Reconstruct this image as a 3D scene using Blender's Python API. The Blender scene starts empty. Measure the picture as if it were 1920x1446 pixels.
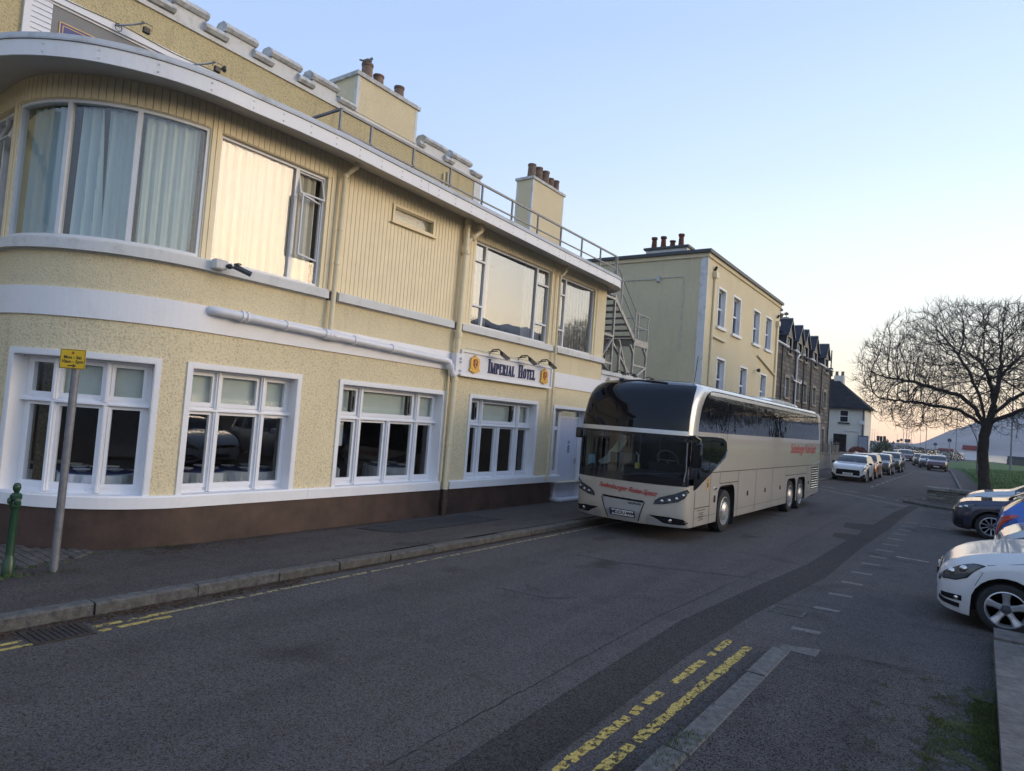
import bpy, bmesh, math, random
from mathutils import Vector, Matrix, noise
random.seed(7)
R_ = math.radians
PI = math.pi
C = bpy.context.scene.collection
SC = bpy.context.scene
# ---------------------------------------------------------------- camera
cd = bpy.data.cameras.new('camera'); cam = bpy.data.objects.new('camera', cd); C.objects.link(cam); SC.camera = cam
cd.sensor_width = 36; cd.lens = 1230 / 1920 * 36; cd.clip_start = 0.1; cd.clip_end = 20000
CM = Matrix([[0.8111732, -0.0340628, 0.5838132], [0.5798862, -0.0823702, -0.8105228], [0.0756975, 0.9960195, -0.0470639]])
cam.matrix_world = Matrix.Translation((0, 0, 2.2)) @ CM.to_4x4()
# ---------------------------------------------------------------- world: clear dusk sky, glow low in the west
SUN_AZ = 56.0      # degrees clockwise from +Y
w = bpy.data.worlds.new('World'); SC.world = w; w.use_nodes = True
nt = w.node_tree; nt.nodes.clear()
N = nt.nodes.new; L = nt.links.new
def ramp(nt, pts, src, interp='LINEAR'):
    r = nt.nodes.new('ShaderNodeValToRGB'); r.color_ramp.interpolation = interp
    e = r.color_ramp.elements
    while len(e) < len(pts): e.new(0.5)
    for i, (p, c) in enumerate(pts):
        e[i].position = p; e[i].color = (*c, 1) if len(c) == 3 else c
    nt.links.new(src, r.inputs[0]); return r.outputs[0]
tc = N('ShaderNodeTexCoord'); sx = N('ShaderNodeSeparateXYZ'); L(tc.outputs['Generated'], sx.inputs[0])
west = ramp(nt, [(0, (1.15, .74, .50)), (.045, (1.12, .79, .54)), (.09, (1.05, .86, .62)), (.16, (.94, .90, .78)), (.25, (.79, .87, .94)), (.36, (.57, .70, .92)), (.52, (.40, .53, .83)), (.75, (.31, .45, .78)), (1, (.26, .40, .74))], sx.outputs[2])
east = ramp(nt, [(0, (.30, .28, .36)), (.08, (.40, .37, .45)), (.2, (.38, .43, .58)), (.4, (.32, .43, .68)), (.7, (.27, .41, .72)), (1, (.26, .40, .74))], sx.outputs[2])
dp = N('ShaderNodeVectorMath'); dp.operation = 'DOT_PRODUCT'; L(tc.outputs['Generated'], dp.inputs[0])
dp.inputs[1].default_value = (math.sin(R_(SUN_AZ)), math.cos(R_(SUN_AZ)), 0)
mr = N('ShaderNodeMapRange'); mr.interpolation_type = 'SMOOTHSTEP'; L(dp.outputs['Value'], mr.inputs[0]); mr.inputs[1].default_value = -.75; mr.inputs[2].default_value = .45
mx = N('ShaderNodeMix'); mx.data_type = 'RGBA'; L(mr.outputs[0], mx.inputs[0]); L(east, mx.inputs[6]); L(west, mx.inputs[7])
sky = N('ShaderNodeTexSky'); sky.sky_type = 'NISHITA'; sky.sun_disc = False; sky.sun_elevation = R_(9); sky.sun_rotation = R_(SUN_AZ); sky.air_density = 1.0; sky.dust_density = 1.5
b1 = N('ShaderNodeBackground'); b1.inputs[1].default_value = .87; L(mx.outputs[2], b1.inputs[0])
b2 = N('ShaderNodeBackground'); b2.inputs[1].default_value = .09; L(sky.outputs[0], b2.inputs[0])
ad = N('ShaderNodeAddShader'); L(b1.outputs[0], ad.inputs[0]); L(b2.outputs[0], ad.inputs[1])
wo = N('ShaderNodeOutputWorld'); L(ad.outputs[0], wo.inputs[0])
# ---------------------------------------------------------------- sun: very soft, low, just over the hills to the right
sl = bpy.data.lights.new('sun', 'SUN'); so = bpy.data.objects.new('sun', sl); C.objects.link(so)
sl.energy = 1.15; sl.angle = R_(24); sl.color = (1, .78, .55)
sd = Vector((math.sin(R_(SUN_AZ)) * math.cos(R_(11)), math.cos(R_(SUN_AZ)) * math.cos(R_(11)), math.sin(R_(11))))
so.rotation_euler = sd.to_track_quat('Z', 'Y').to_euler()
SC.view_settings.view_transform = 'Standard'; SC.view_settings.look = 'None'; SC.view_settings.exposure = .42; SC.view_settings.gamma = 1
SC.view_settings.use_curve_mapping = False
try:
    SC.cycles.max_bounces = 8; SC.cycles.transparent_max_bounces = 16; SC.cycles.caustics_reflective = False; SC.cycles.caustics_refractive = False
except Exception: pass
# ---------------------------------------------------------------- materials
def nmat(name):
    m = bpy.data.materials.new(name); m.use_nodes = True
    return m, m.node_tree, m.node_tree.nodes['Principled BSDF']
def mixc(nt, f, a, b, blend='MIX'):
    x = nt.nodes.new('ShaderNodeMix'); x.data_type = 'RGBA'; x.blend_type = blend
    for i, v in ((0, f), (6, a), (7, b)):
        if hasattr(v, 'is_output'): nt.links.new(v, x.inputs[i])
        elif isinstance(v, (int, float)): x.inputs[i].default_value = v
        else: x.inputs[i].default_value = (*v, 1)
    return x.outputs[2]
def tex(nt, kind, scale, vec=None, detail=3, rough=.5, **k):
    t = nt.nodes.new(kind); t.inputs['Scale'].default_value = scale
    if 'Detail' in t.inputs: t.inputs['Detail'].default_value = detail
    if 'Roughness' in t.inputs: t.inputs['Roughness'].default_value = rough
    for a, b in k.items(): setattr(t, a, b)
    if vec is not None: nt.links.new(vec, t.inputs['Vector'])
    return t
def coord(nt, kind='Object', scale=None):
    t = nt.nodes.new('ShaderNodeTexCoord').outputs[kind]
    if kind == 'Object': t = nt.nodes.new('ShaderNodeNewGeometry').outputs['Position']
    if scale:
        m = nt.nodes.new('ShaderNodeMapping'); m.inputs['Scale'].default_value = scale; nt.links.new(t, m.inputs[0]); t = m.outputs[0]
    return t
def objc(nt, scale=None):
    t = nt.nodes.new('ShaderNodeTexCoord').outputs['Object']
    if scale:
        m = nt.nodes.new('ShaderNodeMapping'); m.inputs['Scale'].default_value = scale; nt.links.new(t, m.inputs[0]); t = m.outputs[0]
    return t
def bump(nt, p, h, dist=.01, strength=1, prev=None):
    b = nt.nodes.new('ShaderNodeBump'); b.inputs['Distance'].default_value = dist; b.inputs['Strength'].default_value = strength
    nt.links.new(h, b.inputs['Height'])
    if prev: nt.links.new(prev, b.inputs['Normal'])
    nt.links.new(b.outputs[0], p.inputs['Normal']); return b.outputs[0]
def math_(nt, op, a, b=0.0):
    m = nt.nodes.new('ShaderNodeMath'); m.operation = op
    for i, v in ((0, a), (1, b)):
        if hasattr(v, 'is_output'): nt.links.new(v, m.inputs[i])
        else: m.inputs[i].default_value = v
    return m.outputs[0]
def simple(name, col, rough=.5, metal=0, var=.12, scale=6, bumpd=0, bscale=80, coat=0, spec=.5):
    m, nt, p = nmat(name)
    g = coord(nt)
    n = tex(nt, 'ShaderNodeTexNoise', scale, g, 5, .6)
    c = mixc(nt, ramp(nt, [(.3, (0, 0, 0)), (.7, (1, 1, 1))], n.outputs[0]), tuple(x * (1 - var) for x in col), tuple(min(1, x * (1 + var)) for x in col))
    nt.links.new(c, p.inputs['Base Color'])
    p.inputs['Roughness'].default_value = rough; p.inputs['Metallic'].default_value = metal; p.inputs['Coat Weight'].default_value = coat
    p.inputs['Coat Roughness'].default_value = .03
    p.inputs['Specular IOR Level'].default_value = spec
    if bumpd:
        b = tex(nt, 'ShaderNodeTexNoise', bscale, g, 4, .6); bump(nt, p, b.outputs[0], bumpd)
    return m
def plaster(name, col, rscale=34, dist=.015, stain=.7):
    m, nt, p = nmat(name); g = coord(nt)
    warp = tex(nt, 'ShaderNodeTexNoise', 9, g, 2); wv = nt.nodes.new('ShaderNodeVectorMath'); wv.operation = 'MULTIPLY_ADD'
    nt.links.new(warp.outputs[1], wv.inputs[0]); wv.inputs[1].default_value = (.08,) * 3; nt.links.new(g, wv.inputs[2])
    v = tex(nt, 'ShaderNodeTexNoise', rscale, wv.outputs[0], 4, .55); v2 = tex(nt, 'ShaderNodeTexNoise', rscale * .4, g, 2)
    h = math_(nt, 'ADD', v.outputs[0], math_(nt, 'MULTIPLY', v2.outputs[0], .35))
    bump(nt, p, h, dist, 1)
    big = tex(nt, 'ShaderNodeTexNoise', .9, g, 5, .6)
    streak = tex(nt, 'ShaderNodeTexNoise', 1, coord(nt, 'Object', (3.2, 3.2, .35)), 6, .65)
    c = mixc(nt, big.outputs[0], tuple(x * .86 for x in col), tuple(x * 1.07 for x in col))
    st = ramp(nt, [(.56, (0, 0, 0)), (.8, (stain, stain, stain))], streak.outputs[0])
    c = mixc(nt, st, c, tuple(x * y for x, y in zip(col, (.62, .62, .66))))
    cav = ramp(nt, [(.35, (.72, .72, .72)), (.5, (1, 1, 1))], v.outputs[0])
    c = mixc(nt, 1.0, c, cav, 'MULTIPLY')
    nt.links.new(c, p.inputs['Base Color']); p.inputs['Roughness'].default_value = .85
    return m
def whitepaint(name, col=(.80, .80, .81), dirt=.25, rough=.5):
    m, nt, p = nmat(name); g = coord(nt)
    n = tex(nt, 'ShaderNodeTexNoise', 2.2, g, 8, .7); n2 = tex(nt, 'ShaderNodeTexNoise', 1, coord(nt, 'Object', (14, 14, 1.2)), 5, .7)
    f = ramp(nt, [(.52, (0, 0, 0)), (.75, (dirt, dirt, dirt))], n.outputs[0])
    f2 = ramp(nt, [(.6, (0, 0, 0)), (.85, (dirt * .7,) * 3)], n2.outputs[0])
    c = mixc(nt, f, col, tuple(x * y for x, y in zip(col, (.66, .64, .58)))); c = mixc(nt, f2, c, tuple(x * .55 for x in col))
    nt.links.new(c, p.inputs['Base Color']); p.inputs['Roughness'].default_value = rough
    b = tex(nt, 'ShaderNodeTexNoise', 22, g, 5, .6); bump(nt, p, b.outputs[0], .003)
    return m
def glass(name, tint=(.9, .95, .95), rough=0, wav=.004, mult=1.8, ior=1.5, thru=1.0, dark=(.01, .012, .015)):
    m, nt, p = nmat(name); nt.nodes.remove(p)
    out = nt.nodes['Material Output']
    gm = nt.nodes.new('ShaderNodeNewGeometry'); dt = nt.nodes.new('ShaderNodeVectorMath'); dt.operation = 'DOT_PRODUCT'; nt.links.new(gm.outputs['Incoming'], dt.inputs[0]); nt.links.new(gm.outputs['Normal'], dt.inputs[1])
    f0 = ((ior - 1) / (ior + 1)) ** 2 * mult; ab = math_(nt, 'ABSOLUTE', dt.outputs['Value']); pw = math_(nt, 'POWER', math_(nt, 'SUBTRACT', 1.0, ab), 5.0)
    fr_o = math_(nt, 'ADD', math_(nt, 'MULTIPLY', pw, 1 - f0), f0)
    gl = nt.nodes.new('ShaderNodeBsdfGlossy'); gl.inputs['Roughness'].default_value = rough
    wv = tex(nt, 'ShaderNodeTexNoise', 1.1, coord(nt), 1); b = nt.nodes.new('ShaderNodeBump'); b.inputs['Distance'].default_value = wav; b.inputs['Strength'].default_value = .6
    nt.links.new(wv.outputs[0], b.inputs['Height']); nt.links.new(b.outputs[0], gl.inputs['Normal'])
    tr = nt.nodes.new('ShaderNodeBsdfTransparent'); tr.inputs[0].default_value = (*tint, 1)
    mx = nt.nodes.new('ShaderNodeMixShader'); nt.links.new(fr_o, mx.inputs[0]); nt.links.new(tr.outputs[0], mx.inputs[1]); nt.links.new(gl.outputs[0], mx.inputs[2])
    if thru < 1:
        df = nt.nodes.new('ShaderNodeBsdfDiffuse'); df.inputs[0].default_value = (*dark, 1)
        m2 = nt.nodes.new('ShaderNodeMixShader'); m2.inputs[0].default_value = thru
        nt.links.new(df.outputs[0], m2.inputs[1]); nt.links.new(tr.outputs[0], m2.inputs[2]); nt.links.new(m2.outputs[0], mx.inputs[1])
    nt.links.new(mx.outputs[0], out.inputs[0])
    return m
M = {}
CREAM = (.79, .68, .44)
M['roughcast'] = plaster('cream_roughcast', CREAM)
M['roughcast_fine'] = plaster('cream_render', CREAM, 60, .012, .45)
M['roughcast_north'] = plaster('darker_cream_render', (.66, .58, .38), 50, .012, .6)  # darker cream base with streaks, for the gable and rear walls
M['board'] = simple('cream_board_paint', (.79, .67, .43), .45, var=.05, scale=3, bumpd=.002, bscale=12)
M['white'] = whitepaint('white_masonry_paint')
M['white_clean'] = whitepaint('white_window_paint', (.78, .79, .82), .12, .35)
M['white_old'] = whitepaint('weathered_white_paint', (.66, .66, .64), 1.0, .7)
M['coping'] = simple('weathered_coping', (.52, .52, .50), .9, var=.35, scale=7, bumpd=.003, bscale=30)
M['plinth'] = simple('dark_brown_plinth_paint', (.062, .036, .028), .55, var=.4, scale=2.2, bumpd=.004, bscale=8)
M['pipe_cream'] = simple('cream_pipe_paint', (.76, .66, .44), .4, var=.06, scale=8)
M['pipe_white'] = simple('white_pipe_plastic', (.74, .74, .77), .35, var=.05, scale=4)
M['black'] = simple('black_metal', (.015, .015, .016), .4)
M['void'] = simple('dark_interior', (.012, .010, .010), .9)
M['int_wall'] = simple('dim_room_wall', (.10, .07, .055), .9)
M['cloth'] = simple('white_tablecloth', (.52, .52, .55), .9, var=.05)
M['navy_cloth'] = simple('navy_cloth', (.02, .025, .12), .8)
M['blind'] = simple('pale_roller_blind', (.60, .62, .56), .9, var=.04)
M['steel'] = simple('galvanised_steel', (.42, .43, .43), .45, .55, var=.15, scale=10)
M['rail'] = simple('painted_rail', (.22, .22, .22), .5, .2)
M['glass'] = glass('window_glass', ior=1.62)
M['glass_up'] = glass('plate_glass', (.88, .93, .93), ior=1.75, wav=.003)
M['glass_soft'] = glass('soft_plate_glass', (.82, .84, .80), ior=1.5, wav=.003, mult=1.0)
M['glass_west'] = glass('reflective_plate_glass', (.7, .72, .72), ior=1.75, wav=.003, mult=5.5)
M['slate'] = simple('blue_grey_slate', (.045, .050, .060), .7, var=.3, scale=2, bumpd=.012, bscale=9, spec=.15)
M['lead'] = simple('lead_flashing', (.13, .15, .18), .5, var=.2)
def curtain(name, col):
    m, nt, p = nmat(name)
    p.inputs['Base Color'].default_value = (*col, 1); p.inputs['Roughness'].default_value = .95
    p.inputs['Transmission Weight'].default_value = 0
    tl = nt.nodes.new('ShaderNodeBsdfTranslucent'); tl.inputs[0].default_value = (*col, 1)
    mx = nt.nodes.new('ShaderNodeMixShader'); mx.inputs[0].default_value = .25
    nt.links.new(p.outputs[0], mx.inputs[1]); nt.links.new(tl.outputs[0], mx.inputs[2]); nt.links.new(mx.outputs[0], nt.nodes['Material Output'].inputs[0])
    return m
M['curtain'] = curtain('cream_curtain', (.76, .74, .66)); M['curtain_blue'] = curtain('pale_blue_curtain', (.60, .74, .78)); M['curtain_grey'] = curtain('pale_green_curtain', (.72, .78, .74))
# ---------------------------------------------------------------- mesh helpers
def lerpt(t, tab):
    if t <= tab[0][0]: return tab[0][1]
    for (a, va), (b, vb) in zip(tab, tab[1:]):
        if t <= b: return va + (vb - va) * (t - a) / (b - a)
    return tab[-1][1]
def link(o, parent=None):
    C.objects.link(o)
    if parent: o.parent = parent
    return o
def tag(o, label=None, cat=None, group=None, kind=None):
    if label: o['label'] = label
    if cat: o['category'] = cat
    if group: o['group'] = group
    if kind: o['kind'] = kind
    return o
def thing(name, label, cat, loc=(0, 0, 0), rz=0, group=None):
    o = bpy.data.objects.new(name, None); C.objects.link(o); o.empty_display_size = .2
    o.location = loc; o.rotation_euler = (0, 0, rz)
    return tag(o, label, cat, group)
def copy_tree(o, parent=None):
    c = o.copy(); C.objects.link(c)
    if parent: c.parent = parent
    for ch in list(o.children): copy_tree(ch, c)
    return c
class MB:
    def __init__(s, f=None): s.v = []; s.f = []; s.m = []; s.fn = f; s.cur = 0
    def add(s, vs, fs):
        b = len(s.v); s.v += [tuple(x) for x in vs]; s.f += [tuple(b + i for i in f) for f in fs]; s.m += [s.cur] * len(fs); return s
    def box(s, x0, x1, y0, y1, z0, z1):
        vs = [(x, y, z) for x in (x0, x1) for y in (y0, y1) for z in (z0, z1)]
        return s.add(vs, [(0, 1, 3, 2), (4, 6, 7, 5), (0, 4, 5, 1), (2, 3, 7, 6), (0, 2, 6, 4), (1, 5, 7, 3)])
    def cham(s, x0, x1, y0, y1, z0, z1, c):
        bm = bmesh.new(); bmesh.ops.create_cube(bm, size=1)
        for v in bm.verts: v.co = Vector(((x0 + x1) / 2 + v.co.x * (x1 - x0), (y0 + y1) / 2 + v.co.y * (y1 - y0), (z0 + z1) / 2 + v.co.z * (z1 - z0)))
        bmesh.ops.bevel(bm, geom=bm.edges[:], offset=c, segments=1, affect='EDGES')
        s.add([v.co for v in bm.verts], [[v.index for v in f.verts] for f in bm.faces]); bm.free(); return s
    def prism(s, poly, d, axis='y', d0=0):   # poly in the two other axes, extruded d0..d along axis
        n = len(poly)
        def P(a, b, c):
            return {'x': (c, a, b), 'y': (a, c, b), 'z': (a, b, c)}[axis]
        vs = [P(a, b, d0) for a, b in poly] + [P(a, b, d) for a, b in poly]
        return s.add(vs, [tuple(range(n)), tuple(range(2 * n - 1, n - 1, -1))] + [(i, i + n, (i + 1) % n + n, (i + 1) % n) for i in range(n)])
    def tube(s, pts, r, n=8, caps=True):
        pts = [Vector(p) for p in pts]; rr = r if isinstance(r, (list, tuple)) else [r] * len(pts)
        vs = []; up = None
        for i, p in enumerate(pts):
            t = (pts[min(i + 1, len(pts) - 1)] - pts[max(i - 1, 0)]).normalized()
            if up is None: up = t.orthogonal().normalized()
            a = (up - t * up.dot(t))
            a = a.normalized() if a.length > 1e-6 else t.orthogonal().normalized(); up = a; b = t.cross(a)
            for k in range(n):
                q = 2 * PI * k / n; vs.append(p + (a * math.cos(q) + b * math.sin(q)) * rr[i])
        fs = [(i * n + k, i * n + (k + 1) % n, (i + 1) * n + (k + 1) % n, (i + 1) * n + k) for i in range(len(pts) - 1) for k in range(n)]
        if caps: fs += [tuple(range(n - 1, -1, -1)), tuple(range((len(pts) - 1) * n, len(pts) * n))]
        return s.add(vs, fs)
    def bar(s, a, b, w, h=None):    # square bar between two points
        return s.tube([a, b], (w / 2) * 1.41, 4)
    def lathe(s, prof, c=(0, 0, 0), n=16, axis="z", caps=True):
        vs = []
        for r, z in prof:
            for k in range(n):
                q = 2 * PI * k / n; a, b = r * math.cos(q), r * math.sin(q)
                p = {'z': (a, b, z), 'y': (a, z, b), 'x': (z, a, b)}[axis]; vs.append((p[0] + c[0], p[1] + c[1], p[2] + c[2]))
        m = len(prof)
        fs = [(i * n + k, i * n + (k + 1) % n, (i + 1) * n + (k + 1) % n, (i + 1) * n + k) for i in range(m - 1) for k in range(n)]
        if caps and prof[0][0] > 1e-4: fs.append(tuple(range(n - 1, -1, -1)))
        if caps and prof[-1][0] > 1e-4: fs.append(tuple(range((m - 1) * n, m * n)))
        return s.add(vs, fs)
    def grid(s, rows, close=False):
        n = len(rows[0]); vs = [p for r in rows for p in r]
        fs = [(i * n + k, i * n + k + 1, (i + 1) * n + k + 1, (i + 1) * n + k) for i in range(len(rows) - 1) for k in range(n - 1)]
        return s.add(vs, fs)
    def build(s, name, mat, parent=None, smooth=False, flip=True, off=None, weld=False):
        me = bpy.data.meshes.new(name); vs = s.v
        if s.fn: vs = [s.fn(*v) for v in vs]
        if off is not None: vs = [(v[0] - off[0], v[1] - off[1], v[2] - off[2]) for v in vs]
        me.from_pydata([tuple(v) for v in vs], [], s.f)
        mats = mat if isinstance(mat, (list, tuple)) else [mat]
        for m in mats: me.materials.append(M[m] if isinstance(m, str) else m)
        if len(mats) > 1:
            for p, i in zip(me.polygons, s.m): p.material_index = i
        if flip or weld:
            bm = bmesh.new(); bm.from_mesh(me)
            if weld: bmesh.ops.remove_doubles(bm, verts=bm.verts, dist=.0004)
            bmesh.ops.recalc_face_normals(bm, faces=bm.faces); bm.to_mesh(me); bm.free()
        if smooth:
            for p in me.polygons: p.use_smooth = True
            try: me.set_sharp_from_angle(angle=R_(38))
            except Exception: pass
        me.update()
        o = bpy.data.objects.new(name, me); return link(o, parent)
def struct(name, mb, mat, **k):
    return tag(mb.build(name, mat, None, **k), kind='structure')
def textmesh(txt, size, shear=0, offset=0, extrude=.004, spacing=1, align='CENTER'):
    cu = bpy.data.curves.new('t', 'FONT'); cu.body = txt; cu.size = size; cu.shear = shear; cu.offset = offset; cu.extrude = extrude; cu.space_character = spacing
    cu.align_x = align; cu.align_y = 'CENTER'; cu.resolution_u = 3
    o = bpy.data.objects.new('t', cu); C.objects.link(o)
    dg = bpy.context.evaluated_depsgraph_get(); me = bpy.data.meshes.new_from_object(o.evaluated_get(dg))
    vs = [tuple(v.co) for v in me.vertices]; fs = [tuple(p.vertices) for p in me.polygons]
    bpy.data.objects.remove(o); bpy.data.curves.remove(cu); bpy.data.meshes.remove(me)
    mb = MB(); mb.add(vs, fs); return mb
# ================================================================ HOTEL (facade plane x = -9.3, runs along y; rounded corner near the camera)
AR = 1.95; AC = (-11.25, 5.1); S_ARC = 5.1 - AR * PI / 2
def Wp(s, o, z):
    if s >= 5.1: return (-9.3 + o, s, z)
    if s >= S_ARC:
        t = (s - 5.1) / AR; return (AC[0] + (AR + o) * math.cos(t), AC[1] + (AR + o) * math.sin(t), z)
    return (AC[0] - (S_ARC - s), 5.1 - AR - o, z)
def fbz(s): return lerpt(s, [(3.2, 6.29), (5.0, 6.31), (6.6, 6.37), (7.6, 6.35), (14, 6.235), (17, 6.20)])
def scuts(a, b, extra=()):
    c = {round(a, 4), round(b, 4)} | {round(e, 4) for e in extra if a < e < b}
    x = a
    while x < b:
        if S_ARC - .1 < x < 5.2: c.add(round(x, 4))
        x += .11
    c = sorted(c); out = [c[0]]
    for v in c[1:]:
        if v - out[-1] > .012 or v in [round(e, 4) for e in extra] or v == round(b, 4): out.append(v)
    return out
class SB(MB):     # builds in (s, offset, z)
    def __init__(s): super().__init__(lambda a, b, c: Wp(a, b, c))
    def sbox(s, s0, s1, o0, o1, z0, z1, seg=True):
        cs = scuts(s0, s1) if seg else [s0, s1]
        rows = []
        for c in cs:
            za = z0(c) if callable(z0) else z0; zb = z1(c) if callable(z1) else z1
            rows.append([(c, o0, za), (c, o1, za), (c, o1, zb), (c, o0, zb), (c, o0, za)])
        s.grid(rows); s.add(rows[0][:4], [(0, 1, 2, 3)]); s.add(rows[-1][:4], [(3, 2, 1, 0)]); return s
def wall_open(s0, s1, z0, z1, opens, o=0, thick=.3):
    mb = SB(); ss = scuts(s0, s1, [v for q in opens for v in q[:2]]); zs = sorted({z0, z1} | {v for q in opens for v in q[2:4]})
    def inside(a, b): return any(q[0] < a < q[1] and q[2] < b < q[3] for q in opens)
    for oo in (o, o - thick):
        for i in range(len(ss) - 1):
            for j in range(len(zs) - 1):
                if not inside((ss[i] + ss[i + 1]) / 2, (zs[j] + zs[j + 1]) / 2):
                    mb.add([(ss[i], oo, zs[j]), (ss[i + 1], oo, zs[j]), (ss[i + 1], oo, zs[j + 1]), (ss[i], oo, zs[j + 1])], [(0, 1, 2, 3)])
    for q in opens:
        for a in q[:2]: mb.add([(a, o, q[2]), (a, o - thick, q[2]), (a, o - thick, q[3]), (a, o, q[3])], [(0, 1, 2, 3)])
        cs = scuts(q[0], q[1])
        for z in q[2:4]: mb.grid([[(c, o, z), (c, o - thick, z)] for c in cs])
    return mb
HL = (-9.3, 11.0, 0)
hotel = thing('hotel', 'cream two-storey seaside hotel with rounded corner, flat roof and white window surrounds', 'building', HL)
def hp(name, mb, mat, parent=None, smooth=False, label=None, **k):
    o = mb.build(name, mat, parent or hotel, smooth, off=HL, **k)
    if label: o['label'] = label
    return o
GW = [(2.66, 4.51, 'a'), (4.99, 6.80, 'b'), (7.74, 10.44, 'c'), (11.39, 14.05, 'd')]
ops = [(a, b, .71, 2.56) for a, b, _ in GW] + [(14.94, 16.76, .02, 2.52)]
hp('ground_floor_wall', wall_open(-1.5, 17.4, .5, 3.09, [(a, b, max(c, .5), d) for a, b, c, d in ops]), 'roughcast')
mb = SB(); mb.sbox(-1.5, 14.94, -.28, .035, -.15, .545); mb.sbox(16.76, 17.42, -.28, .035, -.15, .545); hp('plinth', mb, 'plinth')
mb = SB()
for a, b in ((-1.5, 7.148), (7.152, 10.5), (10.8, 15.36)):
    mb.sbox(a, b, -.2, .075, .548, .70); mb.sbox(a, b, -.2, .045, .70, .722)
mb.sbox(16.9, 17.43, -.2, .07, .548, .72)
hp('sill_course', mb, 'white')
mb = SB(); mb.sbox(-1.5, 10.5, -.1, .03, 3.09, 3.475); mb.sbox(14.52, 17.42, -.1, .03, 3.07, 3.47); mb.sbox(10.5, 14.52, -.1, .012, 3.07, 3.47); hp('white_string_band', mb, 'white')
mb = SB(); mb.sbox(-1.5, 17.4, -.2, .0, 3.476, 3.97); hp('spandrel_wall', mb, 'roughcast_fine')
mb = SB()
for a, b in ((-1.5, 5.0), (5.003, 7.2), (7.42, 10.52), (10.80, 14.5), (14.72, 17.42)):
    mb.sbox(a, b, -.2, .10, 3.985, 4.12); mb.sbox(a, b, -.2, .06, 4.12, 4.145); mb.sbox(a, b, -.2, .02, 3.965, 3.985)
hp('upper_sill', mb, 'white_old')
UW = [(.95, 1.92), (2.10, 4.93), (5.10, 7.06), (11.17, 14.34), (14.82, 16.76)]
ops2 = [(a, b, 4.16, 6.07) for a, b in UW] + [(8.62, 9.70, 5.79, 6.05)]
hp('upper_wall', wall_open(-1.5, 17.4, 4.14, 6.62, ops2, -.012, .22), 'board')
# pier at the far end is plain render
mb = SB(); mb.sbox(16.86, 17.41, -.1, .012, 4.146, 6.5); hp('end_pier', mb, 'roughcast_fine')
# boards
PW = .096; s = .6; k = 0
bmesh_cache = {}
while s < 16.84:
    e = min(s + PW, 16.855); m_ = (s + e) / 2; zt = fbz(m_) + .14
    segs = [(4.148, zt)]
    for a, b, z0, z1 in ops2:
        if a - .02 < e and s < b + .02:
            a2, b2 = max(s, a - .018), min(e, b + .018)
            if b2 - a2 > .4 * PW or (a - .01 < m_ < b + .01):
                ns = []
                for p, q in segs:
                    if z0 > p + .02: ns.append((p, z0 - (.03 if z0 > 5 else 0)))
                    ns.append((z1 + .012, q))
                segs = ns
    for p, q in segs:
        if q - p < .05: continue
        mb = SB(); g = .003
        x0, x1 = s + g, e - g
        # clip the board beside an opening
        for a, b, z0, z1 in ops2:
            if p < z1 - .1 and q > z0 + .1:
                if x0 < a < x1: x1 = a - .018 if m_ < a else x1
                if x0 < b < x1: x0 = b + .018 if m_ > b else x0
        if x1 - x0 < .02: continue
        mb.add([(x0, -.01, p), (x1, -.01, p), (x1, -.01, q), (x0, -.01, q), (x0 + .003, .005, p), (x1 - .003, .005, p), (x1 - .003, .005, q), (x0 + .003, .005, q)],
               [(4, 5, 6, 7), (0, 4, 7, 3), (1, 2, 6, 5), (0, 1, 5, 4), (2, 3, 7, 6)])
        hp('board', mb, 'board')
    s += PW
M['glass_b'] = glass('sunset_plate_glass', (.95, .93, .86), ior=1.5, wav=.003, mult=2.3)
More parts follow.
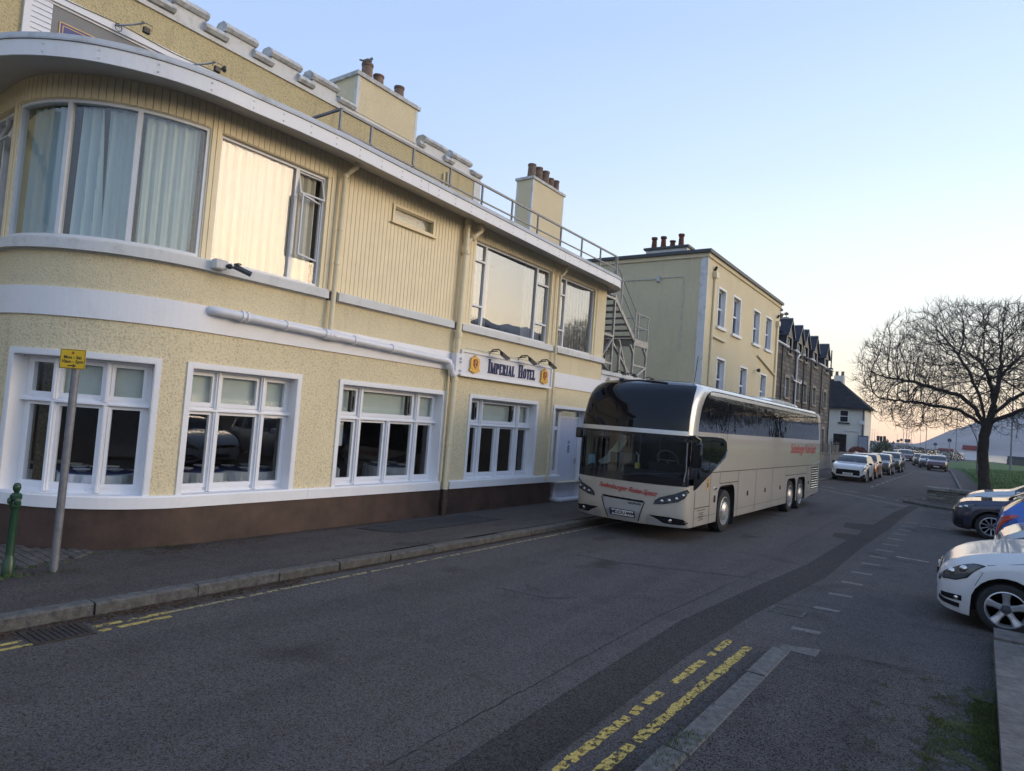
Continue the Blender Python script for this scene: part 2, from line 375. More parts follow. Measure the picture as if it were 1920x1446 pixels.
# ---- ground floor windows
def gwin(s0, s1, lo, up, sash_gap=.055):
    zA, zB, zC, zD = .85, 1.88, 2.06, 2.46
    w_ = SB(); O = -.20
    ss = scuts(s0, s1, [v for q in lo + up for v in q]); zs = [.715, zA, zB, zC, zD, 2.56]
    def hole(a, b): return any(q[0] < a < q[1] and zA < b < zB for q in lo) or any(q[0] < a < q[1] and zC < b < zD for q in up)
    for i in range(len(ss) - 1):
        for j in range(5):
            if not hole((ss[i] + ss[i + 1]) / 2, (zs[j] + zs[j + 1]) / 2): w_.sbox(ss[i], ss[i + 1], O - .045, O, zs[j], zs[j + 1], False)
    # mullions and transom stand proud
    mull = []
    for q in (lo, up):
        for i in range(len(q) - 1): mull.append(((q[i][1] + q[i + 1][0]) / 2, q is lo))
    for c, isl in mull:
        if isl: w_.sbox(c - .035, c + .035, O - .01, O + .055, .73, 1.93, False); w_.sbox(c - .012, c + .012, O, O + .075, .73, 1.93, False)
        else: w_.sbox(c - .035, c + .035, O - .01, O + .055, 1.97, 2.53, False); w_.sbox(c - .012, c + .012, O, O + .075, 1.97, 2.53, False)
    w_.sbox(s0 + .01, s1 - .01, O, O + .07, 1.93, 1.955); w_.sbox(s0 + .01, s1 - .01, O, O + .04, 1.955, 1.985)
    w_.sbox(s0 + .01, s1 - .01, O, O + .05, 2.515, 2.55); w_.sbox(s0 + .01, s1 - .01, O, O + .03, .722, .745)
    for q, a, b in ((lo, zA, zB), (up, zC, zD)):    # sash rails
        for x0, x1 in q:
            for y0, y1, z0, z1 in ((x0 - .05, x1 + .05, b, b + .03), (x0 - .05, x1 + .05, a - .06, a), (x0 - .045, x0, a, b), (x1, x1 + .045, a, b)):
                w_.sbox(y0 + (.0 if z0 >= b or z1 <= a else 0), y1, O, O + .018, z0, z1, False)
    win = hp('window', w_, 'white_clean')
    sr = SB()
    sr.sbox(s0 - .07, s0, -.05, .025, .722, 2.635); sr.sbox(s1, s1 + .07, -.05, .025, .722, 2.635); sr.sbox(s0, s1, -.05, .025, 2.56, 2.635)
    sr.sbox(s0 - .002, s0 + .012, -.20, .02, .722, 2.56); sr.sbox(s1 - .012, s1 + .002, -.20, .02, .722, 2.56); sr.sbox(s0 + .012, s1 - .012, -.2, .02, 2.548, 2.562)
    hp('surround', sr, 'white', win)
    for q, a, b in ((lo, zA, zB), (up, zC, zD)):
        for x0, x1 in q:
            p = SB(); p.add([(x0 - .005, O - .02, a - .005), (x1 + .005, O - .02, a - .005), (x1 + .005, O - .02, b + .005), (x0 - .005, O - .02, b + .005)], [(0, 1, 2, 3)])
            hp('pane', p, 'glass', win)
    return win
W1 = gwin(2.66, 4.51, [(2.81, 3.14), (3.29, 3.84), (4.01, 4.39)], [(2.81, 3.14), (3.29, 3.84), (4.01, 4.39)])
W2 = gwin(4.99, 6.80, [(5.08, 5.42), (5.58, 6.19), (6.35, 6.70)], [(5.08, 5.42), (5.58, 6.17), (6.35, 6.69)])
W3 = gwin(7.74, 10.44, [(7.86, 8.23), (8.41, 8.98), (9.16, 9.75), (9.94, 10.31)], [(7.86, 8.23), (8.41, 9.72), (9.95, 10.33)])
W4 = gwin(11.39, 14.05, [(11.5, 11.86), (12.07, 12.59), (12.79, 13.34), (13.57, 13.92)], [(11.5, 11.86), (12.08, 13.33), (13.58, 13.92)])
for wn, sp in ((W1, [(3.2, 4.45)]), (W2, [(5.0, 6.78)]), (W3, [(7.78, 10.4)]), (W4, [(11.43, 14.0)])):
    for a, b in sp:
        z0 = 2.0
        mb = SB(); mb.sbox(a, b, -.292, -.286, z0, 2.55); hp('blind', mb, 'blind', wn)
mb = SB(); mb.sbox(7.82, 8.14, -.36, -.35, 1.42, 2.0); hp('blind', mb, 'blind', W3)
# stays on the two open lights
for wn, c in ((W3, 8.2), (W3, 9.66), (W4, 11.83), (W4, 13.28)):
    mb = SB(); mb.sbox(c - .09, c - .075, -.24, -.17, 2.05, 2.45, False); mb.sbox(c - .02, c - .01, -.2, -.17, 2.1, 2.35, False); hp('window_stay', mb, 'black', wn)
mb = MB()
rows = []
for i in range(22):
    sx_ = 2.80 + i * .010; rows.append([(*Wp(sx_, -.33 - .02 * math.sin(i * 1.7), 0)[:2], z) for z in (.8, 2.5)])
mb.grid(rows); M['brown_curtain'] = simple('brown_patterned_curtain', (.16, .12, .07), .9, var=.6, scale=25); hp('curtain', mb, 'brown_curtain', W1)
# ---- rooms behind the glass
def poly_slab(z, inner=-.3):
    pts = [Wp(s, inner, z) for s in scuts(-1.4, 17.3)]
    return [p[:2] for p in pts] + [(-13.4, 17.3), (-13.4, 3.2 - inner)]
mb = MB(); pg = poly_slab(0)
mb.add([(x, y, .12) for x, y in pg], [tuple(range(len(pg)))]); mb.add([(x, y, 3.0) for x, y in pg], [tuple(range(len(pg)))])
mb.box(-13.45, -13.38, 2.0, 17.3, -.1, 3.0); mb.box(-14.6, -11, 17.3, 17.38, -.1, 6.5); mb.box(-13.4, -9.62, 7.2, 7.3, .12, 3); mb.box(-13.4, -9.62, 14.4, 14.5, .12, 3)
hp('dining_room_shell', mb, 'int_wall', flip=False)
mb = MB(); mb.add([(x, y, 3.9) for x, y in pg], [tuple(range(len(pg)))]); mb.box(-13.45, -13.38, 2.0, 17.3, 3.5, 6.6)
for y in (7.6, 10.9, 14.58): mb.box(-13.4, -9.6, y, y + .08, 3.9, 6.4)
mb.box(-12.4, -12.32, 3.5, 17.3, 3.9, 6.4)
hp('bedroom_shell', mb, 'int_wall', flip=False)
# ---- door
mb = SB(); mb.sbox(14.87, 14.94, -.05, .025, .722, 2.59); mb.sbox(16.76, 16.83, -.05, .025, .0, 2.59); mb.sbox(14.94, 16.76, -.05, .025, 2.52, 2.59)
mb.sbox(14.938, 14.95, -.26, .02, .722, 2.52); mb.sbox(16.75, 16.762, -.26, .02, .0, 2.52); mb.sbox(14.95, 16.75, -.26, .02, 2.508, 2.522)
mb.sbox(14.95, 15.20, -.3, -.24, .70, 2.508, False); mb.sbox(15.52, 15.66, -.3, -.22, .05, 2.508, False); mb.sbox(16.66, 16.75, -.3, -.22, .05, 2.508, False)
mb.sbox(15.66, 16.66, -.3, -.22, 2.27, 2.32, False); mb.sbox(15.66, 16.66, -.3, -.22, 2.46, 2.508, False); mb.sbox(15.20, 15.52, -.3, -.23, 1.92, 2.02, False); mb.sbox(15.20, 15.52, -.3, -.23, .7, .80, False); mb.sbox(15.20, 15.52, -.3, -.23, 2.44, 2.508, False)
mb.sbox(15.36, 16.8, -.32, .10, -.02, .06, False)
fr = hp('door_frame', mb, 'white_clean')
for a, b, c, d in ((15.2, 15.52, .8, 1.92), (15.2, 15.52, 2.02, 2.44), (15.66, 16.66, 2.32, 2.46)):
    p = SB(); p.add([(a, -.27, c), (b, -.27, c), (b, -.27, d), (a, -.27, d)], [(0, 1, 2, 3)]); hp('pane', p, 'glass', fr)
mb = SB(); mb.sbox(15.68, 16.64, -.28, -.235, .07, 2.265, False); M['door'] = simple('pale_lilac_door_paint', (.62, .64, .74), .45, var=.04)
door = hp('door', mb, 'door')
mb = MB(lambda a, b, c: (-9.3 - .233 + c, 16.2 + a, b)); mb.lathe([(.055, .0), (.055, .002), (0, .002)], (0, 1.59, 0), 14); mb.box(-.05, .05, 1.30, 1.50, 0, .002)
M['blue_sign'] = simple('blue_notice', (.03, .07, .25), .4); hp('fire_door_notice', mb, 'blue_sign', door)
mb = MB(lambda a, b, c: (-9.3 - .2305 + c, 16.2 + a, b)); mb.box(-.014, .014, 1.55, 1.63, 0, .001)
for i in range(3): mb.box(-.035, .035, 1.33 + i * .055, 1.345 + i * .055, 0, .001)
hp('notice_print', mb, 'white_clean', door)
mb = SB(); mb.sbox(16.56, 16.6, -.235, -.2, 1.0, 1.14, False); hp('handle', mb, 'steel', door)
# ---- upper windows
M['alu'] = simple('white_metal_frame', (.70, .71, .74), .35, var=.05)
def uwin(s0, s1, vbars, panes, z0=4.16, z1=6.07, O=-.10, gm='glass_up'):
    w_ = SB(); f = .045
    w_.sbox(s0, s1, O - .05, O + .03, z0, z0 + f); w_.sbox(s0, s1, O - .05, O + .03, z1 - f, z1)
    w_.sbox(s0, s0 + f, O - .05, O + .03, z0 + f, z1 - f, False); w_.sbox(s1 - f, s1, O - .05, O + .03, z0 + f, z1 - f, False)
    for c, h in vbars: w_.sbox(c - h, c + h, O - .045, O + .035, z0 + f, z1 - f, False)
    win = hp('window', w_, 'alu')
    for q in panes:
        a, b, c, d = q[:4]; tilt = q[4] if len(q) > 4 else 0; kind = q[5] if len(q) > 5 else ''
        cs = scuts(a, b); p = SB()
        def oz_(z, s_): return O - .01 + (tilt * (d - z) / (d - c) if kind == 'hop' else tilt * (b - s_) / (b - a) if kind == 'case' else 0)
        p.grid([[(x, oz_(c, x), c), (x, oz_(d, x), d)] for x in cs]); hp('pane', p, gm, win)
        if kind:
            fr_ = MB(lambda s_, o_, z_: Wp(s_, oz_(z_, s_) + o_, z_)); g = .028
            for u0, u1, v0, v1 in ((a - g, b + g, c - g, c), (a - g, b + g, d, d + g), (a - g, a, c, d), (b, b + g, c, d)): fr_.box(u0, u1, -.02, .02, v0, v1)
            hp('sash', fr_, 'alu', win)
    return win
def curtain_(win, s0, s1, mat='curtain', z0=4.2, z1=6.02, o=-.17, n=None, lean0=0, lean1=0, seed=0):
    rnd = random.Random(seed + int(s0 * 100)); n = n or int((s1 - s0) * 60); rows = []; ph = rnd.random() * 6; fr1 = 34 + rnd.random() * 14
    for i in range(n + 1):
        t = i / n; col = []
        for j in range(9):
            v = j / 8; x = s0 + t * (s1 - s0) + (lean0 * (1 - t) + lean1 * t) * (1 - v)
            d = .028 * math.sin(x * fr1 + ph + .5 * math.sin(v * 2 + x * 3)) + .014 * math.sin(x * 83 + v * 1.3)
            col.append(Wp(x, o + d * (1 - .35 * v), z0 + v * (z1 - z0)))
        rows.append(col)
    mb = MB(); mb.grid(rows); return hp('curtain', mb, mat, win, smooth=True)
bay = uwin(2.10, 4.93, [(3.09, .03), (4.01, .03)], [(2.15, 3.06, 4.205, 6.02), (3.12, 3.98, 4.205, 6.02), (4.04, 4.88, 4.205, 6.02)], O=-.06)
curtain_(bay, 2.18, 3.03, 'curtain_blue'); curtain_(bay, 3.2, 3.5, 'curtain_blue', lean0=0, lean1=.12); curtain_(bay, 3.58, 3.99, 'curtain_blue', lean0=.05); curtain_(bay, 4.08, 4.85, 'curtain_grey')
lw = uwin(.95, 1.92, [(1.4, .025)], [(1.0, 1.37, 4.2, 6.0), (1.44, 1.86, 5.66, 6.0, .12, 'hop'), (1.44, 1.86, 4.2, 5.6)])
curtain_(lw, 1.0, 1.3, 'curtain_blue')
B = uwin(5.10, 7.06, [(6.48, .03)], [(5.145, 6.45, 4.205, 6.02), (6.54, 6.99, 5.66, 5.99, .09, 'hop'), (6.54, 6.99, 4.62, 5.58, .16, 'case'), (6.52, 7.01, 4.21, 4.56)], gm='glass_b')
curtain_(B, 5.13, 6.0, 'curtain'); curtain_(B, 6.02, 6.44, 'curtain'); curtain_(B, 6.5, 6.92, 'curtain')
Cw = uwin(11.17, 14.34, [(11.62, .03), (13.76, .03)], [(11.22, 11.57, 5.68, 6.0), (11.22, 11.57, 4.66, 5.62), (11.22, 11.57, 4.21, 4.60), (11.66, 13.72, 4.205, 6.02), (13.82, 14.28, 5.66, 5.99), (13.82, 14.28, 4.66, 5.6), (13.82, 14.28, 4.21, 4.60)], gm='glass_west')
curtain_(Cw, 11.2, 11.58, 'curtain'); curtain_(Cw, 11.64, 11.9, 'curtain'); curtain_(Cw, 13.3, 13.7, 'curtain'); curtain_(Cw, 13.8, 14.2, 'curtain')
mb = SB()
for a, b in ((11.21, 11.59), (13.8, 14.3)):
    for z in (5.63, 4.61): mb.sbox(a, b, -.13, -.06, z, z + .045, False)
hp('transom', mb, 'alu', Cw)
D = uwin(14.82, 16.76, [(15.19, .03)], [(14.87, 15.14, 5.62, 6.0), (14.87, 15.14, 4.66, 5.56), (14.87, 15.14, 4.21, 4.6), (15.23, 16.7, 4.205, 6.02)], gm='glass_west')
curtain_(D, 14.85, 15.15, 'curtain'); curtain_(D, 15.22, 16.62, 'curtain')
mb = SB(); mb.sbox(14.86, 15.15, -.13, -.06, 5.57, 5.61, False); mb.sbox(14.86, 15.15, -.13, -.06, 4.61, 4.65, False); hp('transom', mb, 'alu', D)
mb = SB(); f = .05
mb.sbox(8.57, 9.75, .0, .035, 5.74, 5.79, False); mb.sbox(8.53, 9.79, 0, .075, 5.715, 5.745, False); mb.sbox(8.57, 9.75, 0, .035, 6.05, 6.10, False); mb.sbox(8.57, 8.62, 0, .035, 5.79, 6.05, False); mb.sbox(9.70, 9.75, 0, .035, 5.79, 6.05, False)
for q in ((8.62, 9.70, 5.79, 5.81), (8.62, 9.7, 6.03, 6.05)): mb.sbox(q[0], q[1], -.1, 0, q[2], q[3], False)
sw = hp('window', mb, 'board'); sw['label'] = 'narrow high window with cream painted frame'
p = SB(); p.add([(8.62, -.05, 5.79), (9.7, -.05, 5.79), (9.7, -.05, 6.05), (8.62, -.05, 6.05)], [(0, 1, 2, 3)]); hp('pane', p, 'glass_soft', sw)
mb = SB(); mb.sbox(8.6, 9.72, -.21, -.2, 5.76, 6.08, False); hp('blind', mb, 'blind', sw)
# ---- roof edge: outer line, inner line
outer, inner = [], []
ss = scuts(-1.5, 5.2) + [6 + i for i in range(11)] + [16.9]
ss = sorted(set(ss))
for s in ss: outer.append((*Wp(s, .58 if s > 5 else .58 + .1 * min(1, (5.1 - s) / 1.5), 0)[:2], fbz(s))); inner.append((*Wp(s, 0, 0)[:2], fbz(s) + .12))
for i in range(1, 13):
    a = i / 12 * PI / 2; outer.append((-9.87 + 1.15 * math.cos(a), 16.9 + 1.1 * math.sin(a), fbz(17)))
    t = i / 12; inner.append((-9.3, 16.9 + min(1, t * 1.5) * .5, fbz(17) + .12) if t < .67 else (-9.3 - (t - .67) / .33 * .42, 17.4, fbz(17) + .12))
for x in (-11, -13.0): outer.append((x, 18.0, fbz(17))); inner.append((x, 17.4, fbz(17) + .12))
def offp(pts, d):
    out = []
    for i, p in enumerate(pts):
        a = Vector(pts[max(i - 1, 0)]); b = Vector(pts[min(i + 1, len(pts) - 1)]); t = (b - a); nrm = Vector((t.y, -t.x, 0)).normalized(); out.append((p[0] + nrm.x * d, p[1] + nrm.y * d, p[2]))
    return out
def lift(pts, z): return [(x, y, zz + z) for x, y, zz in pts]
mb = MB(); mb.grid([outer, lift(outer, .205), lift(offp(outer, -.02), .205), offp(outer, -.02), outer]); hp('fascia', mb, 'white', smooth=False)
mb = MB(); rim = offp(outer, .018); rin = offp(outer, -.30)
mb.grid([lift(rim, .212), lift(rim, .235), lift(offp(outer, .0), .30), lift(offp(outer, -.12), .325), lift(rin, .30), lift(rin, .212), lift(rim, .212)]); M['rim'] = whitepaint('weathered_roof_rim', (.52, .54, .56), 1.4, .8)
hp('roof_rim', mb, 'rim')
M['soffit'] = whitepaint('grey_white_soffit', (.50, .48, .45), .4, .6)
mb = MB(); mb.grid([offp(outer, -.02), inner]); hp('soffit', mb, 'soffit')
mb = MB(); top = lift(offp(outer, -.29), .30); mb.add(top + [(-13.2, 18.0, 6.5), (-13.2, 2.0, 6.6)], [tuple(range(len(top) + 2))]); M['felt'] = simple('roof_felt', (.10, .10, .10), .9, var=.3); hp('roof_deck', mb, 'felt')
for s in (5.03, 8.9, 14.0):
    mb = SB(); mb.sbox(s, s + .006, .578, .583, lambda c: fbz(c) + .004, lambda c: fbz(c) + .2, False); hp('fascia_joint', mb, 'coping')
mb = MB()
for i in range(30):
    s = 2.2 + i * .5
    for dz in (.05, .15):
        x, y, z = Wp(s, .582 if s > 5 else .585 + .1 * min(1, (5.1 - s) / 1.5), fbz(s) + dz); mb.box(x - .004, x + .006, y - .009, y + .009, z - .009, z + .009)
hp('fascia_screws', mb, 'coping')['kind'] = 'stuff'
# ---- pipes
def pipe(name, pts, r, mat, collars=(), n=12, label=None):
    o = hp(name, MB().tube(pts, r, n), mat, smooth=True, label=label)
    for c in collars:
        a, b = Vector(c[0]), Vector(c[1]); hp('collar', MB().tube([a, b], r * 1.28, n), mat, o)
    return o
X = -9.19
pipe('drainpipe', [(X, 7.28, 3.44), (X, 7.31, 6.16), (X + .03, 7.34, 6.22), (X + .14, 7.42, 6.34), (X + .15, 7.43, 6.44)], .042, 'pipe_cream', [((X, 7.31, 6.14), (X, 7.31, 6.20)), ((X, 7.30, 5.2), (X, 7.30, 5.24)), ((X, 7.29, 4.6), (X, 7.29, 4.64)), ((X + .14, 7.42, 6.33), (X + .15, 7.43, 6.39))])
pipe('soil_stack', [(X, 10.62, .56), (X, 10.68, 6.52)], .062, 'pipe_cream', [((X, 10.68, 5.62), (X, 10.68, 5.70)), ((X, 10.68, 6.2), (X, 10.68, 6.23)), ((X, 10.66, 3.8), (X, 10.66, 3.92)), ((X, 10.65, 2.85), (X, 10.65, 2.93)), ((X, 10.63, 1.5), (X, 10.63, 1.56))])
pipe('soil_stack_foot', [(X, 10.62, .0), (X, 10.62, .56)], .064, 'plinth', [((X, 10.62, .2), (X, 10.62, .32))], label='lower end of the soil stack painted dark brown')
pipe('branch_pipe', [(X + .12, 11.0, 6.45), (X + .12, 11.0, 6.2), (X + .02, 10.8, 5.98), (X, 10.69, 5.86)], .055, 'pipe_cream', [((X + .12, 11, 6.22), (X + .12, 11, 6.3)), ((X + .06, 10.88, 6.05), (X + .03, 10.82, 6.0))])
pipe('drainpipe', [(X, 14.62, .62), (X, 14.58, 5.98), (X + .1, 14.66, 6.12), (X + .14, 14.7, 6.34)], .036, 'pipe_cream', [((X, 14.58, 5.96), (X, 14.58, 6.02)), ((X, 14.6, 4.95), (X, 14.6, 4.99)), ((X, 14.6, 3.3), (X, 14.6, 3.34)), ((X, 14.62, 1.6), (X, 14.62, 1.64))])
pipe('thin_drainpipe', [(X - .04, 10.50, .72), (X - .04, 10.50, 3.1)], .024, 'pipe_cream', [((X - .04, 10.5, 2.6), (X - .04, 10.5, 2.63)), ((X - .04, 10.5, 1.5), (X - .04, 10.5, 1.53))])
X = -9.16
pipe('waste_pipe', [(X - .1, 5.16, 3.42), (X - .04, 5.19, 3.418), (X, 5.26, 3.414), (X, 7.3, 3.36), (X, 10.28, 3.27), (X, 10.40, 3.24), (X, 10.44, 3.16), (X - .01, 10.52, 3.02), (X - .02, 10.60, 2.98)], .068, 'pipe_white',
     [((X, 5.58, 3.405), (X, 5.62, 3.404)), ((X, 5.66, 3.403), (X, 5.70, 3.402)), ((X, 6.36, 3.385), (X, 6.40, 3.384)), ((X, 7.14, 3.365), (X, 7.42, 3.357)), ((X, 7.78, 3.345), (X, 7.82, 3.344)), ((X, 8.7, 3.318), (X, 8.74, 3.317)), ((X, 10.42, 3.2), (X - .005, 10.46, 3.12))])
mb = MB(); mb.box(X - .09, X + .05, 10.56, 10.75, 3.0, 3.46); hp('stack_junction', mb, 'pipe_white'); mb = MB(); mb.lathe([(.05, 3.40), (.05, 3.46)], (X, 7.28, 0), 10); hp('collar', mb, 'pipe_white')
for y, z in ((7.22, 3.37), (7.31, 3.368), (10.71, 3.36), (10.71, 3.29), (10.71, 3.1), (10.71, 3.02)):
    mb = MB(); mb.lathe([(.030, 0), (.030, .085), (.02, .09), (0, .09)], (X, y, z), 10, 'x'); hp('access_cap', mb, 'pipe_white')
# ---- sign
sg = thing('hotel_sign', 'long white fascia sign reading IMPERIAL HOTEL between two gold crests', 'sign', (-9.25, 12.62, 3.03))
def sgp(name, mb, mat, parent=None, **k): return mb.build(name, mat, parent or sg, off=(-9.25, 12.62, 3.03), **k)
M['signwhite'] = simple('white_sign_board', (.74, .74, .76), .35, var=.04)
mb = MB(); mb.box(-9.285, -9.20, 10.84, 14.46, 3.03, 3.52); sgp('panel', mb, 'signwhite')
mb = MB(); mb.box(-9.285, -9.165, 10.80, 14.50, 3.52, 3.565); mb.box(-9.285, -9.165, 10.80, 14.50, 2.995, 3.04); mb.box(-9.285, -9.165, 10.80, 10.845, 3.04, 3.52); mb.box(-9.285, -9.165, 14.455, 14.50, 3.04, 3.52); sgp('sign_frame', mb, 'white')
M['navy'] = simple('navy_sign_lettering', (.015, .02, .11), .35, var=.03)
# serif capitals drawn as strokes: x positions in units of cap height
def glyph(ch):
    S_ = .1; r = []     # list of (x0,x1,y0,y1) boxes / arcs
    def stem(x, y0=0, y1=1, w=.20, serif=True):
        r.append([(x - w / 2, y0), (x + w / 2, y0), (x + w / 2, y1), (x - w / 2, y1)])
        if serif:
            for y, d in ((y0, 1), (y1, -1)): r.append([(x - w / 2 - .09, y), (x + w / 2 + .09, y), (x + w / 2 + .09, y + .06 * d), (x - w / 2 - .09, y + .06 * d)])
    def hb(x0, x1, y, t=.07): r.append([(x0, y - t / 2), (x1, y - t / 2), (x1, y + t / 2), (x0, y + t / 2)])
    def diag(x0, y0, x1, y1, w): r.append([(x0 - w / 2, y0), (x0 + w / 2, y0), (x1 + w / 2, y1), (x1 - w / 2, y1)])
    def bowl(x, y0, y1, wd, t=.17):
        cy = (y0 + y1) / 2; h = (y1 - y0) / 2; n = 8
        for i in range(n):
            a, b = -PI / 2 + PI * i / n, -PI / 2 + PI * (i + 1) / n
            def p(q, k): return (x + (wd - k * t) * math.cos(q), cy + (h - k * .07) * math.sin(q))
            r.append([p(a, 0), p(b, 0), p(b, 1), p(a, 1)])
    w = .62
    if ch == 'I': stem(.18); w = .36
    elif ch == 'L': stem(.18); hb(.1, .58, .035); r.append([(.52, 0), (.58, 0), (.58, .25), (.55, .25)]); w = .64
    elif ch == 'E': stem(.18); hb(.1, .56, .035); hb(.1, .54, .965); hb(.2, .44, .52); r.append([(.51, 0), (.57, 0), (.57, .24), (.54, .24)]); r.append([(.50, .78), (.55, .78), (.55, 1), (.50, 1)]); w = .64
    elif ch == 'H': stem(.18); stem(.64); hb(.2, .6, .52); w = .84
    elif ch == 'T': stem(.32); hb(.02, .62, .965); r.append([(.02, .75), (.06, .75), (.09, 1), (.02, 1)]); r.append([(.58, .75), (.62, .75), (.62, 1), (.55, 1)]); w = .64
    elif ch == 'M': stem(.12, w=.08); stem(.86); diag(.48, 0, .16, 1, .18); diag(.48, 0, .82, 1, .07); w = 1.04
    elif ch == 'P': stem(.18); bowl(.28, .42, 1, .36); w = .66
    elif ch == 'R': stem(.18); bowl(.28, .46, 1, .34); diag(.62, 0, .36, .5, .2); hb(.52, .78, .03); w = .74
    elif ch == 'A': diag(.12, 0, .38, 1, .07); diag(.62, 0, .36, 1, .2); hb(.2, .55, .34); hb(.02, .24, .03); hb(.48, .76, .03); w = .76
    elif ch == 'O':
        bowl(.38, 0, 1, .34, .19); n = len(r)
        for q in r[:n]: r.append([(.76 - x, y) for x, y in q])
        w = .80
    return r, w
def letters(txt, capbig, capsmall, y0, z0, xf, out):
    y = y0
    for wd in txt.split(' '):
        for i, ch in enumerate(wd):
            h = capbig if i == 0 else capsmall; r, w = glyph(ch); cx_ = .62
            for q in r:
                pl = [(y + a * h * cx_, z0 + b * h) for a, b in q]; out.add([(xf, a, b) for a, b in pl] + [(xf + .022, a, b) for a, b in pl], [(0, 1, 2, 3), (4, 5, 6, 7), (0, 1, 5, 4), (1, 2, 6, 5), (2, 3, 7, 6), (3, 0, 4, 7)])
            y += w * h * cx_ + .014
        y += .12
    return y
mb = MB(); L_ = MB(); e1 = letters('IMPERIAL HOTEL', .31, .25, 11.72, 3.15, -9.2, MB()); wtot = e1 - 11.72 - .12
kx = 1.95 / wtot
y_ = 0
for wd in ('IMPERIAL', 'HOTEL'):
    for i, ch in enumerate(wd):
        h_ = .32 if i == 0 else .25; r_, w_ = glyph(ch); tmp = MB()
        for q in r_:
            pl = [(11.78 + (y_ + a * h_ * .62) * kx, 3.15 + b * h_) for a, b in q]; tmp.add([(-9.2, a, b) for a, b in pl] + [(-9.178, a, b) for a, b in pl], [(0, 1, 2, 3), (4, 5, 6, 7), (0, 1, 5, 4), (1, 2, 6, 5), (2, 3, 7, 6), (3, 0, 4, 7)])
        sgp('letter', tmp, 'navy'); y_ += w_ * h_ * .62 + .014
    y_ += .12
M['gold'] = simple('gold_crest_paint', (.62, .36, .06), .4, .2, var=.4, scale=30); M['crestred'] = simple('dark_red_crest', (.25, .02, .02), .5)
for yc in (11.27, 14.12):
    c = MB(); sh = [(-.17, .1), (-.13, .17), (-.06, .19), (0, .24), (.06, .19), (.13, .17), (.17, .1), (.16, -.06), (.19, -.14), (.1, -.17), (0, -.2), (-.1, -.17), (-.19, -.14), (-.16, -.06)]
    c.prism([(yc + a * .92, 3.27 + b * .92) for a, b in sh], -9.155, 'x', -9.2)
    cr = sgp('crest', c, 'gold')
    d = MB(); d.prism([(yc + a, 3.29 + b) for a, b in ((-.075, .09), (0, .12), (.075, .09), (.07, -.03), (0, -.10), (-.07, -.03))], -9.148, 'x', -9.155)
    sgp('shield', d, 'crestred', cr)
    d = MB()
    for k in range(5): d.box(-9.148, -9.143, yc - .035 + .012 * math.sin(k * 2) , yc + .015 + .02 * math.cos(k * 1.7), 3.225 + k * .032, 3.243 + k * .032)
    sgp('lion', d, 'gold', cr)
mb = MB(); mb.tube([(-9.12, 10.85, 3.60), (-9.12, 14.46, 3.60)], .010, 6); sgp('light_rail', mb, 'steel')
for yc in (11.95, 13.1, 14.0):
    m = MB(); m.tube([(-9.2, yc - .16, 3.58), (-9.1, yc - .16, 3.68), (-9.0, yc - .08, 3.70), (-8.92, yc, 3.62)], .016, 6); m.tube([(-9.22, yc - .2, 3.62), (-9.0, yc - .1, 3.66)], .012, 6)
    m.prism([(yc - .08, 3.65), (yc + .22, 3.54), (yc + .23, 3.50), (yc + .16, 3.49), (yc - .06, 3.58)], -8.88, 'x', -8.96)
    f_ = thing('sign_spotlight', {11.95: 'black spotlight over the left half of the hotel name sign, nearest the camera', 13.1: 'middle one of three black spotlights, above the word HOTEL', 14.0: 'black spotlight above the right-hand gold crest of the hotel sign'}[yc], 'spotlight', (-9.2, yc, 3.58), group='spotlights over the hotel sign')
    m.build('lamp_body', 'black', f_, off=(-9.2, yc, 3.58))
    m = MB(); m.add([(-8.955, yc - .05, 3.565), (-8.885, yc - .05, 3.565), (-8.885, yc + .15, 3.485), (-8.955, yc + .15, 3.485)], [(0, 1, 2, 3)]); m.build('lens', 'steel', f_, off=(-9.2, yc, 3.58))
# ---- cctv on the sill
cc = thing('security_camera', 'dark bullet security camera on a white box at the end of the upper sill', 'security camera', (-9.15, 5.16, 4.08))
cp = lambda n, mb, mat: mb.build(n, mat, cc, off=(-9.15, 5.16, 4.08))
m = MB(); m.cham(-9.2, -9.06, 5.06, 5.24, 4.02, 4.16, .01); cp('junction_box', m, 'white_old')
m = MB(); m.tube([(-9.06, 5.22, 4.08), (-8.98, 5.26, 4.06), (-8.98, 5.32, 4.07)], .018, 8); m.lathe([(.04, 0), (.04, .03), (.02, .05)], (-9.06, 5.26, 4.08), 10, 'x'); cp('bracket', m, 'black')
M['camgrey'] = simple('dark_grey_camera', (.05, .055, .07), .35)
m = MB(); m.tube([(-9.0, 5.30, 4.09), (-8.86, 5.50, 4.00)], .040, 12); m.box(-9.01, -8.90, 5.3, 5.36, 4.11, 4.13); cp('housing', m, 'camgrey')
# ---- upper storey set back behind the flat roof
UX = -13.0
M['upcast'] = plaster('ochre_cream_roughcast', (.62, .52, .29), 28, .03, .9)
mb = MB(); mb.box(UX - .3, UX, -1.5, 3.62, 6.4, 9.35); mb.box(UX - .3, UX, 8.3, 15.5, 6.4, 9.35); mb.box(UX - .3, UX, 3.62, 8.3, 8.65, 9.35); hp('set_back_wall', mb, 'upcast')
mb = MB(); mb.box(UX - .35, UX + .04, -1.5, 15.52, 9.35, 9.44); mb.box(UX - .33, UX + .015, -1.5, 15.51, 9.44, 9.60); mb.box(UX - .3, UX + .03, 15.22, 15.53, 6.4, 9.35); hp('parapet', mb, 'white_old')
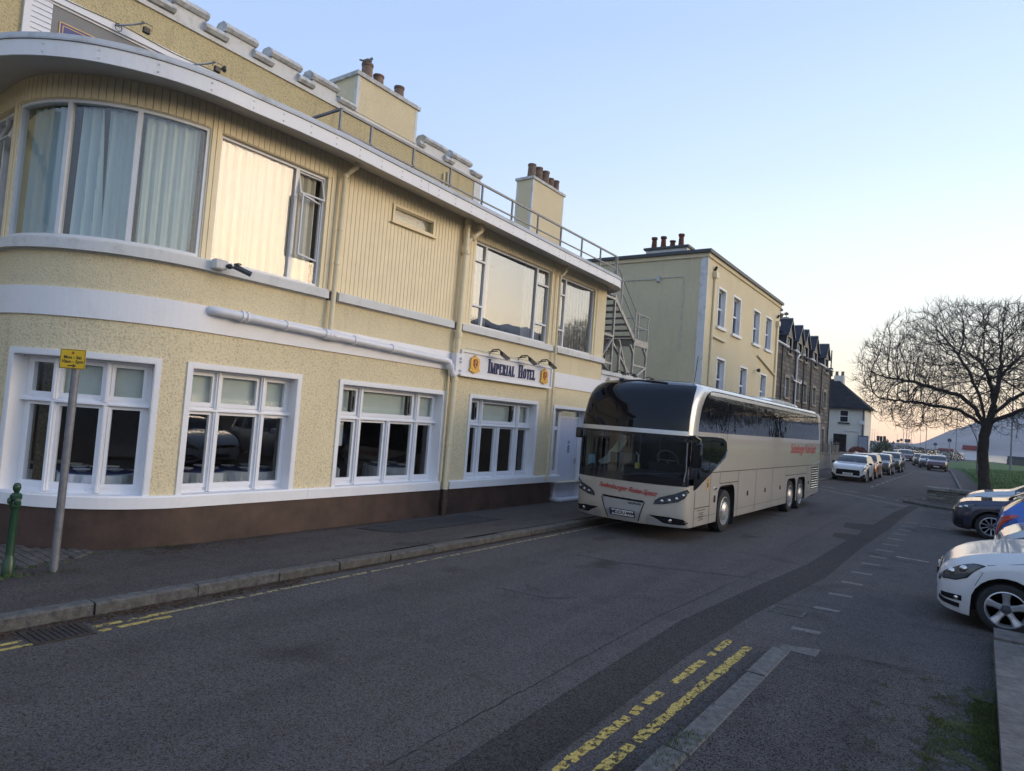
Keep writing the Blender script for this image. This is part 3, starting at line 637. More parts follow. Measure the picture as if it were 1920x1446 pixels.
# coping blocks: wedge topped
def coping(y0, y1, z0, zt, proj=.10):
    m = MB(); x0, x1 = UX - .38, UX + proj
    m.prism([(x0, z0), (x1 - .05, z0), (x1, z0 + .06), (x1 - .02, z0 + .12), (x1 - .16, zt), (x0 + .12, zt), (x0, z0 + .1)], y1, 'y', y0)
    return hp('coping_stone', m, 'coping')
mer = [(-1.0 + i * 1.08, -.3 + i * 1.08) for i in range(-1, 5)] + [(4.78, 5.45), (5.87, 6.56), (6.96, 7.66), (8.03, 8.79), (9.12, 9.86), (12.96, 13.84), (14.11, 14.98)]
mer = [q for q in mer if q[1] < 4.7 or q[0] > 4.7]
for a, b in mer: mb = MB(); mb.box(UX - .33, UX + .01, a + .03, b - .03, 9.60, 9.74); hp('merlon', mb, 'white_old')
for a, b in mer: coping(a - .02, b + .02, 9.70, 9.93)
for i in range(len(mer) - 1):
    a, b = mer[i][1], mer[i + 1][0]
    if b - a < .9: coping(a - .06, b + .04, 9.46, 9.68, .14)
coping(9.9, 10.42, 9.50, 9.66, .12); coping(12.68, 12.93, 9.5, 9.66, .12); coping(15.02, 15.5, 9.50, 9.66, .12)
# chimneys
def chimney(x1, x0, y0, y1, z0, z1, pots, side='roughcast_north'):
    m = MB(); m.box(x0, x1, y0, y1, z0, z1); c = hp('chimney', m, 'roughcast_fine')
    m = MB(); m.box(x0 - .05, x1 + .05, y0 - .06, y1 + .06, z1, z1 + .10); m.box(x0 + .02, x1 - .02, y0 + .03, y1 - .03, z1 + .1, z1 + .13); hp('chimney_cap', m, 'coping', c)
    t = .09
    for q in ((x1 - .08, x1 + .006, y0 - .007, y0 + t), (x1 - .05, x1 + .006, y1 - t + .004, y1 + .004), (x0 - .004, x0 + .08, y0 - .006, y0 + .02)):
        m = MB(); m.box(*q, z0, z1 - .001); hp('margin', m, 'white_old', c)
    for y, h, r in pots:
        m = MB(); xc = (x0 + x1) / 2 + .12; m.lathe([(r * .98, z1 + .13), (r * .86, z1 + .13 + h * .85), (r * .97, z1 + .13 + h * .88), (r * .97, z1 + .13 + h), (r * .7, z1 + .13 + h), (r * .65, z1 + .3)], (xc, y, 0), 14)
        hp('chimney_pot', m, 'pot', c, smooth=True)
    return c
M['pot'] = simple('terracotta_pot', (.20, .135, .095), .9, var=.5, scale=7, bumpd=.006, bscale=30)
chimney(UX + .03, UX - .98, 10.44, 12.58, 9.50, 10.43, [(11.02, .52, .16), (11.42, .40, .155), (12.18, .44, .15)])
chimney(-14.0, -14.75, 19.8, 22.02, 6.0, 11.17, [(20.02, .52, .17), (20.5, .56, .16), (20.95, .56, .18), (21.35, .42, .15), (21.75, .46, .15)])
pg_ = thing('pigeon', 'grey pigeon perched on the tallest chimney pot', 'pigeon', (UX - .355, 11.02, 11.08))
bm = MB(); bm.tube([(0, -.16, .02), (0, -.08, .07), (0, .0, .10), (0, .07, .13), (0, .10, .19), (0, .125, .22), (0, .15, .225)], [.012, .035, .06, .055, .035, .034, .012], 10)
M['pigeon'] = simple('pigeon_feathers', (.07, .075, .09), .6, var=.4, scale=30); bm.build('body', 'pigeon', pg_, smooth=True)
bm = MB(); bm.tube([(0, .148, .223), (0, .172, .215)], [.009, .002], 6); bm.build('beak', 'black', pg_)
bm = MB(); bm.tube([(.02, .01, .06), (.02, .01, 0)], .006, 5); bm.tube([(-.02, .01, .06), (-.02, .01, 0)], .006, 5); bm.build('legs', 'crestred', pg_)
bm = MB(); bm.tube([(0, -.27, -.01), (0, -.14, .03)], [.02, .03], 6); bm.build('tail', 'pigeon', pg_)
# recess with white boarding and blue signboards at far left
mb = MB(); mb.box(UX - .9, UX - .86, 3.6, 8.3, 6.4, 8.66); hp('recess_back', mb, 'signgrey' if 'signgrey' in M else 'coping')
for i in range(24):
    m = MB(); z = 6.45 + i * .092; m.prism([(UX + .01, z), (UX + .03, z), (UX + .015, z + .088), (UX + .01, z + .088)], 3.96, 'y', 3.66); hp('weatherboard', m, 'white_clean')
mb = MB(); mb.box(UX, UX + .06, 3.56, 3.66, 6.4, 8.73); mb.box(UX, UX + .06, 3.66, 8.3, 8.60, 8.73); mb.box(UX, UX + .02, 3.66, 8.3, 8.56, 8.60); hp('recess_frame', mb, 'white_clean')
M['signgrey'] = simple('grey_sign_backing', (.24, .24, .24), .7, var=.05); M['signblue'] = simple('royal_blue_sign', (.055, .055, .22), .4, var=.03); M['signgold'] = simple('gold_sign_border', (.75, .5, .15), .4)
sb = thing('wall_signboard', 'blue signboard with thin gold border on grey backing, high on the set-back wall', 'signboard', (UX, 5.0, 6.6)); so_ = (UX, 5.0, 6.6)
m = MB(); m.box(UX - .03, UX - .0, 3.962, 8.28, 6.45, 8.555); m.build('backing', 'signgrey', sb, off=so_)
for a, b in ((4.08, 5.35), (5.6, 7.9)):
    m = MB(); m.box(UX, UX + .012, a, b, 6.6, 8.33); m.build('sign_panel', 'signblue', sb, off=so_)
    m = MB()
    for g, t in ((.0, .016), (.05, .012)):
        m.box(UX + .012, UX + .017, a + g, a + g + t, 6.6 + g, 8.33 - g); m.box(UX + .012, UX + .017, b - g - t, b - g, 6.6 + g, 8.33 - g); m.box(UX + .012, UX + .018, a + g, b - g, 8.33 - g - t, 8.33 - g)
    m.build('gold_border', 'signgold', sb, off=so_)
for (y, z, lb) in ((5.05, 8.72, 'black floodlight on a bracket above the blue signboard'), (6.42, 8.66, 'black floodlight just above the roof rim, to the right of the signboard')):
    f_ = thing('floodlight', lb, 'floodlight', (UX + .05, y, z), group='floodlights over the signboard'); o3 = (UX + .05, y, z)
    m = MB(); m.tube([(UX, y - .2, z - .05), (UX + .25, y + .1, z + .06), (UX + .42, y + .2, z + .1)], .018, 6); m.build('arm', 'steel', f_, off=o3)
    m = MB(); m.cham(UX + .37, UX + .44, y + .18, y + .30, z - .08, z + .03, .01); m.build('lamp_head', 'black', f_, off=o3)
    m = MB(); m.tube([(UX + .41, y + .14, z + .0), (UX + .41, y + .14, z + .1), (UX + .41, y + .33, z + .1), (UX + .41, y + .33, z)], .006, 5); m.build('bracket', 'black', f_, off=o3)
mb = MB(); mb.tube([(UX + .07, 3.6 + i * .3, 8.72 - .02 * math.sin(i)) for i in range(12)], .006, 5); mb.tube([(UX + .1, 4.95 + .06 * math.cos(i * .8), 8.66 + .07 * math.sin(i * .8)) for i in range(14)], .007, 5); hp('cable', mb, 'black')
mb = MB(); mb.tube([(UX, 6.96, 8.9), (UX + .1, 6.96, 8.88)], .02, 6); mb.lathe([(.03, 8.80), (.045, 8.83), (.03, 8.92)], (UX + .12, 6.96, 0), 8); hp('dome_lamp', mb, 'black')
mb = MB(); mb.tube([(UX + .05, 14.0, 6.6), (UX + .05, 14.0, 9.2)], .04, 8); mb.tube([(UX + .05, 13.82, 6.6), (UX + .05, 13.82, 9.1)], .03, 8); hp('wall_pipe', mb, 'pipe_cream')
# block behind (slate roof glimpsed behind the railing) so the set-back wall has a body
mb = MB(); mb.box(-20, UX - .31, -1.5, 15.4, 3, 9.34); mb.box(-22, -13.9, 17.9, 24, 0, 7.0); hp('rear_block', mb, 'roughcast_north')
mb = MB(); mb.prism([(-22, 7.0), (-14.8, 7.0), (-14.9, 7.35), (-16.4, 9.4), (-21, 9.4)], 26, 'y', 19.6); hp('slate_roof', mb, 'slate')
mb = MB(); mb.prism([(-14.9, 9.5), (-14.0, 9.12), (-14.0, 9.0), (-14.9, 9.4)], 20.4, 'y', 19.72); hp('roof_flashing', mb, 'lead')
# ---- roof railing
rl = thing('roof_railing', 'thin grey metal handrail along the edge of the flat roof', 'railing', (-9.3, 12, 6.6)); ro = (-9.3, 12, 6.6)
py = [7.19, 7.9, 9.01, 10.12, 11.22, 12.38, 13.5, 14.63, 15.76, 16.87, 17.96]
for y in py:
    m = MB(); m.box(-9.325, -9.285, y - .018, y + .018, 6.6, 7.33); m.build('post', 'rail', rl, off=ro)
m = MB(); m.box(-9.32, -9.28, 7.19, 17.96, 7.32, 7.365); m.build('top_rail', 'rail', rl, off=ro)
m = MB(); m.box(-9.315, -9.285, 7.19, 17.9, 6.955, 6.985); m.build('lower_rail', 'rail', rl, off=ro)
m = MB(); m.bar((-9.3, 7.19, 7.345), (-13, 7.19, 7.345), .04); m.build('top_rail', 'rail', rl, off=ro)
m = MB(); m.bar((-9.3, 7.19, 6.97), (-13, 7.19, 6.97), .03); m.build('lower_rail', 'rail', rl, off=ro)
# ================================================================ GROUND, ROAD, PAVEMENTS
def asphalt(name, col, speck=.7, seed=0, patch=.25, bumpd=.012, bl=(0.97, 1.0, 1.04)):
    m, nt, p = nmat(name); g = coord(nt)
    a = tex(nt, 'ShaderNodeTexNoise', 34, g, 7, .95); v = tex(nt, 'ShaderNodeTexVoronoi', 120, g); big = tex(nt, 'ShaderNodeTexNoise', .35, g, 6, .6); mid = tex(nt, 'ShaderNodeTexNoise', 2.3, g, 5, .65)
    c = mixc(nt, ramp(nt, [(.42, (0, 0, 0)), (.6, (1, 1, 1))], a.outputs[0]), tuple(x * .22 for x in col), tuple(x * 2.0 for x in col))
    med = tex(nt, 'ShaderNodeTexNoise', 8, g, 5, .7); c = mixc(nt, ramp(nt, [(.4, (0, 0, 0)), (.62, (.8, .8, .8))], med.outputs[0]), c, mixc(nt, 1, c, (1.35, 1.3, 1.25), 'MULTIPLY'))
    sp = ramp(nt, [(.80, (0, 0, 0)), (.97, (speck, speck, speck))], v.outputs['Color']); 
    c = mixc(nt, sp, c, (.17, .165, .16))
    c = mixc(nt, ramp(nt, [(.35, (0, 0, 0)), (.7, (1, 1, 1))], big.outputs[0]), c, mixc(nt, 1, c, bl, 'MULTIPLY'))
    c = mixc(nt, ramp(nt, [(.5, (0, 0, 0)), (.75, (patch, patch, patch))], mid.outputs[0]), c, tuple(x * .5 for x in col))
    trk = tex(nt, 'ShaderNodeTexNoise', 1, coord(nt, 'Object', (1.1, .10, 1)), 4, .6); c = mixc(nt, ramp(nt, [(.42, (0, 0, 0)), (.62, (.55, .55, .55))], trk.outputs[0]), c, mixc(nt, 1, c, (.72, .72, .74), 'MULTIPLY'))
    oil = tex(nt, 'ShaderNodeTexNoise', .9, g, 2, .4); c = mixc(nt, ramp(nt, [(.64, (0, 0, 0)), (.74, (.5, .5, .5))], oil.outputs[0]), c, tuple(x * .45 for x in col))
    sk = tex(nt, 'ShaderNodeTexVoronoi', 3.1, g); rr = ramp(nt, [(0, (1, 1, 1)), (.012, (1, 1, 1)), (.02, (0, 0, 0))], sk.outputs['Distance'])
    c = mixc(nt, math_(nt, 'MULTIPLY', rr, .6), c, (.6, .58, .55))
    nt.links.new(c, p.inputs['Base Color']); p.inputs['Roughness'].default_value = .9; p.inputs['Specular IOR Level'].default_value = .08
    h = math_(nt, 'ADD', a.outputs[0], math_(nt, 'MULTIPLY', mid.outputs[0], .5)); bump(nt, p, h, bumpd, 1)
    return m
M['asphalt'] = asphalt('worn_road_asphalt', (.062, .047, .038))
M['asphalt_park'] = asphalt('parking_asphalt', (.053, .040, .033))
M['patch'] = asphalt('dark_patched_asphalt', (.037, .031, .026), .3, patch=.1)
M['pave'] = asphalt('pavement_tarmac', (.062, .045, .034), .6)
M['pave_dark'] = asphalt('dark_footpath_tarmac', (.026, .021, .018), .7, patch=.5)
M['kerb'] = simple('weathered_granite_kerb', (.095, .092, .085), .85, var=.45, scale=14, bumpd=.012, bscale=40)
M['kerb_dark'] = simple('dirty_concrete_kerb', (.09, .082, .07), .9, var=.35, scale=10, bumpd=.01, bscale=30)
M['concrete'] = simple('rough_concrete_slab', (.11, .10, .09), .9, var=.4, scale=9, bumpd=.012, bscale=25)
M['dash'] = simple('worn_pale_bay_mark', (.135, .12, .108), .85, var=.5, scale=25)
def grass_mat(name, a, b):
    m, nt, p = nmat(name); g = coord(nt); n = tex(nt, 'ShaderNodeTexNoise', 1.6, g, 7, .7); f = tex(nt, 'ShaderNodeTexNoise', 30, g, 3)
    nt.links.new(mixc(nt, ramp(nt, [(.35, (0, 0, 0)), (.65, (1, 1, 1))], n.outputs[0]), a, b), p.inputs['Base Color']); p.inputs['Roughness'].default_value = .9; bump(nt, p, f.outputs[0], .05); return m
M['grass'] = grass_mat('spring_grass', (.035, .080, .012), (.070, .14, .022))
M['field'] = grass_mat('rough_ground', (.05, .055, .035), (.075, .075, .05))
def worn_paint(name, col, thr=.48, sc=9):
    m, nt, p = nmat(name); g = coord(nt); n = tex(nt, 'ShaderNodeTexNoise', sc, g, 6, .7); n2 = tex(nt, 'ShaderNodeTexNoise', 60, g, 3)
    c = mixc(nt, ramp(nt, [(.4, (0, 0, 0)), (.6, (1, 1, 1))], n2.outputs[0]), tuple(x * .7 for x in col), col)
    cr = tex(nt, 'ShaderNodeTexVoronoi', 14, g); cr.feature = 'DISTANCE_TO_EDGE'
    c = mixc(nt, ramp(nt, [(0, (.7, .7, .7)), (.05, (0, 0, 0))], cr.outputs['Distance']), c, tuple(x * .35 for x in col))
    nt.links.new(c, p.inputs['Base Color']); p.inputs['Roughness'].default_value = .7
    out = nt.nodes['Material Output']; tr = nt.nodes.new('ShaderNodeBsdfTransparent'); mx = nt.nodes.new('ShaderNodeMixShader')
    f = ramp(nt, [(thr - .015, (0, 0, 0)), (thr + .015, (1, 1, 1))], n.outputs[0])
    nt.links.new(f, mx.inputs[0]); nt.links.new(tr.outputs[0], mx.inputs[1]); nt.links.new(p.outputs[0], mx.inputs[2]); nt.links.new(mx.outputs[0], out.inputs[0]); return m
M['yellow'] = worn_paint('worn_yellow_road_paint', (.52, .38, .10), .47)
M['yellow_pale'] = worn_paint('faded_yellow_road_paint', (.36, .30, .15), .47, 12)
M['roadwhite'] = worn_paint('worn_white_road_paint', (.30, .29, .28), .46, 8)
M['sett'] = simple('pale_block_sett', (.085, .076, .068), .85, var=.3, scale=12, bumpd=.004)
mb = MB(); mb.box(-1735, 1735, -1735, 1735, -.9, -.30); struct('ground', mb, 'field')
mb = MB(); mb.add([(-60, -25, -.002), (40, -25, -.002), (40, 160, -.002), (-60, 160, -.002)], [(0, 1, 2, 3)]); struct('terrain', mb, 'asphalt_park', flip=False)
def sheet(name, pts, z, mat):
    mb = MB(); mb.add([(x, y, z) for x, y in pts], [tuple(range(len(pts)))]); return struct(name, mb, mat, flip=False)
sheet('road', [(-6.82, -25), (-1.62, -25), (-1.62, 7.4), (-1.4, 7.6), (-1.4, 26), (-1.9, 30), (-2.2, 34), (-1.0, 45), (-1.6, 70), (-4.5, 110), (-10, 150), (-16, 150), (-7.0, 70), (-6.85, 40)], 0.001, 'asphalt')
# darker trench reinstatement along the right side of the road, with two tabs
sheet('road_patch', [(-2.66, -4), (-2.62, 3.2), (-2.75, 7.5), (-2.63, 9.6), (-2.42, 12.7), (-2.38, 16.6), (-2.74, 16.9), (-2.80, 17.6), (-2.33, 17.8), (-2.36, 18.8), (-2.84, 19.0), (-2.95, 20.2), (-2.33, 20.5), (-2.28, 25.4), (-2.1, 29), (-1.8, 29), (-1.9, 24.6), (-1.9, 20), (-1.98, 15.8), (-1.96, 11.7), (-2.2, 8.5), (-2.26, 6.4), (-2.19, 3.6), (-2.2, -4)], .0035, 'patch')
# footpath under the camera with its granite kerb
mb = MB(); mb.box(-1.50, .17, -12, 7.12, -.2, .075); mb.add([(-1.50, 7.12, .075), (-1.25, 7.42, .075), (.17, 7.72, .075), (.17, 7.12, .075)], [(0, 1, 2, 3)]); mb.add([(-1.25, 7.42, .075), (.17, 7.72, .075), (.17, 7.74, -.1), (-1.25, 7.44, -.1)], [(0, 1, 2, 3)])
struct('footpath', mb, 'pave_dark')
def kerbrun(name, pts, hw, z0, z1, L_, mat, rnd, label=None, face=.02):
    root = thing(name, None, None, (pts[0][0], pts[0][1], 0)); root['kind'] = 'structure'; off = (pts[0][0], pts[0][1], 0)
    P_ = [Vector((*p, 0)) for p in pts]; seg = []
    for a, b in zip(P_, P_[1:]):
        n = max(1, round((b - a).length / L_))
        for i in range(n): seg.append((a.lerp(b, i / n), a.lerp(b, (i + 1) / n)))
    for a, b in seg:
        t = (b - a).normalized(); nr = Vector((-t.y, t.x, 0)) * hw; g = t * .008; j = Vector((rnd.uniform(-.012, .012), rnd.uniform(-.008, .008), 0)); dz = rnd.uniform(-.008, .008)
        if callable(z1): za, zb = z1(a.y), z1(b.y)
        else: za = zb = z1
        a, b = a + g + j, b - g + j; c = nr.normalized() * .018
        vs = [a - nr, b - nr, b + nr, a + nr]
        top = [a - nr + c, b - nr + c, b + nr - c, a + nr - c]
        m = MB(); m.add([(v.x, v.y, z0) for v in vs] + [(vs[0].x, vs[0].y, za + dz - .02), (vs[1].x, vs[1].y, zb + dz - .02), (vs[2].x, vs[2].y, zb + dz - .02), (vs[3].x, vs[3].y, za + dz - .02)] + [(top[i].x, top[i].y, (za, zb, zb, za)[i] + dz) for i in range(4)],
              [(0, 1, 5, 4), (1, 2, 6, 5), (2, 3, 7, 6), (3, 0, 4, 7), (4, 5, 9, 8), (5, 6, 10, 9), (6, 7, 11, 10), (7, 4, 8, 11), (8, 9, 10, 11), (3, 2, 1, 0)])
        m.build('kerb_stone', mat, root, off=off)
    return root
rnd = random.Random(3)
kerbrun('left_kerb', [(-6.92, -3.2), (-6.92, 5.0)], .082, -.2, .115, 1.0, 'kerb', rnd)
kerbrun('far_left_kerb', [(-6.92, 5.0), (-6.92, 26)], .09, -.2, lambda y: .10 if y < 13 else .08, .92, 'kerb_dark', rnd)
kerbrun('distant_left_kerb', [(-6.95, 26), (-7.0, 40), (-7.1, 70), (-12, 110)], .09, -.2, .09, 4, 'kerb_dark', rnd)
kerbrun('right_kerb', [(-1.58, -4.0), (-1.57, 7.13)], .095, -.2, .085, .95, 'kerb', rnd)
M['leafdirt'] = simple('leaf_litter_and_grit', (.10, .060, .032), .95, var=.6, scale=30, bumpd=.02, bscale=60)
# pavement on the left: falls from the kerb to the foot of the wall
mb = MB()
ys = [-12, 0, 3, 6, 10, 14, 17.5, 24, 40, 70]
mb.grid([[(-7.03, y, .10), (-8.2, y, .055), (-9.35, y, .0)] for y in ys]); mb.grid([[(-9.35, y, .0), (-16, y, -.0)] for y in ys])
struct('pavement', mb, 'pave', flip=False, smooth=True)
M['inspection'] = asphalt('reinstated_pavement', (.034, .031, .030), .4)
mb = MB()
for pts in (((-8.9, 8.0), (-8.0, 8.2), (-8.0, 11.2), (-8.9, 11.0)),):
    mb.add([(x, y, .004 + (-x - 7.03) * 0 + .10 + (-7.03 - x) * -.0395 + .004) for x, y in pts], [(0, 1, 2, 3)])
struct('pavement_patch', mb, 'inspection', flip=False)
# block paving round the rounded corner
setts = thing('corner_block_paving', None, None, (-9.6, 3, 0)); setts['kind'] = 'structure'
rnd = random.Random(11); me0 = []
for v in range(3):
    m = MB(); c = .004; m.cham(-.098, .098, -.048, .048, -.03, .022 + v * .003, .008); me0.append(m)
protos = [m.build('block', 'sett', setts) for m in me0]
n = 0
for i in range(40):
    for j in range(12):
        # herringbone-like rows
        y = 1.0 + i * .104; x = -8.86 - j * .204 - (.1 if i % 2 else 0)
        if y > 4.0 - (-8.86 - x) * 0 or math.hypot(x + 11.25, y - 5.1) < 2.0 and y < 5.1: continue
        if y < 3.15 and x < -11.2 or n > 280: continue
        if y > 2.75 and x > -8.86 - (y - 2.75) * .3 + .0: continue
        if x > -8.86 - max(0, y - 2.6) * .32: continue
        o = protos[n % 3] if n < 3 else protos[n % 3].copy()
        if n >= 3: C.objects.link(o)
        o.parent = setts; o.location = (x + 9.6 + rnd.uniform(-.003, .003), y - 3, .004 + rnd.uniform(-.004, .003)); o.rotation_euler = (0, 0, rnd.uniform(-.03, .03)); n += 1
# leaf litter in the gutter and along the wall foot
def litter(name, regions, n, mat, smin, smax, seed):
    r = random.Random(seed); mb = MB()
    for _ in range(n):
        a, b, c, d, z = r.choice(regions); t = r.random(); x = r.triangular(a, b, c); y = d[0] + t * (d[1] - d[0]); s = r.uniform(smin, smax); q = r.random() * PI; zz = z if not callable(z) else z(x)
        dx, dy = math.cos(q) * s, math.sin(q) * s; h = r.uniform(.002, .5) * s
        mb.add([(x - dx, y - dy, zz), (x + dy * .6, y - dx * .6, zz + h), (x + dx, y + dy, zz + .002), (x - dy * .6, y + dx * .6, zz + h * .6)], [(0, 1, 2, 3)])
    return tag(mb.build(name, mat, None, flip=False), kind='stuff')
pz = lambda x: .10 + (-7.03 - x) * -.043 + .004
litter('gutter_leaf_litter', [(-6.83, -6.55, -6.82, (1.2, 5.2), .004), (-6.83, -6.7, -6.82, (5, 13), .004)], 5200, 'leafdirt', .008, .026, 1)
litter('wall_foot_litter', [(-9.26, -9.0, -9.24, (4.8, 9.4), pz), (-9.2, -8.6, -8.9, (4.4, 6.2), pz)], 1500, 'leafdirt', .006, .02, 2)
litter('right_gutter_grit', [(-1.98, -1.68, -1.69, (2.6, 7.4), .006)], 900, 'leafdirt', .004, .014, 3)
# painted lines
def line(name, pts, w, z, mat):
    mb = MB(); rows = []
    for i, (x, y) in enumerate(pts): rows.append([(x - w / 2, y, z), (x + w / 2, y, z)])
    mb.grid(rows); return struct(name, mb, mat, flip=False)
line('yellow_line', [(-6.51, 1.0), (-6.50, 2.26)], .055, .0045, 'yellow'); line('yellow_line', [(-6.39, 1.0), (-6.38, 2.3)], .055, .0045, 'yellow')
line('yellow_line', [(-6.50, 2.80), (-6.50, 3.5)], .065, .0045, 'yellow'); line('yellow_line', [(-6.36, 2.80), (-6.37, 3.45)], .065, .0045, 'yellow')
line('yellow_line', [(-6.50, 3.5), (-6.52, 4.6), (-6.54, 7), (-6.58, 13.0), (-6.60, 25)], .055, .0045, 'yellow_pale')
def ragged(name, x, y0, y1, w, z, mat, seed, gaps=()):
    r = random.Random(seed); mb = MB(); y = y0; i = 0
    while y < y1:
        L_ = r.uniform(.07, .16)
        if not any(a < y < b for a, b in gaps):
            wl, wr = w / 2 * r.uniform(.75, 1.1), w / 2 * r.uniform(.8, 1.08); n = 14
            mb.add([(x + (wr if math.cos(2 * PI * k / n) > 0 else wl) * math.copysign(abs(math.cos(2 * PI * k / n)) ** .35, math.cos(2 * PI * k / n)) * r.uniform(.84, 1.08), y + L_ / 2 + L_ * .52 * math.copysign(abs(math.sin(2 * PI * k / n)) ** .6, math.sin(2 * PI * k / n)), z + (i % 3) * .0004) for k in range(n)], [tuple(range(n))])
        y += L_ * .86; i += 1
    return struct(name, mb, mat, flip=False)
M['yellow_solid'] = worn_paint('chipped_yellow_road_paint', (.56, .39, .08), .46, 16)
ragged('yellow_line', -1.89, 2.0, 7.05, .10, .0045, 'yellow_solid', 5, [(4.28, 4.40)])
ragged('yellow_line', -2.10, 2.0, 7.2, .085, .0045, 'yellow_solid', 6, [(4.62, 4.72), (4.9, 5.02), (5.25, 5.6), (6.35, 6.5), (6.6, 6.75)])
# parking-bay dashes (pale blocks set in the tarmac)
for y in [8.3, 9.55, 10.6, 11.65, 12.7, 13.8, 14.8, 15.85, 16.9, 18.05, 19.2, 20.3, 21.4, 22.4]:
    sheet('bay_dash', [(-1.72, y - .07), (-1.42, y - .03), (-1.42, y + .10), (-1.72, y + .07)], .004, 'dash')
sheet('pavement_end_block', [(-1.58, 7.14), (-1.25, 7.15), (-1.25, 7.43), (-1.60, 7.30)], .079, 'kerb')
for a, b in (((-1.30, 15.3), (-.75, 15.25)), ((-1.3, 22), (-.6, 22.0)),):
    sheet('bay_line', [(a[0], a[1] - .05), (b[0], b[1] - .05), (b[0], b[1] + .05), (a[0], a[1] + .05)], .0045, 'roadwhite')
line('kerbside_marks', [(-2.2, 33.0), (-1.95, 34.0)], .5, .008, 'sett')
# band of setts and give-way marks at the side street
mb = MB()
M['gully'] = simple('rusty_iron_grating', (.045, .035, .028), .75, .3, var=.5, scale=30)
sheet('sett_band', [(-6.85, 33.0), (-6.85, 33.7), (-2.1, 28.6), (-2.2, 28.0)], .0045, 'sett')
for i in range(4):
    x = -6.2 + i * 1.15; y = 34.4 - i * 1.2
    sheet('give_way_dash', [(x, y), (x + .75, y - .62), (x + .75, y - .42), (x, y + .2)], .0045, 'roadwhite')
for i in range(12):
    x = -4.55 - .02 * i; y = 38 + i * 2.4; sheet('parking_bay_dash', [(x, y), (x + .12, y), (x + .1, y + 1.2), (x - .02, y + 1.2)], .0045, 'roadwhite')
# drain covers
gr = thing('gully_grate', 'rusty iron gully grating in the gutter beside the left kerb', 'drain cover', (-6.52, 2.5, 0)); go = (-6.52, 2.5, 0)
m = MB(); m.box(-6.72, -6.32, 2.30, 2.34, -.02, .012); m.box(-6.72, -6.32, 2.72, 2.76, -.02, .012); m.box(-6.72, -6.69, 2.34, 2.72, -.02, .012); m.box(-6.35, -6.32, 2.34, 2.72, -.02, .012); m.build('frame', 'gully', gr, off=go)
for i in range(8): m = MB(); y = 2.36 + i * .046; m.box(-6.69, -6.35, y, y + .022, -.02, .011); m.build('grate_bar', 'gully', gr, off=go)
dc = thing('manhole_cover', 'small cracked square inspection cover set in the road near the bay dashes', 'manhole cover', (-1.92, 8.97, 0)); go = (-1.92, 8.97, 0)
m = MB(); m.box(-2.12, -1.72, 8.82, 8.845, -.02, .014); m.box(-2.12, -1.72, 9.11, 9.135, -.02, .014); m.box(-2.12, -2.095, 8.845, 9.11, -.02, .014); m.box(-1.745, -1.72, 8.845, 9.11, -.02, .014); m.build('frame', 'kerb', dc, off=go)
m = MB(); m.box(-2.09, -1.75, 8.85, 9.105, -.02, .009); m.build('cover', 'gully', dc, off=go)
# slab wall to the right of the footpath, with moss
mb = MB(); mb.box(.18, 4.5, -6, 9.10, -.1, .17); mb.box(.185, 4.5, 9.12, 9.62, -.1, .19); struct('concrete_edging', mb, 'concrete')
def tuft(name, boxes, n, h, seed, mat='moss', lean=.6, w=.006):
    r = random.Random(seed); mb = MB()
    for _ in range(n):
        x0, x1, y0, y1, z = r.choice(boxes); x = r.uniform(x0, x1); y = r.uniform(y0, y1)
        if noise.noise(Vector((x * 3.1, y * 1.7, seed))) < -.08: continue
        hh = h * r.uniform(.3, 1.2); q = r.random() * 2 * PI; dx, dy = math.cos(q) * w, math.sin(q) * w; lx, ly = r.uniform(-lean, lean) * hh, r.uniform(-lean, lean) * hh; zz = z(x, y) if callable(z) else z
        mb.add([(x - dx, y - dy, zz), (x + dx, y + dy, zz), (x + lx, y + ly, zz + hh)], [(0, 1, 2)])
    return tag(mb.build(name, mat, None, flip=False), kind='stuff')
M['moss'] = simple('moss_green', (.060, .075, .012), .95, var=.5, scale=5)
M['weed'] = simple('weed_green', (.055, .085, .02), .9, var=.4, scale=9)
def mossmat():
    m, nt, p = nmat('moss_carpet'); g = coord(nt); n = tex(nt, 'ShaderNodeTexNoise', 5, g, 8, .8); f = tex(nt, 'ShaderNodeTexNoise', 60, g, 3)
    nt.links.new(mixc(nt, f.outputs[0], (.012, .018, .004), (.055, .062, .012)), p.inputs['Base Color']); p.inputs['Roughness'].default_value = 1; bump(nt, p, f.outputs[0], .02)
    sx_ = nt.nodes.new('ShaderNodeSeparateXYZ'); nt.links.new(g, sx_.inputs[0])
    e = ramp(nt, [(0, (0, 0, 0)), (.55, (.05, .05, .05)), (1, (.13, .13, .13))], math_(nt, 'ADD', math_(nt, 'MULTIPLY', sx_.outputs[0], 1.6), .75))
    tt = math_(nt, 'ADD', n.outputs[0], e); fac = ramp(nt, [(.565, (0, 0, 0)), (.63, (1, 1, 1))], tt)
    tr = nt.nodes.new('ShaderNodeBsdfTransparent'); mx = nt.nodes.new('ShaderNodeMixShader'); nt.links.new(fac, mx.inputs[0]); nt.links.new(tr.outputs[0], mx.inputs[1]); nt.links.new(p.outputs[0], mx.inputs[2]); nt.links.new(mx.outputs[0], nt.nodes['Material Output'].inputs[0]); return m
M['mosscarpet'] = mossmat()
m = MB(); m.add([(-.75, 4.0, .080), (.175, 4.0, .080), (.175, 7.5, .080), (-.75, 7.3, .080)], [(0, 1, 2, 3)]); tag(m.build('moss_patch', 'mosscarpet', None, flip=False), kind='stuff')
tuft('kerb_weeds', [(-8.75, -8.35, 2.6, 3.5, .07), (-8.7, -8.4, 2.7, 3.3, .07), (-8.72, -8.5, 2.62, 2.95, .07)], 1500, .05, 4, 'weed', w=.008)
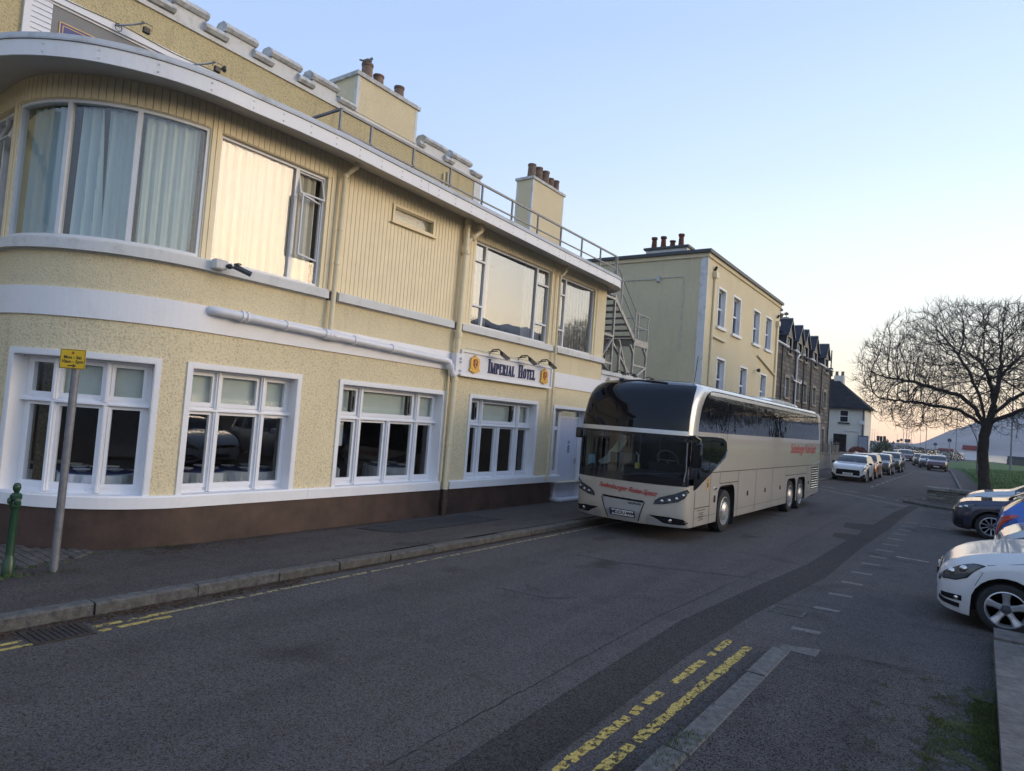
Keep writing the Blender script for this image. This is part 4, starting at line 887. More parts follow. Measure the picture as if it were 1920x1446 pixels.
# ---- corner wall of squared stones on the right, pavement nose, grass bank
def stone(col, name): return simple(name, col, .9, var=.35, scale=8, bumpd=.015, bscale=22)
M['stone_a'] = stone((.15, .14, .12), 'grey_brown_stone'); M['stone_b'] = stone((.19, .18, .155), 'pale_stone'); M['stone_c'] = stone((.11, .105, .10), 'dark_stone'); M['mortar'] = simple('mortar', (.20, .19, .17), .95)
cw = thing('corner_stone_wall', 'low squared-stone garden wall with coping on the street corner, in front of the tree', 'wall', (-1.7, 31.4, 0)); co = (-1.7, 31.4, 0)
m = MB(); m.box(-1.66, 7.0, 31.44, 31.86, -.1, .50); m.build('wall_core', 'mortar', cw, off=co)
rnd = random.Random(5); z = .06
for row in range(4):
    h = [.13, .11, .12, .09][row]; x = -1.70
    while x < 4.5:
        L_ = rnd.uniform(.16, .42)
        m = MB(); m.cham(x + .006, x + L_ - .006, 31.40 - rnd.uniform(0, .02), 31.6, z + .006, z + h - .006, .012); m.build('stone', rnd.choice(['stone_a', 'stone_b', 'stone_c']), cw, off=co); x += L_
    y = 31.46
    while y < 31.9:
        m = MB(); m.cham(-1.715, -1.6, y + .005, y + .2, z + .006, z + h - .006, .012); m.build('stone', 'stone_b', cw, off=co); y += .21
    z += h
x = -1.78
while x < 6:
    L_ = rnd.uniform(.7, 1.0); m = MB(); m.cham(x + .006, x + L_ - .006, 31.34, 31.95, .515, .66, .025); m.build('coping_stone', rnd.choice(['stone_a', 'stone_b']), cw, off=co); x += L_
mb = MB(); mb.add([(-2.35, 30.2, .09), (-1.6, 29.4, .09), (-.8, 29.0, .09), (8, 28.2, .09), (8, 31.5, .09), (-1.9, 31.9, .09), (-2.3, 31.2, .09)], [(0, 1, 2, 3, 4, 5, 6)]); struct('corner_pavement', mb, 'pave', flip=False)
kerbrun('corner_kerb', [(-2.0, 32.5), (-2.4, 31.2), (-2.38, 30.2), (-1.62, 29.3), (-.7, 28.9), (8, 28.1)], .07, -.2, .1, 1.0, 'kerb_dark', random.Random(8))
kp = [(-1.55, 33.2), (-1.0, 36), (-.75, 42), (-1.0, 48), (-1.6, 62), (-2.4, 80), (-6, 110)]
kerbrun('right_far_kerb', kp, .08, -.2, .11, 2.5, 'kerb', random.Random(9))
mb = MB(); mb.grid([[(x + .08, y, .10), (x + .95, y + .4, .12)] for x, y in kp]); struct('far_footpath', mb, 'pave', flip=False)
# grass bank rising to the right
def bankz(x, y):
    ex = -0.55 if y < 42 else -0.55 - (y - 42) * .045
    d = max(0, x - ex); return .10 + .62 * (1 - math.exp(-d / 1.6)) + .06 * noise.noise(Vector((x * .7, y * .5, 0))) * min(1, d)
mb = MB(); rows = []
for i in range(60):
    y = 32.05 + (i / 59) ** 1.3 * 90; row = []
    ex = [a for a in kp]; bx = None
    for (xa, ya), (xb, yb) in zip(kp, kp[1:]):
        if ya <= y <= yb: bx = xa + (xb - xa) * (y - ya) / (yb - ya)
    if bx is None: bx = kp[0][0] if y < kp[0][1] else kp[-1][0]
    bx += .95
    for j in range(22): x = bx + (j / 21) ** 1.6 * 26; row.append((x, y, bankz(x, y) if j else .12))
    rows.append(row)
mb.grid(rows); struct('grass_bank', mb, 'grass', flip=False, smooth=True)
r = random.Random(21); mb = MB()
for _ in range(26000):
    y = 32.2 + (r.random() ** 1.7) * 45; x = r.uniform(-.9, 9)
    bx = None
    for (xa, ya), (xb, yb) in zip(kp, kp[1:]):
        if ya <= y <= yb: bx = xa + (xb - xa) * (y - ya) / (yb - ya) + 1.0
    if bx is None: bx = -.6
    if x < bx: continue
    z = bankz(x, y); h = r.uniform(.04, .16) * (1 + .6 * noise.noise(Vector((x, y, 3)))); q = r.random() * PI; dx, dy = math.cos(q) * .012, math.sin(q) * .012
    mb.add([(x - dx, y - dy, z - .02), (x + dx, y + dy, z - .02), (x + r.uniform(-.06, .06), y + r.uniform(-.06, .06), z + h)], [(0, 1, 2)])
M['grassblade'] = simple('grass_blades', (.075, .155, .020), .8, var=.5, scale=1.5)
tag(mb.build('grass', 'grassblade', None, flip=False), kind='stuff')
r = random.Random(4); mb = MB()
M['daffodil'] = simple('yellow_daffodil', (.6, .45, .03), .7)
for _ in range(90):
    x = r.gauss(4.4, .8); y = r.gauss(47, 2); z = bankz(x, y) + .2
    mb.add([(x - .04, y, z), (x + .04, y, z), (x + .03, y, z + .08), (x - .03, y, z + .08)], [(0, 1, 2, 3)])
tag(mb.build('daffodils', 'daffodil', None, flip=False), kind='stuff')

def seam(name, pts, w=.012, z=.0055):
    r = random.Random(len(pts)); P3 = []
    for (x0, y0), (x1, y1) in zip(pts, pts[1:]):
        n = max(2, int(math.hypot(x1 - x0, y1 - y0) / .06))
        for i in range(n): P3.append((x0 + (x1 - x0) * i / n + r.gauss(0, .006), y0 + (y1 - y0) * i / n + r.gauss(0, .006)))
    mb = MB(); rows = []
    for i, (x, y) in enumerate(P3):
        a = P3[max(0, i - 1)]; b = P3[min(len(P3) - 1, i + 1)]; d = Vector((b[0] - a[0], b[1] - a[1])).normalized(); ww = w * r.uniform(.25, 1.2); rows.append([(x - d.y * ww, y + d.x * ww, z), (x + d.y * ww, y - d.x * ww, z)])
    mb.grid(rows); return struct(name, mb, 'tar', flip=False)
M['tar'] = simple('dark_open_seam', (.012, .011, .011), .9)
seam('road_crack', [(-5.4, 9.63), (-4.6, 9.75), (-3.8, 10.1), (-2.75, 10.6), (-2.3, 10.8)]); seam('road_crack', [(-5.0, 6.9), (-4.3, 7.0), (-4.0, 7.4)], .008); seam('road_crack', [(-2.3, 9.2), (-1.9, 9.4), (-1.2, 9.55), (.1, 9.9)], .008); seam('road_crack', [(-3.1, 14), (-3.2, 20), (-3.0, 27)], .01)
seam('road_crack', [(-9.2, 4.3), (-8.6, 4.45), (-7.9, 4.75), (-7.1, 4.9)], .008, .075); seam('road_crack', [(-2.9, 3.0), (-3.0, 7.5), (-2.85, 12)], .005)
tuft('moss_tufts', [(-.26, .17, 4.3, 7.0, .08), (.02, .17, 4.3, 7.1, .08)], 13000, .018, 12, 'moss', w=.004)
tuft('seam_weeds', [(.14, .19, 2, 9.6, .08), (-1.66, -1.48, 4.0, 4.7, .085), (-9.3, -9.24, 3.9, 5.2, .01)], 900, .03, 13, 'weed', w=.004)
# ================================================================ STREET FURNITURE AT LEFT
sp = thing('parking_sign_post', 'leaning grey steel post carrying a small yellow parking-times plate in front of the rounded corner', 'sign post', (-8.55, 3.21, 0)); so2 = (-8.55, 3.21, 0)
m = MB(); m.tube([(-8.55, 3.21, .04), (-8.50, 3.2, 2.58)], .042, 16); m.build('post', 'steelpost' if 'steelpost' in M else 'steel', sp, off=so2, smooth=True)
M['steelpost'] = simple('dull_grey_post', (.20, .205, .22), .5, .4, var=.25, scale=12); sp.children[0].data.materials[0] = M['steelpost']
M['yplate'] = simple('yellow_sign_plate', (.80, .50, .015), .4, var=.03); M['ink'] = simple('black_sign_ink', (.012, .012, .012), .5)
# plate faces the camera-ish direction
def pf(a, b, c): # a right, b up, c out
    u = Vector((.80, .60, 0)).normalized(); n_ = Vector((u.y, -u.x, 0)); p = Vector((-8.51, 3.19, 2.475)) + u * a + Vector((0, 0, 1)) * b + n_ * (.05 + c); return (p.x, p.y, p.z)
m = MB(pf); m.cham(-.145, .145, -.112, .112, 0, .006, .002); pl = m.build('sign_plate', 'yplate', sp, off=None); pl.location = (-so2[0], -so2[1], 0)
def chp(mb, name, mat, par): o = mb.build(name, mat, par, off=None); return o
m = MB(pf)
for x0, x1, y0, y1 in ((-.14, .14, .103, .108), (-.14, .14, -.108, -.103), (-.141, -.136, -.108, .108), (.136, .141, -.108, .108)): m.box(x0, x1, y0, y1, .006, .0075)
m.tube([(0, -.078, .007), (0, -.078, .0071)], .001, 4)
m.prism([(-.05, -.084), (.02, -.084), (.02, -.072), (-.05, -.072)], .0075, 'z', .006); m.prism([(.015, -.098), (.05, -.078), (.015, -.058), (.005, -.065), (.03, -.078), (.005, -.091)], .0075, 'z', .0062)
chp(m, 'border_and_arrow', 'ink', pl)
for t, y in (('Mon - Sat', .018), ('10am - 5pm', -.030)):
    tm = textmesh(t, .052, extrude=.0006, offset=.0012); m = MB(pf); m.add([(x, yy + y, z + .0068) for x, yy, z in tm.v], tm.f); chp(m, 'lettering', 'ink', pl)
m = MB(pf); m.lathe([(.016, .006), (.016, .0075), (0, .0075)], (0, .07, 0), 12); M['redwheel'] = simple('red_symbol', (.45, .10, .02), .5); chp(m, 'symbol', 'redwheel', pl)
bl = thing('green_bollard', 'dark green cast-iron post with ball finial at the left edge', 'bollard', (-8.64, 2.80, .05))
M['green'] = simple('dark_green_gloss_paint', (.014, .050, .026), .35, var=.25, scale=15)
m = MB(); m.lathe([(.075, -.05), (.075, .16), (.06, .18), (.052, .22), (.048, .72), (.052, .735)], n=18); m.build('column', 'green', bl, smooth=True)
m = MB(); m.lathe([(.06, .73), (.072, .75), (.072, .79), (.06, .81), (.075, .83), (.075, .87), (.05, .89), (.028, .90)], n=8); m.lathe([(.03, 0), (.04, .01), (.03, .03), (0, .035)], (.06, 0, .81), 10, 'x'); m.lathe([(.0, -.035), (.03, -.03), (.04, -.01), (.03, 0)], (-.06, 0, .81), 10, 'x'); m.lathe([(0, -.035), (.03, -.03), (.04, -.01), (.03, 0)], (0, -.06, .81), 10, 'y'); m.build('hydrant_cap', 'green', bl)
m = MB(); m.lathe([(.02, .89), (.03, .905), (.045, .93), (.05, .955), (.045, .98), (.03, 1.0), (0, 1.007)], n=16); m.build('ball_finial', 'green', bl, smooth=True); bl.scale = (.8, .8, 1)
# ---- dining tables behind the windows
def dtable(x, y, rz, lab, plates=4):
    t = thing('dining_table', lab, 'table', (x, y, .12), rz, 'laid tables in the dining room')
    m = MB(); rows = []
    for k in range(33):
        q = 2 * PI * k / 32; r = .45 * (1 + .12 * abs(math.cos(2 * q)) ** .5); f = 1 + .07 * math.sin(q * 9)
        rows.append([(0, 0, .66), (r * math.cos(q), r * math.sin(q), .66), (r * 1.02 * f * math.cos(q), r * 1.02 * f * math.sin(q), .30)])
    m.grid(rows); m.build('tablecloth', 'cloth', t)
    m = MB(); rows = []
    for k in range(33):
        q = 2 * PI * k / 32 + .7; r = .42; rows.append([(0, 0, .668), (r * math.cos(q), r * math.sin(q), .668), (r * 1.03 * math.cos(q), r * 1.03 * math.sin(q), .56)])
    m.grid(rows); m.build('overcloth', 'navy_cloth', t)
    for k in range(plates):
        q = k * 1.57 + .5; m = MB(); m.lathe([(.05, .675), (.10, .70), (.10, .705), (0, .69)], (.26 * math.cos(q), .26 * math.sin(q), 0), 12); m.build('bowl', 'cloth', t)
    m = MB(); m.lathe([(.05, .0), (.05, .65)], n=8); m.lathe([(.28, 0), (.28, .03), (.04, .05)], n=10); m.build('pedestal', 'black', t); t.scale = (1.1, 1.1, 1.27); return t
dtable(-10.35, 4.3, 0, 'table with white cloth and cups behind the corner window'); dtable(-11.1, 4.0, .4, 'table set further inside, behind the leaning sign post')
dtable(-10.3, 5.7, .2, 'table with a blue overcloth behind the second window from the left'); dtable(-10.25, 6.6, .5, 'table at the right-hand side of the second window')
dtable(-10.3, 8.0, .2, 'table behind the left light of the four-light window'); dtable(-10.3, 10.0, 0, 'table with folded napkins behind the right light of the four-light window')
# ================================================================ FIRE ESCAPE AND HOARDING BEYOND THE HOTEL
hd = thing('pizza_hoarding', 'white boarded hoarding lettered Pizzas between the hotel and the coach', 'hoarding', (-9.4, 19.5, 0)); ho = (-9.4, 19.5, 0)
m = MB(); m.box(-9.42, -9.36, 17.45, 24.5, 0, 3.68); m.build('board', 'signwhite', hd, off=ho)
m = MB(); m.box(-9.42, -9.30, 17.42, 24.5, 3.685, 3.80); m.box(-9.4, -9.32, 17.42, 17.46, 0, 3.68); m.build('top_beam', 'white_old', hd, off=ho)
m = MB(lambda a, b, c: (-9.355 + c, 18.20 + a, 3.50 + b)); tm = textmesh('•Pizzas', .27, extrude=.002); m.add(tm.v, tm.f); m.build('lettering', 'ink', hd, off=ho)
for y in (18.2, 19.0, 20.4):
    m = MB(); m.tube([(-9.3, y, 3.8), (-9.1, y, 3.86), (-8.98, y + .06, 3.80)], .014, 6); m.prism([(y - .05, 3.82), (y + .12, 3.78), (y + .1, 3.72), (y - .05, 3.76)], -8.92, 'x', -9.02); m.build('lamp', 'black', hd, off=ho)
fe = thing('fire_escape', 'pale steel fire-escape stair with open treads at the far end of the hotel', 'fire escape', (-9.8, 19.5, 0)); fo = (-9.8, 19.5, 0)
M['escape'] = simple('pale_galvanised_escape', (.36, .35, .32), .55, .2, var=.3, scale=9); M['tread'] = simple('tread_plate', (.24, .235, .22), .6, .2, var=.2)
fp = lambda n, mb, mat='escape': mb.build(n, mat, fe, off=fo)
X0, X1 = -9.7, -10.75
ya, za, yb, zb = 18.7, 6.38, 20.35, 5.18
for X in (X0, X1):
    m = MB(); m.prism([(ya, za), (yb, zb), (yb, zb - .16), (ya, za - .16)], X + .02, 'x', X - .02); fp('stringer', m)
for i in range(7):
    t = (i + .5) / 7; y = ya + (yb - ya) * t; z = za + (zb - za) * t - .06
    m = MB(); m.box(X1 + .02, X0 - .02, y - .13, y + .13, z - .02, z + .01); fp('tread', m, 'tread')
m = MB(); m.box(X1, X0, 17.95, 18.72, 6.30, 6.36); m.box(X1, X0, 17.95, 18.72, 6.36, 6.40); fp('upper_landing', m)
m = MB(); m.box(X1 - 1.0, X0 + .02, 20.35, 21.4, 5.02, 5.10); m.box(X0 - .04, X0 + .04, 20.3, 21.42, 4.92, 5.14); m.box(X1 - 1, X0, 20.3, 20.36, 4.9, 5.14); fp('landing', m)
for (y, z1) in ((17.95, 6.4), (18.75, 6.35), (20.32, 5.0), (21.36, 5.0)):
    for X in (X0, X1): m = MB(); m.box(X - .035, X + .035, y - .035, y + .035, 3.7, z1); fp('post', m)
for a, b in (((X0, 17.95, 5.0), (X0, 18.75, 5.0)), ((X0, 17.95, 4.15), (X0, 18.75, 4.95)), ((X0, 18.75, 4.8), (X0, 20.32, 3.75)), ((X0, 20.32, 4.25), (X0, 21.36, 4.25)), ((X0, 20.32, 3.75), (X0, 21.36, 4.25)), ((X0, 17.95, 4.12), (X0, 18.75, 4.12)), ((X0, 17.95, 6.2), (X0, 18.75, 6.2)), ((X0, 18.75, 5.0), (X1, 18.75, 5.0)), ((X1, 17.95, 5.0), (X1, 18.75, 5.0)), ((X0, 18.75, 3.8), (X1, 18.75, 4.9)),
             ((X0, 20.05, 4.9), (X0, 20.35, 4.6)), ((X0, 21.1, 4.9), (X0, 21.4, 4.6)), ((X0 + .1, 19.1, 3.75), (X0 + .1, 19.1, 4.7)), ((X0, 20.0, 3.75), (X0, 19.2, 4.95))):
    m = MB(); m.bar(a, b, .07); fp('brace', m)
for dz in (.95, .5):
    m = MB(); X = X0 - .0; m.tube([(-9.35, 17.96, 6.4 + dz), (X, 18.6, 6.4 + dz), (X, 18.8, za + dz - .05), (X, yb - .1, zb + dz + .05), (X, yb + .1, zb + dz - .1), (X, 21.4, zb + dz - .1)], .022, 6); fp('handrail', m)
    m = MB(); m.tube([(X0, 21.4, 5.1 + dz), (X1 - 1, 21.4, 5.1 + dz)], .02, 6); fp('handrail', m)
for y, z in ((18.62, 6.38), (19.2, 6.05), (20.35, 5.15), (21.4, 5.1), (20.6, 5.1)): m = MB(); m.box(X0 - .02, X0 + .02, y - .02, y + .02, z - .1, z + .93); fp('baluster', m)
# lower flight going back down
for X in (X1 - .05, X1 - .95):
    m = MB(); m.prism([(21.0, 5.05), (18.4, 3.2), (18.4, 3.02), (21.0, 4.87)], X + .02, 'x', X - .02); fp('stringer', m, 'tread')
for i in range(9): m = MB(); t = (i + .5) / 9; y = 21.0 - 2.6 * t; z = 5.0 - 1.85 * t; m.box(X1 - .93, X1 - .07, y - .13, y + .13, z - .02, z); fp('tread', m, 'tread')
# ================================================================ CREAM BLOCK BEYOND
B2 = thing('cream_block', 'tall plain cream rendered block with white sash windows beyond the hotel', 'building', (-11, 37, 0)); bo = (-11, 37, 0)
bp = lambda n, mb, mat, par=None, **k: mb.build(n, mat, par or B2, off=bo, **k)
wins = [(32.45, 33.55, 7.52, 9.43), (34.9, 36.15, 7.50, 9.48), (38.75, 40.0, 7.52, 9.44), (41.4, 42.7, 7.52, 9.48), (32.8, 34.0, 3.9, 5.9), (36.75, 38.0, 3.9, 5.88), (40.88, 42.1, 3.9, 5.88), (33, 34.2, .9, 2.8), (37, 38.2, .9, 2.8), (41, 42.2, .9, 2.8)]
mb = MB(); ys = sorted({30.65, 44.6} | {v for q in wins for v in q[:2]}); zs = sorted({0, 10.6} | {v for q in wins for v in q[2:]})
for i in range(len(ys) - 1):
    for j in range(len(zs) - 1):
        yc, zc = (ys[i] + ys[i + 1]) / 2, (zs[j] + zs[j + 1]) / 2
        if not any(q[0] < yc < q[1] and q[2] < zc < q[3] for q in wins): mb.add([(-11, ys[i], zs[j]), (-11, ys[i + 1], zs[j]), (-11, ys[i + 1], zs[j + 1]), (-11, ys[i], zs[j + 1])], [(0, 1, 2, 3)])
for a, b, c, d in wins:
    for y in (a, b): mb.add([(-11, y, c), (-11.25, y, c), (-11.25, y, d), (-11, y, d)], [(0, 1, 2, 3)])
    for z in (c, d): mb.add([(-11, a, z), (-11.25, a, z), (-11.25, b, z), (-11, b, z)], [(0, 1, 2, 3)])
bp('front_wall', mb, 'roughcast_fine', flip=False)
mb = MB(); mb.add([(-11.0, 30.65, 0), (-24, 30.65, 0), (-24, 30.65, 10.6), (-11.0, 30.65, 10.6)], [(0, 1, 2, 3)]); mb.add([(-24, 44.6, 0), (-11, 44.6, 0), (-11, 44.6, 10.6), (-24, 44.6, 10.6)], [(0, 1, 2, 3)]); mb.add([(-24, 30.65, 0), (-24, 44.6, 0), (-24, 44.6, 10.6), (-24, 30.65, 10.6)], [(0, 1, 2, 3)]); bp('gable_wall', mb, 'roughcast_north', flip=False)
mb = MB(); mb.box(-24, -10.93, 30.58, 44.68, 10.6, 10.80); bp('cornice', mb, 'roughcast_fine'); mb = MB(); mb.box(-24.1, -10.82, 30.46, 44.8, 10.80, 10.96); M['fasciadark'] = simple('dark_eaves_band', (.05, .055, .06), .5); bp('eaves', mb, 'fasciadark')
mb = MB(); mb.box(-11.35, -10.985, 30.635, 30.70, 0, 10.6); mb.box(-11.0, -10.985, 30.66, 30.98, 0, 10.6) if 0 else None; bp('corner_margin', mb, 'white_old')
mb = MB(); mb.box(-11.28, -11.0, 30.63, 30.645, 0, 10.6); bp('corner_margin', mb, 'white_old')
for a, b, c, d in wins:
    m = MB(); t = .10
    for q in ((a - t, a, c, d), (b, b + t, c, d), (a - t, b + t, d, d + t)): m.box(-11.02, -10.985, *q)
    m.box(-11.2, -11.0, b - .012, b + .0, c, d); m.box(-11.2, -11.0, a, a + .012, c, d)
    m.box(-11.24, -11.18, a, a + .09, c, d); m.box(-11.24, -11.18, b - .09, b, c, d); m.box(-11.24, -11.18, a, b, d - .09, d); m.box(-11.24, -11.18, a, b, c, c + .1); zm = (c + d) / 2; m.box(-11.23, -11.16, a, b, zm - .04, zm + .05); m.box(-11.22, -11.18, (a + b) / 2 - .02, (a + b) / 2 + .02, zm, d)
    w_ = bp('window', m, 'white_clean')
    m = MB(); m.box(-11.05, -10.88, a - .16, b + .16, c - .14, c); bp('window_sill', m, 'white', w_)
    m = MB(); m.add([(-11.21, a, c), (-11.21, b, c), (-11.21, b, d), (-11.21, a, d)], [(0, 1, 2, 3)]); bp('pane', m, 'glass', w_)
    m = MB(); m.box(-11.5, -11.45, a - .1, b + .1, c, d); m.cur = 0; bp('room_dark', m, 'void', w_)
    m = MB(); m.box(-11.33, -11.31, a, b, d - .75, d); bp('blind', m, 'blind', w_)
for pts in ([(-10.93, 31.55, .2), (-10.93, 31.6, 9.9)], [(-10.93, 43.9, .2), (-10.93, 43.9, 9.5)], [(-10.93, 31.6, 6.9), (-10.93, 33.6, 6.85)], [(-10.93, 39.8, 6.9), (-10.93, 43.9, 6.1)]):
    bp('downpipe', MB().tube(pts, .06, 8), 'pipe_cream', smooth=True)
for y, z in ((31.6, 9.75), (43.9, 9.3)): m = MB(); m.prism([(y - .16, z), (y + .16, z), (y + .22, z + .3), (y - .22, z + .3)], -10.8, 'x', -11); bp('hopper_head', m, 'pipe_cream')
m = MB(); m.tube([(-10.95, 31.5, 10.1), (-10.85, 31.5, 10.3)], .07, 6); m.tube([(-10.95, 43.8, 9.8), (-10.85, 43.8, 10.0)], .07, 6); bp('overflow', m, 'black')['kind'] = 'stuff'
m = MB(); m.cham(-13.55, -13.4, 30.5, 30.65, 9.5, 9.8, .02); m.tube([(-13.47, 30.62, 9.65), (-20, 30.62, 9.75)], .02, 5); m.tube([(-13.4, 30.62, 9.7), (-12.2, 30.62, 9.7), (-12.15, 30.62, 9.6), (-12.15, 30.62, 6.0)], .016, 5); bp('wall_lamp_and_cable', m, 'coping')
m = MB(); m.lathe([(.05, 0), (.12, .1), (.1, .2)], (-10.9, 39.6, 6.0), 8, 'x'); bp('wall_lamp', m, 'black')
m = MB(); m.box(-14.4, -12.2, 30.9, 31.6, 10.96, 11.25); ch = bp('chimney', m, 'white_old'); m = MB(); m.box(-14.5, -12.1, 30.8, 31.7, 11.25, 11.36); bp('chimney_cap', m, 'fasciadark', ch)
M['potred'] = simple('dark_red_pot', (.13, .045, .03), .9, var=.3)
for x, h in ((-14.1, .62), (-13.6, .62), (-13.1, .36), (-12.65, .66)): m = MB(); m.lathe([(.15, 11.36), (.12, 11.36 + h * .8), (.16, 11.36 + h * .85), (.16, 11.36 + h), (.08, 11.36 + h)], (x, 31.2, 0), 10); bp('chimney_pot', m, 'potred', ch)
# ================================================================ STONE TENEMENT
def stonework():
    m, nt, p = nmat('coursed_dark_sandstone'); g = nt.nodes.new('ShaderNodeNewGeometry').outputs['Position']
    sx_ = nt.nodes.new('ShaderNodeSeparateXYZ'); nt.links.new(g, sx_.inputs[0]); cb = nt.nodes.new('ShaderNodeCombineXYZ')
    nt.links.new(math_(nt, 'ADD', sx_.outputs[1], math_(nt, 'MULTIPLY', sx_.outputs[0], 1.0)), cb.inputs[0]); nt.links.new(sx_.outputs[2], cb.inputs[1])
    b = nt.nodes.new('ShaderNodeTexBrick'); nt.links.new(cb.outputs[0], b.inputs[0]); b.inputs['Scale'].default_value = 1; b.inputs['Brick Width'].default_value = .75; b.inputs['Row Height'].default_value = .34; b.inputs['Mortar Size'].default_value = .03; b.inputs['Mortar Smooth'].default_value = .3; b.inputs['Bias'].default_value = -.1
    b.inputs['Color1'].default_value = (.065, .060, .056, 1); b.inputs['Color2'].default_value = (.22, .195, .165, 1); b.inputs['Mortar'].default_value = (.04, .037, .034, 1)
    n = tex(nt, 'ShaderNodeTexNoise', .8, g, 7, .7); n2 = tex(nt, 'ShaderNodeTexNoise', 5, g, 4)
    c = mixc(nt, ramp(nt, [(.35, (.45, .45, .45)), (.65, (0, 0, 0))], n.outputs[0]), b.outputs[0], (.075, .068, .062)); c = mixc(nt, math_(nt, 'MULTIPLY', n2.outputs[0], .3), c, (.19, .175, .16))
    nt.links.new(c, p.inputs['Base Color']); p.inputs['Roughness'].default_value = .95
    bump(nt, p, math_(nt, 'SUBTRACT', math_(nt, 'MULTIPLY', n2.outputs[0], .6), b.outputs['Fac']), .05); return m
M['barge'] = simple('pale_grey_bargeboard', (.30, .32, .34), .6); M['darkslate'] = simple('near_black_slate', (.030, .032, .034), .8, var=.3, scale=2, bumpd=.01, bscale=9, spec=.1); M['stonework'] = stonework(); M['dressed'] = simple('dressed_sandstone', (.26, .235, .20), .9, var=.3, scale=3)
T = thing('stone_tenement', 'dark stone tenement with a row of gabled dormers beyond the cream block', 'building', (-12, 57, 0)); to = (-12, 57, 0)
tp = lambda n, mb, mat, par=None, **k: mb.build(n, mat, par or T, off=to, **k)
TE = 8.85; ytn, yfn = 46.3, 68.9
dorm = [(52.0, 1.05), (55.4, .95), (57.7, .82), (61.4, .9), (66.5, 1.05)]
tw = [(c - .62, c + .62, 8.5, 9.7) for c, h in dorm] + [(c - .6, c + .6, 5.2, 6.65) for c in (51.7, 55.0, 57.7, 61.4, 66.2)] + [(c - .6, c + .6, 1.2, 3.2) for c in (51.7, 55.0, 57.7, 61.4, 66.2)]
mb = MB(); ys = sorted({ytn, yfn} | {v for q in tw for v in q[:2]}); zs = sorted({0, TE} | {v for q in tw for v in q[2:] if v < TE})
for i in range(len(ys) - 1):
    for j in range(len(zs) - 1):
        yc, zc = (ys[i] + ys[i + 1]) / 2, (zs[j] + zs[j + 1]) / 2
        if not any(q[0] < yc < q[1] and q[2] < zc < q[3] for q in tw): mb.add([(-12, ys[i], zs[j]), (-12, ys[i + 1], zs[j]), (-12, ys[i + 1], zs[j + 1]), (-12, ys[i], zs[j + 1])], [(0, 1, 2, 3)])
for y in (ytn, yfn): mb.add([(-12, y, 0), (-20, y, 0), (-20, y, TE), (-16, y, 12.9), (-12, y, TE)], [(0, 1, 2, 3, 4)])
tp('wall', mb, 'stonework', flip=False)
mb = MB(); mb.prism([(-12.02, TE - .02), (-16, 12.95), (-16, 13.1), (-12.02, TE + .1)], yfn + .1, 'y', ytn - .05); mb.prism([(-16, 13.1), (-16, 12.95), (-20.2, TE - .05), (-20.3, TE)], yfn + .1, 'y', ytn - .05); rf = tp('roof', mb, 'slate')
for c, h in dorm:
    w2 = .98; zp = 11.05
    m = MB(); mb2 = [(c - w2, TE - .1), (c + w2, TE - .1), (c + w2, 9.85), (c, zp - .1), (c - w2, 9.85)]
    # front with window hole
    a, b, z0, z1 = c - .62, c + .62, 8.5, 9.7
    for q in (((c - w2, TE - .1), (a, TE - .1), (a, z1), (c - w2, 9.80)), ((b, TE - .1), (c + w2, TE - .1), (c + w2, 9.80), (b, z1)), ((a, z1), (b, z1), (c + w2, 9.80), (c, zp - .1), (c - w2, 9.80))): m.add([(-12.0, y, z) for y, z in q], [tuple(range(len(q)))])
    d = tp('dormer', m, 'dressed', flip=False)
    m = MB()
    for s in (-1, 1): m = MB(); m.add([(-12.01, c + s * w2, TE - .1), (-15.5, c + s * w2, TE + 2.9), (-13.4, c + s * w2, 9.85), (-12.01, c + s * w2, 9.85)], [(0, 1, 2, 3)]); tp('dormer_cheek', m, 'slate', d, flip=False)
    m = MB()
    for s in (-1, 1): m.add([(-11.85, c, zp), (-15.6, c, zp), (-15.6, c + s * (w2 + .12), 9.72), (-11.85, c + s * (w2 + .12), 9.72), (-11.85, c, zp + .1), (-15.6, c, zp + .1), (-15.6, c + s * (w2 + .12), 9.82), (-11.85, c + s * (w2 + .12), 9.82)], [(0, 1, 2, 3), (4, 5, 6, 7), (0, 3, 7, 4), (3, 2, 6, 7)])
    tp('dormer_roof', m, 'slate', d, flip=False)
    m = MB(); 
    for s in (-1, 1): m.add([(-11.83, c, zp + .1), (-11.83, c + s * (w2 + .14), 9.82), (-11.83, c + s * (w2 + .14), 9.68), (-11.83, c, zp - .06)], [(0, 1, 2, 3)])
    m.box(-15.5, -11.84, c - .06, c + .06, zp + .08, zp + .16); tp('bargeboard', m, 'barge', d, flip=False)
